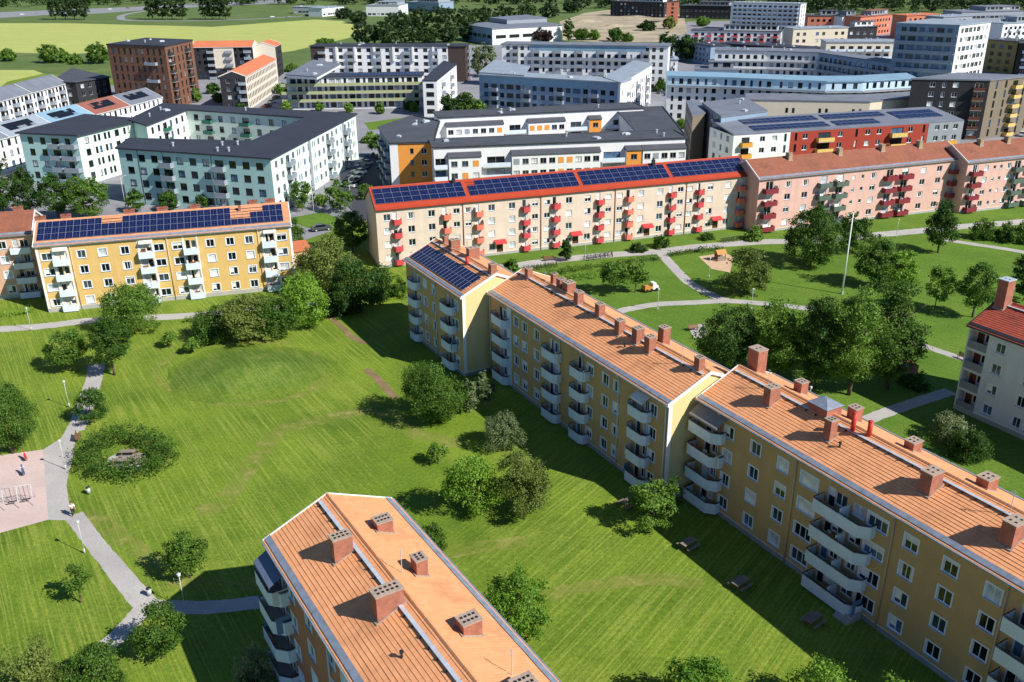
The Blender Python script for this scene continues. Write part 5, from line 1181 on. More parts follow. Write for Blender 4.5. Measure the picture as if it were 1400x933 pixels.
# --- hall
pts = P((633, 34), (673, 40), (768, 35), (720, 27), z=9.5); C = Bld('sports_hall', 'low white hall with a band of windows under a grey roof', pts[0]); e = C.block(pts, 9.5, ['far_bluegrey', 'far_white', 'far_white', 'far_white']); auto(e[0], 1, 'W', 6, 3, 3.2, 2.6, 1.8, 'dark'); auto(e[1], 1, 'WWWW.', 9, 3, 3.2, 3.6, 1.8, 'dark'); C.flat_roof(pts, 9.5, 'roof_grey', .5, .5)
p2 = [Vector((p.x, p.y)) * .6 + Vector((pts[3].x, pts[3].y)) * .4 for p in pts]; e = C.block(p2, 12.5, 'far_grey', 10.1); C.flat_roof(p2, 12.5, 'roof_grey', .2, .3)
# --- pale blue courtyard block
h = 14.2; pts = rect_px((655, 103), (848, 114), h, 10); C = Bld('apartment_block', 'pale blue and white courtyard block with grey metal roofs', pts[0]); e = C.block(pts, h, ['far_bluegrey', 'far_white', 'far_white', 'far_white'])
L = e[0].L; auto(e[0], 4, 'wbwWwbww', 3.0, 2.95, .5, 1.4, 1.4, 'dark', bal='balcony_grey'); e[0].panel(0.0, L * .78, h - 2.6, h - .05, 'roof_lightblue', .06); e[0].panel(L * .22, L * .48, 1, h - 2.7, 'far_white', .04) if False else None; C.flat_roof(pts, h, 'roof_pale', .4, .35); clutter(C, pts, h + .35, 5, 8)
p2 = P((848.5, 114), (891.5, 88.5), (868, 84), (826, 107), z=h + .2); e = C.block(p2, h + .2, 'far_white'); auto(e[0], 4, 'wnbnw', 3.4, 2.95, .6, 1.2, 1.5, 'dark', bal='balcony_grey'); C.flat_roof(p2, h + .2, 'roof_pale', .4, .35)
p2 = P((655, 100), (716, 104), (724, 92), (676, 83), z=h + .5); e = C.block(p2, h + .5, 'far_white', h + .36); C.flat_roof(p2, h + .5, 'roof_pale', .2, .3)
pts = rect_px((686, 61), (914, 64), 17.6, 11); C = Bld('apartment_block', 'tall white and pale blue block with a roof terrace line', pts[0]); e = C.block(pts, 17.6, ['far_white', 'far_white', 'far_white', 'far_white']); L = e[0].L
auto(e[0], 6, 'wbwwbn', 3.0, 2.9, .3, 1.3, 1.4, 'dark', bal='balcony_grey'); auto(e[1], 6, 'w', 4, 2.9); e[0].panel(L * .17, L * .87, 15.4, 17.5, 'roof_lightblue', .05); long_balcony(e[0], L * .15, L * .88, 12.0, 1.4, 'balcony_grey', .8); C.flat_roof(pts, 17.6, 'roof_grey', .5, .35)
# --- white and orange courtyard block right behind the cream house
h = 12.2; C = Bld('apartment_block', 'white courtyard block with orange panels behind the cream house', g(533, 196, h)); wp = P((518.6, 176), (532.5, 197), (592, 195.5), (600, 168), (565, 160), z=h)
e = C.block(wp, h, ['far_bluegrey', 'far_orange', 'far_white', 'far_white', 'far_white']); auto(e[0], 4, 'wb', 3, 2.9, .4, 1.2, 1.4, 'dark'); C.flat_roof(wp, h, 'roof_black', .3, .3, .25); clutter(C, wp, h + .3, 5, 4)
e[1].panel(0.0, 1.9, 0, h, 'far_white', .05)
for f in range(4): e[1].fwin(.95, 1.9 + 2.8 * f, .8, 1.2, 'grey') if False else None; e[1].fwin(e[1].L * .5, 1.9 + 2.8 * f, .9, 1.35, 'grey'); e[1].fwin(e[1].L * .78, 1.9 + 2.8 * f, 1.4, 1.35, 'far', GW_SUN)
fp = rect_px((592.5, 203), (937, 189.5), h + .3, 9.5); e = C.block(fp, h + .3, 'far_white'); L = e[0].L; f0 = e[0]
def bays(E, spans, z1, d, seed):
    q = random.Random(seed)
    for (a, b_, om) in spans:
        o0 = E.p + E.d * (E.L * a) + E.n * d; pts_ = rect(o0, E.ang, E.L * (b_ - a), d - .01); ee = C.block(pts_, z1, ['far_orange' if om else 'far_white'] + ['far_white'] * 3)
        n = max(1, int(E.L * (b_ - a) / 2.0))
        for i in range(n):
            t = ee[0].L * (i + .5) / n
            for f in range(3):
                z = z1 - 1.5 - 2.8 * f
                if q.random() < .3 and not om: ee[0].panel(t - .7, t + .7, z - .7, z + .7, q.choice(['far_orange', 'far_grey', 'far_orange']), .04, 'colour_panel')
                else: ee[0].fwin(t, z, 1.5, 1.3, 'grey', GW_SUN)
        m = MB(); m.hexa([(-.15, -.25, z1), (ee[0].L + .15, -.25, z1), (ee[0].L + .15, d - .02, z1), (-.15, d - .02, z1)], [(-.15, -.25, z1 + .15), (ee[0].L + .15, -.25, z1 + .15), (ee[0].L + .15, d - .02, z1 + 1.0), (-.15, d - .02, z1 + 1.0)]); m.build('bay_roof', 'roof_black', C.root, ee[0].loc(0, 0), E.ang)
bays(f0, [(.055, .18, 0), (.3, .65, 0), (.755, .815, 1), (.822, .997, 0)], h - 1.8, 1.6, 2)
for (a, b_) in ((0, .05), (.185, .295), (.655, .75)):
    for fz in (2.2, 5.0, 7.8): long_balcony(f0, L * a + .05, L * b_, fz, 1.5, 'balcony_white', 1.0); f0.fwin(L * (a + b_) / 2, fz + 1.35, min(4.2, L * (b_ - a) * .8), 1.7, 'grey')
    f0.fwin(L * (a + b_) / 2, h - .9, 1.6, 1.0, 'grey') if False else None
C.flat_roof(fp, h + .3, 'roof_black', .3, .25, .2); clutter(C, fp, h + .55, 7, 6)
bp = rect_px((600, 162), (880, 148.5), h + .6, 9); e = C.block(bp, h + .6, 'far_white'); bays(e[0], [(.03, .3, 0), (.42, .6, 0), (.72, .78, 1)], h - 1.6, 1.5, 5)
for (a, b_) in ((.31, .41), (.61, .71), (.8, .95)):
    for fz in (5.0, 7.8): long_balcony(e[0], e[0].L * a, e[0].L * b_, fz, 1.4, 'balcony_white', 1.0); e[0].fwin(e[0].L * (a + b_) / 2, fz + 1.35, 3.2, 1.7, 'grey')
C.flat_roof(bp, h + .6, 'roof_black', .3, .25, .2); clutter(C, bp, h + .85, 5, 16)
rp = P((872, 183), (936, 187), (905, 147.5), (842, 150), z=h - .3); e = C.block(rp, h - .3, 'far_white'); auto(e[1], 4, 'w', 3.2); C.flat_roof(rp, h - .3, 'roof_black', .25, .25, .2)
# --- red, white and grey mono-pitch block
h = 11.6; pts = rect_px((1003, 186), (1318, 166), h, 13); C = Bld('apartment_block', 'white, brick red and grey block with a sloping solar roof', pts[0]); e = C.block(pts, h, ['far_red', 'far_grey', 'far_white', 'far_white']); L = e[0].L; f0 = e[0]
for t, w in ((.05, 'b'), (.12, 'w'), (.17, 'w'), (.215, 'n'), (.26, 'n'), (.30, 'w'), (.38, 'B'), (.45, 'w'), (.52, 'n'), (.57, 'w'), (.62, 'w'), (.70, 'B'), (.76, 'w'), (.82, 'n'), (.88, 'w'), (.92, 'w'), (.965, 'w')):
    for f in range(4):
        z = .3 + 2.85 * f
        if w in 'bB': f0.fwin(L * t, z + 1.2, 3.6 if w == 'B' else 2.2, 1.9, 'dark'); far_balcony(f0, L * t, z, 4.6 if w == 'B' else 2.8, 1.4, 'balcony_yellow' if w == 'B' else 'balcony_orange')
        else: f0.fwin(L * t, z + 1.5, .7 if w == 'n' else 1.4, 1.9 if w == 'n' else 1.3, 'dark' if w == 'n' else 'far')
far_balcony(f0, L * .945, 5.9, 3, 1.3, 'balcony_orange'); 
# the three colours are separate lengths of wall: white and grey cladding set on the red
def clad(E, t0, t1, z0, z1, m, off=.05):
    b = MB(); xs = sorted({t0, t1, *[v for o in E.op for v in o[:2] if t0 < v < t1]}); zs = sorted({z0, z1, *[v for o in E.op for v in o[2:] if z0 < v < z1]})
    for i in range(len(xs) - 1):
        for j in range(len(zs) - 1):
            xc, zc = (xs[i] + xs[i + 1]) / 2, (zs[j] + zs[j + 1]) / 2
            if not any(o[0] < xc < o[1] and o[2] < zc < o[3] for o in E.op): b.poly([(xs[i], -off, zs[j]), (xs[i + 1], -off, zs[j]), (xs[i + 1], -off, zs[j + 1]), (xs[i], -off, zs[j + 1])])
    b.build('cladding', m, E.b.root, E.loc(0, 0), E.ang)
clad(f0, 0.0, L * .235, 0, h, 'far_white'); clad(f0, L * .84, L, 0, h, 'far_grey'); auto(e[3], 4, 'wn', 3, 2.85, .3)
a, b_, c, d = pts; m = MB(); z2 = h + 1.6
for q in ([(*C.rel(a)[:2], h), (*C.rel(b_)[:2], h), (*C.rel(c)[:2], z2), (*C.rel(d)[:2], z2)],): m.hexa([(x, y, z) for x, y, z in q], [(x, y, z + .35) for x, y, z in q])
for p_, q_ in ((b_, c), (d, a)): pass
m.build('roof', 'roof_grey', C.root)
for (u0, u1, v0, v1, n, lab) in ((.1, .42, .12, .42, 12, 'lower left'), (.45, .64, .12, .42, 8, 'lower middle'), (.1, .42, .55, .85, 12, 'upper left'), (.45, .72, .55, .85, 10, 'upper middle'), (.75, .95, .3, .8, 8, 'far end')):
    t = black_panels(C, pts, h + .4 + 1.6 * v0, 2, n, u0, v0, u1, v1, math.atan(1.6 / 13), 'blue', 'dark solar field on the red and white block roof, ' + lab)
    for ch in t.children: ch.location.z += (1.6 / 13) * ch.location.y + .04
# --- blue-grey and beige blocks beside it
pts = P((960, 142), (986, 161), (1049, 153), (1018, 135), z=14.5); C = Bld('apartment_block', 'blue grey block with a plain roof beside the red block', pts[0]); e = C.block(pts, 14.5, ['far_grey', 'far_bluegrey', 'far_bluegrey', 'far_bluegrey']); auto(e[0], 5, 'nw', 3, 2.85, .3, 1.2, 1.4, 'grey'); auto(e[1], 4, '..n', 3, 2.85, .3); C.flat_roof(pts, 14.5, 'roof_grey', .15, .4); clutter(C, pts, 14.9, 3, 2)
pts = P((938, 139), (947, 160), (964, 156), (956, 138), z=13.5); C = Bld('apartment_block', 'narrow beige block beside the blue grey one', pts[0]); e = C.block(pts, 13.5, 'far_brown'); auto(e[0], 4, 'n', 3, style='far'); C.flat_roof(pts, 13.5, 'roof_grey', .1, .3)
# --- long beige wall block and the white curved block
pts = P((1020, 137), (1190, 140), (1250, 134), (1250, 126), (1190, 130), (1020, 129), z=10.5); C = Bld('apartment_block', 'long beige block with small window groups behind the red block', pts[0]); e = C.block(pts, 10.5, 'far_beige'); auto(e[0], 3, 'p.', 4.5, 2.9, .3, 1.3, 1.3, 'dark'); C.flat_roof(pts, 10.5, 'roof_grey', .2, .3)
h = 14.6; fr = P((913, 105), (985, 107), (1060, 110), (1130, 112.5), (1180, 112), (1252, 108), z=h); bk = [Vector((p.x, p.y)) + Vector((1.5, 12)) for p in fr][::-1]; pts = [Vector((p.x, p.y)) for p in fr] + bk
C = Bld('apartment_block', 'long curved white block with a pale blue top floor', pts[0]); e = C.block(pts, h, 'far_lightblue')
for i in range(5):
    auto(e[i], 5, 'nwwn', 2.7, 2.9, .2, 1.2, 1.5, 'dark', margin=.5, gw=GW_FAR); long_balcony(e[i], 0, e[i].L, 8.9 + 2.6, 1.2, 'balcony_grey', .5); clad(e[i], 0.0, e[i].L, 0, 11.0, 'far_white')
C.flat_roof(pts, h, 'roof_lightblue', .4, .4)
h = 15.8; fr = P((978, 70), (1050, 71), (1120, 73), (1168, 80), (1242, 90), z=h); bk = [Vector((p.x, p.y)) + Vector((3, 12)) for p in fr][::-1]; pts = [Vector((p.x, p.y)) for p in fr] + bk
C = Bld('apartment_block', 'bent white block with balcony bands behind the curved one', pts[0]); e = C.block(pts, h, ['far_white', 'far_white', 'far_bluegrey', 'far_bluegrey'] + ['far_white'] * 6)
for i in range(4):
    auto(e[i], 5, 'wwnw', 2.6, 2.95, .4, 1.3, 1.4, 'dark', margin=.5); 
    for f in (1, 2, 3, 4): long_balcony(e[i], 0, e[i].L, .4 + 2.95 * f, 1.2, 'far_white' if i < 2 else 'balcony_grey', .8)
C.flat_roof(pts, h, 'roof_grey', .4, .4); clutter(C, pts, h + .4, 8, 31)
# --- glassy pale tower, dark brown block, olive block
h = 30; pts = P((1226, 33), (1312, 36), (1355, 31), (1275, 27), z=h); C = Bld('apartment_tower', 'pale blue glassy tower with balcony bands', pts[0]); e = C.block(pts, h, ['far_bluegrey', 'far_white', 'far_white', 'far_white'])
auto(e[0], 10, 'wWw', 2.7, 2.95, .3, 1.4, 1.6, 'grey', [('glass_blue', .6), ('glass_mid', .4)]); auto(e[1], 10, 'wWW', 2.8, 2.95, .3, 1.4, 1.5, 'far')
for f in range(1, 10): long_balcony(e[0], 0.3, e[0].L - .3, .3 + 2.95 * f, 1.0, 'balcony_grey', .9)
C.flat_roof(pts, h, 'roof_pale', .2, .4)
h = 17.4; pts = P((1247, 109), (1354, 111), (1412, 105), (1310, 101), z=h); C = Bld('apartment_block', 'dark brown block with yellow balconies on its sunny side', pts[0]); e = C.block(pts, h, ['far_black', 'far_brown', 'far_brown', 'far_black'])
auto(e[0], 6, '.wnw.bw', 3.2, 2.85, .3, 1.3, 1.3, 'far', GW_SUN, bal='door_brown'); auto(e[1], 6, 'nnb', 3.6, 2.85, .3, 1.3, 1.7, 'dark', bal='balcony_yellow', bd=1.6); C.flat_roof(pts, h, 'roof_grey', .2, .4)
FAR = [  # label, roof front edge, height, depth, wall, roof, floors, pattern
 ('olive clad block behind the dark brown one', (1350, 55), (1392, 58), 14, 12, 'far_olive', 'roof_black', 4, 'w', 'dark'),
 ('black block at the right edge behind the olive one', (1394, 60), (1450, 62), 14, 12, 'far_black', 'roof_black', 4, 'b', 'far'),
 ('dark gabled block with red balconies in the distance', (945, 42), (1068, 44), 9, 12, 'far_white', 'roof_black', 3, 'bw', 'dark'),
 ('dark roofed block with black solar panels behind the bent block', (985, 60), (1110, 68), 9, 12, 'far_black', 'roof_dark', 3, 'w', 'far'),
 ('low dark roofed house beside the far trees', (925, 56), (972, 64), 9, 11, 'far_bluegrey', 'roof_dark', 3, 'w', 'far'),
 ('white tower slab far behind the dark roofs', (1000, 4), (1095, 6), 18, 14, 'far_white', 'roof_pale', 6, 'b', 'dark'),
 ('long dark hall before the forest', (930, 8), (1000, 9), 10, 20, 'far_black', 'roof_black', 2, 'w', 'grey'),
 ('pink brick slab by the earth works', (912, 2), (928, 2), 16, 12, 'far_salmon', 'roof_black', 5, 'w', 'dark'),
 ('dark brick slab by the earth works', (835, 2), (908, 4), 12, 14, 'far_black', 'roof_black', 4, 'w', 'grey'),
 ('cream block with a terrace behind the bent block', (1085, 40), (1160, 38), 12, 12, 'far_beige', 'roof_pale', 3, 'ww.', 'dark'),
 ('white framed block with rooftop solar rows', (1130, 58), (1224, 58), 14, 12, 'far_cream', 'roof_pale', 4, 'b', 'dark'),
 ('salmon block with dark red roof near the forest', (1105, 22), (1150, 22), 12, 12, 'far_salmon', 'roof_black', 3, 'w', 'dark'),
 ('white block between the salmon ones', (1152, 23), (1176, 22), 12, 12, 'far_white', 'roof_black', 3, 'w', 'dark'),
 ('second salmon block with brick red end', (1177, 24), (1220, 20), 12, 12, 'far_salmon', 'roof_brickred', 3, 'w', 'dark'),
 ('dark flat house before the salmon blocks', (1158, 38), (1200, 37), 9, 10, 'far_black', 'roof_black', 2, 'w', 'far'),
 ('pink topped block behind the pale tower', (1240, 22), (1285, 20), 14, 12, 'far_salmon', 'roof_orange2', 4, 'w', 'dark'),
 ('pale grey block right of the pale tower', (1290, 24), (1330, 22), 14, 14, 'far_grey', 'roof_pale', 4, 'w', 'dark'),
 ('grey roofed hall in the right distance', (1315, 17), (1400, 15), 10, 22, 'far_grey', 'roof_grey', 2, 'W', 'grey'),
 ('white and pink block at the right edge', (1372, 33), (1425, 30), 14, 12, 'far_white', 'roof_pale', 4, 'wb', 'dark'),
 ('slate grey block before the white and pink one', (1356, 33), (1374, 35), 12, 14, 'far_bluegrey', 'roof_grey', 4, 'w', 'dark'),
 ('white low house beside the tall white block', (917, 82), (927, 82), 9, 10, 'far_white', 'roof_pale', 3, 'b', 'dark'),
 ('small grey roofed house in front of the bent block', (950, 96), (1010, 97), 9, 12, 'far_lightblue', 'roof_grey', 3, 'w', 'dark'),
 ('white industrial hall among the far trees', (500, 8), (545, 8), 9, 30, 'far_white', 'roof_pale', 1, 'W', 'grey'),
 ('pale shed along the motorway', (400, 10), (435, 10), 6, 15, 'far_grey', 'roof_pale', 1, 'W', 'grey'),
 ('white farm hall beside the far trees', (440, 12), (470, 9), 7, 15, 'far_white', 'roof_pale', 1, 'W', 'grey'),
 ('blue grey hall at the top among far trees', (555, 3), (600, 4), 9, 25, 'far_bluegrey', 'roof_pale', 1, 'W', 'grey')]
for lab, a, b_, h, D, wl, rf, nf, pat, st in FAR:
    pts = rect_px(a, b_, h, D); C = Bld('far_building', lab, pts[0], 'building', 'buildings in the distance'); e = C.block(pts, h, wl); auto(e[0], nf, pat, 3.6, (h - 1) / nf, .3, 1.6, 1.5, st, bal='balcony_red' if 'red balconies' in lab else 'balcony_white'); auto(e[1], nf, 'w', 4, (h - 1) / nf, .3, 1.6, 1.5, st)
    C.flat_roof(pts, h, rf, .4, .4); clutter(C, pts, h + .4, 5, len(lab))
    if len(lab) % 3 and h > 8:      # set-back top storey
        q0 = offset_poly(pts, -2.2); k_ = .25 + .05 * (len(lab) % 5); q1 = [q0[0].lerp(q0[1], k_), q0[1], q0[2], q0[3].lerp(q0[2], k_)]; e2 = C.block(q1, h + 3.0, ('far_white', 'far_grey', wl)[len(lab) % 3 - 1], h + .38); auto(e2[0], 1, 'wW', 3, 2.6, h + .5, 1.5, 1.5, st, margin=.5); C.flat_roof(q1, h + 3.0, rf, .3, .25)
# low brick annex with orange roof beside the yellow house
pts = rect_px((400, 345), (424, 342), 3.0, 6); C = Bld('garage', 'small brick annex with orange roof beside the bright yellow house', pts[0], 'shed'); e = C.block(pts, 3.0, 'peach_render'); e[0].door(e[0].L * .5, 1.6, 2.1, 'door_brown'); C.flat_roof(pts, 3.0, 'roof_orange2', .3, .25)
# --- trees among and beyond the blocks
def ftree(px, ytop, w, lab, leaf='leaf_mid', kind='round', grp='trees among the far blocks'): return tree(px, ytop, w, lab, kind, leaf, .06, grp, dens=.6)
for x, y, tp, w, lf, kd, lab in ((662, 105, 57, 40, 'leaf_silver', 'round', 'big silvery willow between the brown ended and pale blue blocks'), (637, 165, 122, 34, 'leaf_mid', 'round', 'tree at the corner of the sage balcony block'), (612, 165, 128, 22, 'leaf_dark', 'oval', 'slim dark tree at the sage block end wall'), (655, 165, 135, 30, 'leaf_mid', 'bush', 'bush beside the pale blue block'),
        (392, 152, 138, 12, 'leaf_light', 'oval', 'little street tree before the sage balconies, western'), (437, 152, 139, 12, 'leaf_light', 'oval', 'little street tree before the sage balconies, second'), (477, 154, 140, 12, 'leaf_mid', 'oval', 'little street tree before the sage balconies, third'), (520, 156, 139, 13, 'leaf_mid', 'oval', 'little street tree before the sage balconies, fourth'), (566, 153, 139, 12, 'leaf_light', 'oval', 'little street tree before the sage balconies, last'),
        (735, 58, 38, 20, 'leaf_purple', 'oval', 'purple leaved tree before the white hall'), (748, 58, 41, 16, 'leaf_purple', 'round', 'second purple leaved tree before the white hall'), (777, 57, 24, 16, 'leaf_mid', 'oval', 'upright tree beside the white hall'), (795, 55, 38, 24, 'leaf_mid', 'round', 'round tree past the upright one by the hall'), (812, 55, 40, 16, 'leaf_mid', 'round', 'small tree before the earth works'), (841, 57, 36, 22, 'leaf_dark', 'round', 'dark tree before the earth works'), (858, 57, 44, 16, 'leaf_mid', 'bush', 'bush before the earth works'),
        (912, 82, 42, 36, 'leaf_dark', 'round', 'dark tree behind the tall white block'), (938, 84, 44, 32, 'leaf_dark', 'oval', 'dark poplar beside the low dark roofed house'), (955, 82, 52, 20, 'leaf_dark', 'oval', 'second dark poplar near the low house'),
        (1398, 175, 118, 30, 'leaf_mid', 'round', 'tree behind the dark brown block'), (1092, 208, 196, 24, 'leaf_mid', 'bush', 'bush in front of the red block'), (905, 125, 108, 24, 'leaf_mid', 'bush', 'bush below the tall white block'),
        (932, 175, 160, 22, 'leaf_mid', 'bush', 'bush between the white and the beige blocks'), (70, 86, 58, 36, 'leaf_mid', 'round', 'round field tree before the crop'), (12, 84, 66, 22, 'leaf_mid', 'round', 'small field tree at the left edge'), (105, 88, 72, 18, 'leaf_mid', 'bush', 'field bush beside the round tree'), (135, 87, 57, 36, 'leaf_mid', 'round', 'field tree next to the brick tower'), (90, 86, 68, 18, 'leaf_mid', 'bush', 'low field bush joining the round tree'), (446, 62, 50, 32, 'leaf_mid', 'bush', 'bush at the field edge behind the brown ended block'),
        (915, 40, 22, 18, 'leaf_olive', 'round', 'pale tree by the pink brick slab'), (885, 42, 26, 30, 'leaf_dark', 'bush', 'scrub on the earth works'), (330, 160, 140, 24, 'leaf_dark', 'bush', 'dark shrubs between the tower and the cream house')):
    ftree((x, y), tp, w, lab, lf, kd)
for i, (x0, x1, tp, yb) in enumerate(((70, 122, -8, 27), (202, 256, -8, 27), (277, 313, -8, 27))):
    for k in range(4): ftree((x0 + (x1 - x0) * (k + .5) / 4, yb), tp, 20, ('dark tree of the western clump by the motorway', 'dark tree of the middle clump by the motorway', 'dark tree of the eastern clump by the motorway')[i], 'leaf_far', 'oval', ('western motorway clump', 'middle motorway clump', 'eastern motorway clump')[i])
for k, (x, y, tp, w) in enumerate(((500, 62, 28, 40), (530, 62, 26, 44), (560, 60, 20, 44), (585, 60, 34, 44), (612, 58, 36, 34), (640, 56, 24, 30), (545, 42, 12, 40), (575, 40, 6, 40), (605, 42, 4, 44), (635, 40, 6, 40), (490, 32, 14, 30), (470, 26, 10, 26), (660, 36, 6, 40), (690, 32, 4, 36), (720, 28, 2, 36), (750, 24, 2, 36), (782, 18, 0, 30))):
    ftree((x, y), tp, w, 'dense green tree of the grove beyond the field', 'leaf_far', 'round', 'grove beyond the field')
# far woods: one mass
def woods(name, px, n, hmin, hmax, seed, leaf='leaf_far'):
    r = np.random.default_rng(seed); A, B_, Cc, D_ = [g(*p) for p in px]; cs, nms = [], []
    for i in range(n):
        u, v = r.random(), r.random(); p = (A * (1 - u) + B_ * u) * (1 - v) + (D_ * (1 - u) + Cc * u) * v; h = r.uniform(hmin, hmax); R = h * r.uniform(.28, .42)
        c, nm = crown_points(int(r.integers(1, 9999)), 'oval', 15); c = c * np.array([R, R, h]); c[:, :2] += (p.x, p.y); cs.append(c); nms.append(nm)
    me = quads_mesh(name, leaf_cloud(np.concatenate(cs), np.concatenate(nms), 8, (1.4, 1.4, 1.1), 1.35, seed), leaf); tag(put(name, me), 'dark mass of distant woodland', 'woodland', None, 'stuff')
woods('far_woods', ((1085, 20), (1520, 15), (1750, -10), (1020, -6)), 520, 13, 21, 3)
woods('far_woods', ((790, 15), (1010, 8), (1080, -14), (760, -14)), 220, 12, 19, 6)
woods('far_woods', ((-250, 12), (470, 7), (520, -14), (-400, -8)), 640, 11, 19, 4)
woods('far_woods', ((470, 8), (800, 7), (850, -16), (420, -14)), 380, 11, 18, 5)

# ================================================================== furniture and small things
mat('wood_grey', '#8a7f72', 0.85, 0.2, 2.0); mat('wood_brown', '#7a5a3e', 0.8, 0.2, 2.0); mat('white_metal', '#e4e4e2', 0.4, 0.05); mat('lamp_metal', '#b9bdbd', 0.45, 0.1); mat('lamp_globe', '#c9c9c2', 0.3, 0.03)
mat('toy_red', '#c8333a', 0.4, 0.1); mat('toy_blue', '#3c5a86', 0.4, 0.1); mat('toy_orange', '#bd8444', 0.5, 0.1); mat('rubber', '#1b1b1d', 0.8, 0.1); mat('steel_dark', '#4a4d52', 0.4, 0.1, metal=.5); mat('skin', '#c99a7d', 0.6, 0.05); mat('cloth_white', '#e6e4df', 0.9, 0.05); mat('cloth_dark', '#23262e', 0.9, 0.1); mat('hair_dark', '#3a2a20', 0.8, 0.1)
COPY = {}
def instance(key, build, name, label, cat, loc, rz=0.0, group=None, scale=None):
    """first call builds the thing's part meshes, later calls put the same meshes under a new thing"""
    if key not in COPY: COPY[key] = build()
    t = thing(name, label, cat, loc, rz, group)
    if scale: t.scale = (scale,) * 3
    for pn, me, l, rot, kids in COPY[key]:
        o = put(pn, me, t, l, rot=rot)
        for kn, km, kl, kr in kids: put(kn, km, o, kl, rot=kr)
    return t
Z3 = (0, 0, 0)
def b_table():
    out = []; m = MB(); m.box(-.9, .9, -.06, .06, 0, .05); plank = m.mesh('plank', 'wood_grey'); 
    for i in range(5): out.append(('table_plank', plank, (0, -.3 + .15 * i, .70), Z3, []))
    for sy in (-1, 1):
        for k in range(2): out.append(('seat_plank', plank, (0, sy * (.62 + .15 * k), .42), Z3, []))
    l = MB()
    for x in (-.65, .65):
        l.seg((x, -.75), (x, -.2), .07, 0, .08, 0, .62, .70); l.seg((x, .75), (x, .2), .07, 0, .08, 0, .62, .70); l.box(x - .04, x + .04, -.8, .8, .36, .42)
    out.append(('trestle', l.mesh('trestle', 'wood_brown'), Z3, Z3, [])); return out
def at(px, z=0.0): return tuple(g(*px, z))
for px, lab in (((941, 749), 'picnic table in the terrace shadow beside the grey awning stack'), ((1012, 803), 'picnic table in the terrace shadow between two window columns'), ((1111, 853), 'picnic table in the terrace shadow near the long balconies'), ((858, 692), 'picnic table half hidden by the tree at the yellow gable')): instance('table', b_table, 'picnic_table', lab, 'picnic table', at(px), U + math.pi / 2 + .15, 'picnic tables')
sheet('paved_ring', [g(138 + 35 + 27 * math.cos(a * math.pi / 10), 631 + 11 * math.sin(a * math.pi / 10)) for a in range(20)][::-1], 'path_gravel', .02)
for px, r, lab in (((165, 636), .1, 'picnic table inside the hedge ring, on the side of the path'), ((176, 624), .05, 'picnic table inside the hedge ring against the far hedge'), ((188, 632), 1.5, 'picnic table inside the hedge ring facing the mound')): instance('table', b_table, 'picnic_table', lab, 'picnic table', at(px, .02), r, 'picnic tables')
def b_lamp():
    p = MB(); p.tube((0, 0, 0), (0, 0, 3.6), .045, .035, 8); p.tube((0, 0, 0), (0, 0, .6), .09, .09, 8)
    h = MB(); h.ball((0, 0, 3.70), .17, 10, 0, .8); c = MB(); c.tube((0, 0, 3.86), (0, 0, 3.93), .2, .08, 10)
    return [('post', p.mesh('post', 'lamp_metal', True), Z3, Z3, []), ('lamp_globe', h.mesh('lamp_globe', 'lamp_globe', True), Z3, Z3, []), ('lamp_cap', c.mesh('lamp_cap', 'lamp_metal'), Z3, Z3, [])]
for px, lab in (((116, 757), 'park lamp post beside the path down from the playground'), ((95, 557), 'park lamp post on the lawn by the small dark tree'), ((253, 832), 'park lamp post in the shadow of the terracotta house'), ((90, 642), 'park lamp post between asphalt and hedge ring'), ((899, 425), 'lamp post on the curved park path'), ((1027, 425), 'lamp post by the golden green park tree'), ((969, 380), 'lamp post by the sandpit'), ((1104, 566), 'lamp post behind the terrace roof pipes'), ((43, 452), 'lamp post on the path below the peach house'), ((620, 378), 'lamp post where the long path leaves the cream house'), ((800, 352), 'lamp post on the long path near the second canopy'), ((1225, 325), 'lamp post before the pink house door')): instance('lamp', b_lamp, 'lamp_post', lab, 'lamp post', at(px), 0, 'park lamps')
def b_street():
    p = MB(); p.tube((0, 0, 0), (0, 0, 7), .08, .05, 8); p.tube((0, 0, 7), (1.2, 0, 7.3), .04, .04, 6); h = MB(); h.box(1.1, 1.8, -.13, .13, 7.24, 7.36)
    return [('post', p.mesh('post', 'lamp_metal', True), Z3, Z3, []), ('lamp_head', h.mesh('lamp_head', 'galvanised'), Z3, Z3, [])]
for px, lab in (((302, 287), 'street lamp in front of the mint block'), ((480, 285), 'street lamp at the car park entrance'), ((172, 284), 'street lamp by the mint block corner'), ((630, 160), 'street lamp beside the sage balcony block'), ((536, 225), 'street lamp along the car park'), ((430, 300), 'street lamp at the crossing by the yellow house')): instance('street', b_street, 'street_lamp', lab, 'street lamp', at(px), 1.2, 'street lamps')
# flagpole
p = g(1151, 402); t = thing('flagpole', 'tall white flagpole with a gilded ball among the park trees', 'flagpole', (p.x, p.y, 0)); hh = height_at(p, 290)
m = MB(); m.tube((0, 0, 0), (0, 0, hh), .16, .07, 12); m.build('pole', 'white_metal', t, smooth=True); m = MB(); m.ball((0, 0, hh + .1), .14, 10); m.build('finial', 'balcony_yellow', t, smooth=True); m = MB(); m.tube((0, 0, 0), (0, 0, .5), .25, .22, 10); m.build('base', 'concrete', t)
# small brick shed
p = g(1236, 515); t = thing('brick_shed', 'small red brick enclosure with a flat lid on the lawn by the white house', 'shed', (p.x, p.y, 0), math.radians(25)); m = MB()
m.box(0, 2.6, 0, .25, 0, 1.2); m.box(0, 2.6, 1.55, 1.8, 0, 1.2); m.box(0, .25, .25, 1.55, 0, 1.2); m.box(2.35, 2.6, .25, 1.55, 0, 1.2); m.build('brick_wall', 'brick_red', t); m = MB(); m.box(.2, 1.25, .2, 1.6, 1.21, 1.28); m.build('lid', 'gutter_metal', t)
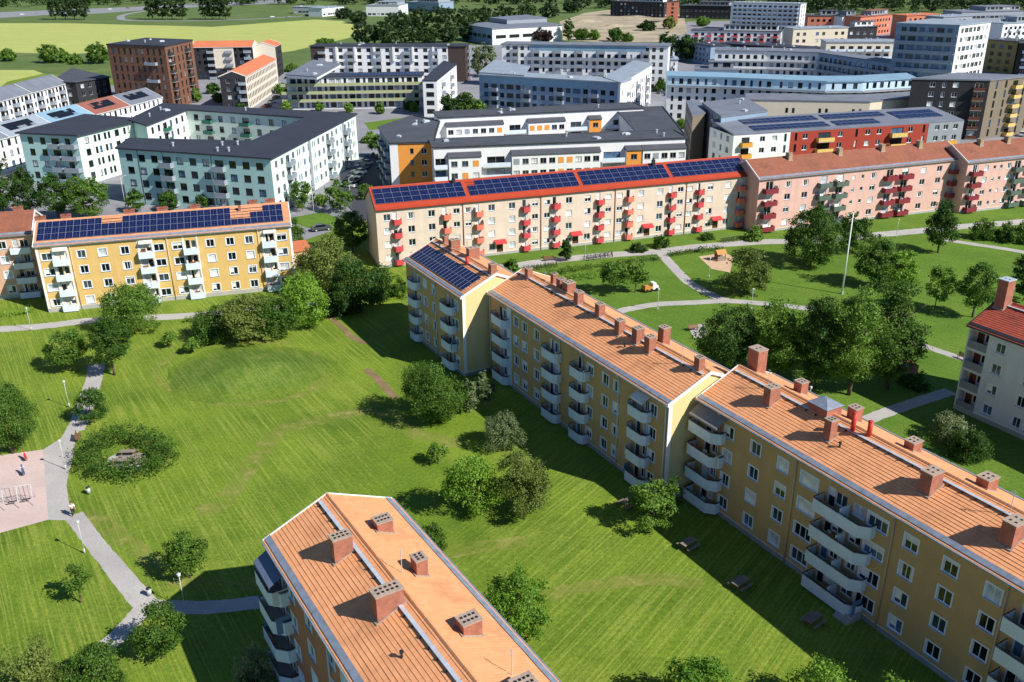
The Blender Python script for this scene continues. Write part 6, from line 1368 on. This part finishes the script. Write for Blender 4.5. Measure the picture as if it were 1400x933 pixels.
# playground
p = g(8, 693); q = g(47, 686); d = q - p; t = thing('swing_set', 'white framed swing set on the pink playground surface', 'swing set', (p.x, p.y, .016), math.atan2(d.y, d.x)); L = d.length
m = MB(); m.tube((0, 0, 2.2), (L, 0, 2.2), .035, n=8); m.build('top_bar', 'lamp_metal', t, smooth=True)
for x in (0, L / 2, L):
    for s in (-1, 1): m = MB(); m.tube((x, s * .9, 0), (x, 0, 2.2), .03, n=8); m.build('leg', 'lamp_metal', t, smooth=True)
for x in (L * .18, L * .34, L * .66, L * .82):
    m = MB(); m.box(x - .22, x + .22, -.1, .1, .45, .5); o = m.build('swing_seat', 'rubber', t)
    for s in (-.2, .2): m = MB(); m.tube((x + s, 0, .5), (x + s, 0, 2.17), .015, n=5); m.build('chain', 'steel_dark', o)
def spring_toy(px, mm, lab):
    t = thing('spring_rider', lab, 'play rider', at(px, .016), 2.2)
    m = MB(); m.hexa([(-.45, -.12, .42), (.45, -.12, .42), (.45, .12, .42), (-.45, .12, .42)], [(-.55, -.09, .8), (.6, -.09, .95), (.6, .09, .95), (-.55, .09, .8)]); m.box(.35, .6, -.08, .08, .9, 1.15); m.build('body', mm, t)
    m = MB(); [m.tube((.13 * math.cos(k * .9), .13 * math.sin(k * .9), .03 * k), (.13 * math.cos(k * .9 + .9), .13 * math.sin(k * .9 + .9), .03 * k + .03), .025, n=5) for k in range(14)]; m.build('spring', 'steel_dark', t); m = MB(); m.tube((.2, -.25, .98), (.2, .25, .98), .025, n=6); m.build('handle', 'white_metal', t)
spring_toy((36, 630), 'toy_red', 'red spring rider on the pink playground'); spring_toy((33, 650), 'toy_blue', 'blue spring rider on the pink playground')
# play truck and playhouse in the park
p = g(888, 398); t = thing('play_truck', 'orange and white play truck on the park lawn', 'play truck', (p.x, p.y, .01), math.radians(25)); m = MB(); m.box(-1.3, .3, -.6, .6, .35, .95); m.box(-1.3, -1.2, -.6, .6, .95, 1.25); m.build('cargo_bed', 'toy_orange', t); m = MB(); m.box(.35, 1.0, -.55, .55, .35, 1.5); m.box(1.0, 1.5, -.5, .5, .35, .9); m.build('cab', 'white_metal', t)
for x in (-.9, .0, 1.1):
    for s in (-1, 1): m = MB(); m.tube((x, s * .5, .3), (x, s * .68, .3), .3, n=12); m.build('wheel', 'rubber', t)
p = g(984, 356); t = thing('playhouse', 'small wooden playhouse in the sandpit', 'playhouse', (p.x, p.y, .02), .3); m = MB()
for (x, y) in ((-.8, -.6), (.8, -.6), (.8, .6), (-.8, .6)): m.box(x - .06, x + .06, y - .06, y + .06, 0, 1.5)
m.build('frame', 'wood_brown', t); m = MB(); m.box(-.85, .85, -.64, -.6, 0, .9); m.box(-.85, .85, .6, .64, 0, 1.4); m.build('wall', 'wood_grey', t); m = MB(); m.hexa([(-1, -.9, 1.4), (1, -.9, 1.4), (1, .9, 1.4), (-1, .9, 1.4)], [(-1, -.05, 2.1), (1, -.05, 2.1), (1, .05, 2.1), (-1, .05, 2.1)]); m.build('roof', 'toy_orange', t)
# benches
def b_bench():
    pl = MB(); pl.box(-.9, .9, -.05, .05, 0, .04); pl = pl.mesh('slat', 'wood_brown'); out = [('seat_slat', pl, (0, -.18 + .13 * i, .44), Z3, []) for i in range(4)] + [('back_slat', pl, (0, .27 + .03 * i, .58 + .14 * i), (1.35, 0, 0), []) for i in range(3)]
    for x in (-.7, .7): l = MB(); l.seg((x, -.2), (x, .25), .06, .38, .44); l.box(x - .03, x + .03, -.2, -.14, 0, .4); l.box(x - .03, x + .03, .2, .26, 0, .42); l.seg((x, .24), (x, .38), .05, .42, .5, 0, .92, .96); out.append(('leg', l.mesh('leg', 'dark_metal'), Z3, Z3, []))
    return out
for px, a, lab in (((1300, 612), U, 'bench by the white house shrubs'), ((108, 601), 1.9, 'bench at the asphalt edge by the hedge ring'), ((948, 452), .3, 'bench on the small paved pad'), ((1316, 492), U, 'bench by the path behind the white house'), ((150, 444), AE, 'bench on the path below the bright yellow house'), ((750, 357), AF, 'bench against the cream house wall')): instance('bench', b_bench, 'park_bench', lab, 'bench', at(px, .01), a, 'park benches')
def b_bin():
    m = MB(); m.tube((0, 0, .15), (0, 0, .85), .2, .24, 10); l = MB(); l.tube((0, 0, .85), (0, 0, .95), .26, .18, 10); p = MB(); p.tube((0, .25, 0), (0, .25, 1.1), .03, n=6); return [('body', m.mesh('body', 'lamp_metal', True), Z3, Z3, []), ('lid', l.mesh('lid', 'dark_metal'), Z3, Z3, []), ('post', p.mesh('post', 'dark_metal'), Z3, Z3, [])]
for px, lab in (((212, 618), 'litter bin in a gap of the hedge ring'), ((122, 676), 'litter bin below the hedge ring'), ((205, 815), 'litter bin at the path fork')): instance('bin', b_bin, 'litter_bin', lab, 'litter bin', at(px), 0, 'litter bins')
# cellar steps on the terrace front
lt = F3.px(1163, 868)[0]
m = MB()
for k in range(5): m.box(lt - .8, lt + .8, -1.9 + .3 * k, -.08, -.05 + .17 * k, .17 * (k + 1))
m.build('entrance_steps', 'concrete', B3.root, F3.loc(0, 0), F3.ang)
# bicycles
def b_bike():
    def ring(cx):
        w = MB(); n = 14
        for k in range(n):
            a, c = 2 * math.pi * k / n, 2 * math.pi * (k + 1) / n; w.tube((cx + .33 * math.cos(a), 0, .34 + .33 * math.sin(a)), (cx + .33 * math.cos(c), 0, .34 + .33 * math.sin(c)), .025, n=4, cap=False)
        for k in range(3): a = math.pi * k / 3; w.tube((cx - .32 * math.cos(a), 0, .34 - .32 * math.sin(a)), (cx + .32 * math.cos(a), 0, .34 + .32 * math.sin(a)), .008, n=3, cap=False)
        return w.mesh('wheel', 'rubber')
    f = MB()
    for a, c in (((-.5, 0, .34), (-.15, 0, .34)), ((-.15, 0, .34), (-.25, 0, .85)), ((-.15, 0, .34), (.38, 0, .8)), ((-.23, 0, .75), (.38, 0, .82)), ((-.5, 0, .34), (-.23, 0, .72)), ((.55, 0, .34), (.36, 0, .95))): f.tube(a, c, .025, n=5)
    s = MB(); s.box(-.37, -.13, -.07, .07, .86, .92); h = MB(); h.tube((.36, -.28, .98), (.36, .28, .98), .02, n=5)
    return [('frame', f.mesh('frame', 'steel_dark'), Z3, Z3, []), ('wheel', ring(-.5), Z3, Z3, []), ('wheel', ring(.55), Z3, Z3, []), ('saddle', s.mesh('saddle', 'rubber'), Z3, Z3, []), ('handlebar', h.mesh('handlebar', 'steel_dark'), Z3, Z3, [])]
for (a, c, n, lab) in (((715, 371), (762, 364), 12, 'bicycle parked below the cream house between the first two canopies'), ((800, 356), (838, 350), 12, 'bicycle parked below the cream house past the second canopy'), ((985, 332), (1012, 328), 7, 'bicycle parked below the cream house near the pink house')):
    pa, pc = g(*a), g(*c)
    for k in range(n):
        p = pa + (pc - pa) * ((k + rnd.uniform(.2, .8)) / n); instance('bike', b_bike, 'bicycle', lab, 'bicycle', (p.x, p.y, .0), AF + math.pi / 2 + rnd.uniform(-.35, .35), lab[:46])
# ------------------------------------------------------------------ cars
mat('car_silver', '#a9adb1', 0.3, 0.03, metal=.6); mat('car_white', '#dcdddd', 0.25, 0.03); mat('car_dark', '#20242b', 0.25, 0.05); mat('car_blue', '#2c4468', 0.25, 0.05); mat('car_red', '#8c2622', 0.25, 0.05); mat('car_grey', '#5d6166', 0.3, 0.03, metal=.5); mat('car_glass', '#10151a', 0.08, 0.1); mat('lamp_red', '#8a1512', .3, .05)
def b_car(cm):
    def f():
        b = MB(); prof = [(-2.15, .35), (-2.2, .62), (-2.1, .92), (-1.2, .96), (.95, .95), (1.95, .80), (2.15, .62), (2.15, .35)]; w = .86; n = len(prof)
        L_ = [(x, -w * (.94 if z > .9 else 1), z) for x, z in prof]; R_ = [(x, w * (.94 if z > .9 else 1), z) for x, z in prof]
        b.poly(L_[::-1]); b.poly(R_)
        for i in range(n): j = (i + 1) % n; b.poly([L_[i], L_[j], R_[j], R_[i]])
        b.hexa([(-1.1, -.6, 1.40), (.15, -.6, 1.40), (.15, .6, 1.40), (-1.1, .6, 1.40)], [(-1.0, -.56, 1.46), (.05, -.56, 1.46), (.05, .56, 1.46), (-1.0, .56, 1.46)])
        c = MB(); c.hexa([(-1.85, -.78, .94), (.98, -.78, .94), (.98, .78, .94), (-1.85, .78, .94)], [(-1.12, -.61, 1.41), (.17, -.61, 1.41), (.17, .61, 1.41), (-1.12, .61, 1.41)])
        t = MB(); t.tube((0, -.1, 0), (0, .1, 0), .32, n=14); r = MB(); r.tube((0, -.11, 0), (0, .11, 0), .19, n=10); tm, rm = t.mesh('wheel', 'rubber'), r.mesh('rim', 'galvanised')
        hl = MB(); hl.box(2.1, 2.17, -.16, .16, .58, .72); hm = hl.mesh('headlight', 'lamp_globe'); tl = MB(); tl.box(-2.22, -2.12, -.13, .13, .7, .86); tm2 = tl.mesh('tail_light', 'lamp_red')
        out = [('body', b.mesh('body', cm), Z3, Z3, []), ('cabin_glass', c.mesh('cabin_glass', 'car_glass'), Z3, Z3, [])]
        for x in (-1.32, 1.32):
            for s in (-1, 1): out.append(('wheel', tm, (x, s * .78, .32), Z3, [('rim', rm, Z3, Z3)]))
        for s in (-1, 1): out += [('headlight', hm, (0, s * .62, 0), Z3, []), ('tail_light', tm2, (0, s * .66, 0), Z3, [])]
        return out
    return f
def car(px, ang, c, lab, grp): instance('car' + c, b_car('car_' + c), 'parked_car', lab, 'car', at(px, .03), ang, grp)
sheet('car_park', [g(*p) for p in ((455, 262), (497, 305), (534, 268), (536, 214), (500, 212))], 'dark_asphalt', .02)
ap = wdir((478, 262), (500, 226))
for i, (c, lab) in enumerate((('white', 'white car, first in the mint block car park row'), ('dark', 'dark car next to the white one in the car park'), ('silver', 'silver car in the middle of the car park row'), ('white', 'white car past the silver one in the car park row'), ('blue', 'blue car in the car park row'), ('silver', 'silver car at the far end of the car park row'))):
    car((477 + 4.6 * i, 256 - 6.2 * i), ap + math.radians(62), c, lab, 'cars in the mint block car park')
for i, (c, lab) in enumerate((('dark', 'dark car by the white and orange block'), ('silver', 'silver car by the white and orange block'), ('grey', 'grey car by the white and orange block'))): car((527 - 1.5 * i, 232 - 8 * i), ap + math.radians(90), c, lab, 'cars along the white and orange block')
for px, a, c, lab in (((640, 148), .2, 'silver', 'silver car parked beyond the sage block'), ((648, 152), .2, 'red', 'red car parked beyond the sage block'), ((634, 144), .2, 'white', 'white car parked beyond the sage block'), ((372, 141), 1.3, 'white', 'white car by the cream house end'), ((378, 135), 1.3, 'dark', 'dark car by the cream house end'), ((366, 147), 1.3, 'red', 'red car by the cream house end'), ((905, 128), .4, 'grey', 'grey car below the tall white block'), ((915, 131), .4, 'blue', 'blue car below the tall white block'), ((1392, 178), 1.0, 'silver', 'silver car behind the dark brown block'), ((1397, 186), 1.0, 'white', 'white car behind the dark brown block'), ((440, 315), .4, 'grey', 'grey car on the street by the yellow house'), ((410, 104), .1, 'white', 'white car on the road behind the cream gable'), ((398, 108), .1, 'silver', 'silver car on the road behind the cream gable')): car(px, a, c, lab, 'cars among the far blocks')
for i, (x, y, c) in enumerate(((30, 20.5, 'white'), (52, 19, 'silver'), (95, 17, 'dark'), (150, 13.5, 'white'), (175, 12, 'red'), (372, 24, 'white'), (395, 24, 'silver'), (420, 22, 'dark'))): car((x, y), wdir((0, 21), (200, 12)), c, ('white car on the motorway before the trees', 'silver car on the motorway', 'dark car on the motorway', 'white car past the western motorway clump', 'red car on the motorway', 'white car on the slip road', 'silver car on the slip road', 'dark car on the slip road')[i], 'cars on the motorway')
# ------------------------------------------------------------------ the walker
def person(px, rz, lab, top, legs):
    p = g(*px); t = thing('person', lab, 'person', (p.x, p.y, .016), rz)
    J = {'pel': (0, 0, .93), 'wst': (0, 0, 1.08), 'chs': (0, .0, 1.33), 'nck': (0, -.01, 1.5), 'hd0': (0, -.03, 1.58), 'hd1': (0, -.03, 1.72), 'lh': (-.1, 0, .88), 'lk': (-.11, -.16, .5), 'la': (-.11, -.08, .09), 'lt': (-.11, -.22, .04), 'rh': (.1, 0, .88), 'rk': (.11, .06, .5), 'ra': (.11, .28, .12), 'rt': (.11, .16, .04), 'ls': (-.2, 0, 1.42), 'le': (-.27, .08, 1.14), 'lw': (-.25, -.06, .9), 'lf': (-.25, -.1, .8), 'rs': (.2, 0, 1.42), 're': (.27, -.04, 1.14), 'rw': (.25, -.22, .96), 'rf': (.25, -.29, .88)}
    Rr = {'pel': .15, 'wst': .13, 'chs': .16, 'nck': .06, 'hd0': .085, 'hd1': .1, 'lh': .095, 'rh': .095, 'lk': .065, 'rk': .065, 'la': .045, 'ra': .045, 'lt': .04, 'rt': .04, 'ls': .065, 'rs': .065, 'le': .048, 're': .048, 'lw': .035, 'rw': .035, 'lf': .035, 'rf': .035}
    Ed = [('pel', 'wst'), ('wst', 'chs'), ('chs', 'nck'), ('nck', 'hd0'), ('hd0', 'hd1'), ('pel', 'lh'), ('lh', 'lk'), ('lk', 'la'), ('la', 'lt'), ('pel', 'rh'), ('rh', 'rk'), ('rk', 'ra'), ('ra', 'rt'), ('chs', 'ls'), ('ls', 'le'), ('le', 'lw'), ('lw', 'lf'), ('chs', 'rs'), ('rs', 're'), ('re', 'rw'), ('rw', 'rf')]
    def skin(name, keys, grow, m):
        ks = list(keys); me = bpy.data.meshes.new(name); me.from_pydata([J[k] for k in ks], [(ks.index(a), ks.index(b)) for a, b in Ed if a in ks and b in ks], []); me.materials.append(MATS[m])
        o = put(name, me, t); md = o.modifiers.new('skin', 'SKIN'); md.use_smooth_shade = True; me.skin_vertices[0].data[0].use_root = True
        for i, k in enumerate(ks): me.skin_vertices[0].data[i].radius = (Rr[k] * grow,) * 2
        o.modifiers.new('sub', 'SUBSURF').levels = 1; o.modifiers['sub'].render_levels = 2; return o
    skin('body', list(J), 1.0, 'skin'); skin('shirt', ['wst', 'chs', 'ls', 'le', 'rs', 're'], 1.18, top); skin('trousers', ['pel', 'lh', 'lk', 'la', 'rh', 'rk', 'ra'], 1.18, legs)
    m = MB(); m.ball((0, .0, 1.75), .115, 10, 0, .8); m.build('hair', 'hair_dark', t, smooth=True)
    m = MB(); m.box(-.16, .16, .14, .3, 1.05, 1.42); m.build('backpack', 'cloth_dark', t)
    return t
person((101, 706), math.radians(35), 'person in a white top walking on the path from the playground', 'cloth_white', 'cloth_dark')
# extra planting in the streets behind
rs = random.Random(21)
for i, (x, y, tp, w, lab) in enumerate(((500, 272, 250, 22, 'street tree at the end of the car park row'), (440, 280, 262, 18, 'street tree by the crossing'), (505, 195, 180, 20, 'shrub tree beyond the mint block corner'), (530, 200, 186, 16, 'shrub beyond the car park trees'), (560, 150, 140, 16, 'shrub on the green before the sage block'), (620, 170, 150, 22, 'street tree between sage and pale blue blocks'), (680, 160, 144, 20, 'street tree before the pale blue block'), (760, 156, 143, 18, 'street tree before the pale blue facade middle'), (800, 155, 143, 16, 'street tree before the pale blue facade end'), (945, 185, 165, 20, 'street tree by the beige blocks'), (268, 140, 120, 18, 'courtyard tree below the brick tower'), (292, 128, 114, 18, 'courtyard tree by the black and white house'), (300, 140, 126, 16, 'courtyard shrub by the cream house'), (385, 128, 112, 18, 'tree by the parked cars at the cream house'), (400, 98, 86, 20, 'tree by the road to the sage block'), (690, 55, 44, 20, 'tree before the hall windows'), (972, 120, 104, 18, 'tree between curved and bent blocks'), (1110, 100, 90, 16, 'tree in the yard of the bent block'), (1010, 62, 50, 20, 'tree beside the dark solar roof block'), (1225, 100, 84, 20, 'tree at the foot of the pale tower'), (1360, 98, 82, 22, 'tree at the olive block'), (1100, 50, 36, 22, 'tree before the cream terrace block'), (960, 36, 22, 24, 'tree before the long dark hall'), (1020, 34, 20, 24, 'tree below the white slab'), (1075, 26, 8, 26, 'bright tree at the forest edge'), (1240, 40, 26, 24, 'tree behind the pale tower'))):
    tree((x, y), tp, w, lab, rs.choice(['round', 'oval', 'bush']), rs.choice(['leaf_mid', 'leaf_mid', 'leaf_dark']), .06, 'trees among the far blocks', dens=.6)
sheet('verge_lawn', [g(*p) for p in ((498, 168), (560, 160), (566, 166), (530, 176), (505, 178))], 'park_lawn', .012); sheet('verge_lawn', [g(*p) for p in ((388, 300), (440, 290), (480, 305), (470, 318), (420, 312))], 'park_lawn', .012)

# aerials and small vents on the near roofs
def roof_bits(B, R, spots):
    ca, sa = math.cos(R['ang']), math.sin(R['ang'])
    for k, (lx, ly) in enumerate(spots):
        m = MB(); loc = (R['lp'][0] + ca * lx - sa * ly, R['lp'][1] + sa * lx + ca * ly, R['zat'](ly) - .05)
        if k % 3 == 0:
            m.tube((0, 0, 0), (0, 0, 2.2), .03, n=5)
            for z_, l_ in ((2.1, .5), (1.9, .65), (1.7, .8)): m.tube((-l_ / 2, 0, z_), (l_ / 2, 0, z_), .015, n=4)
            m.build('aerial', 'lamp_metal', B.root, loc, R['ang'])
        else: m.tube((0, 0, 0), (0, 0, .5), .09, n=8); m.tube((0, 0, .5), (0, 0, .62), .15, n=8); m.build('roof_vent', 'dark_metal', B.root, loc, R['ang'])
roof_bits(B2, R2, ((7, 4.6), (13, 3.2), (27, 2.8), (35, 4.4))); roof_bits(B3, R3, ((5, 4.4), (16, 2.6), (24, 3.5), (31, 4.6), (36, 3.0))); roof_bits(B4, R4, ((12, 6.2), (6, 3.6), (19, 2.8), (24, 8.0))); roof_bits(B1, R1, ((9, 6.0), (3, 4.4)))
# ================================================================== finish
for B in ALL: B.done()
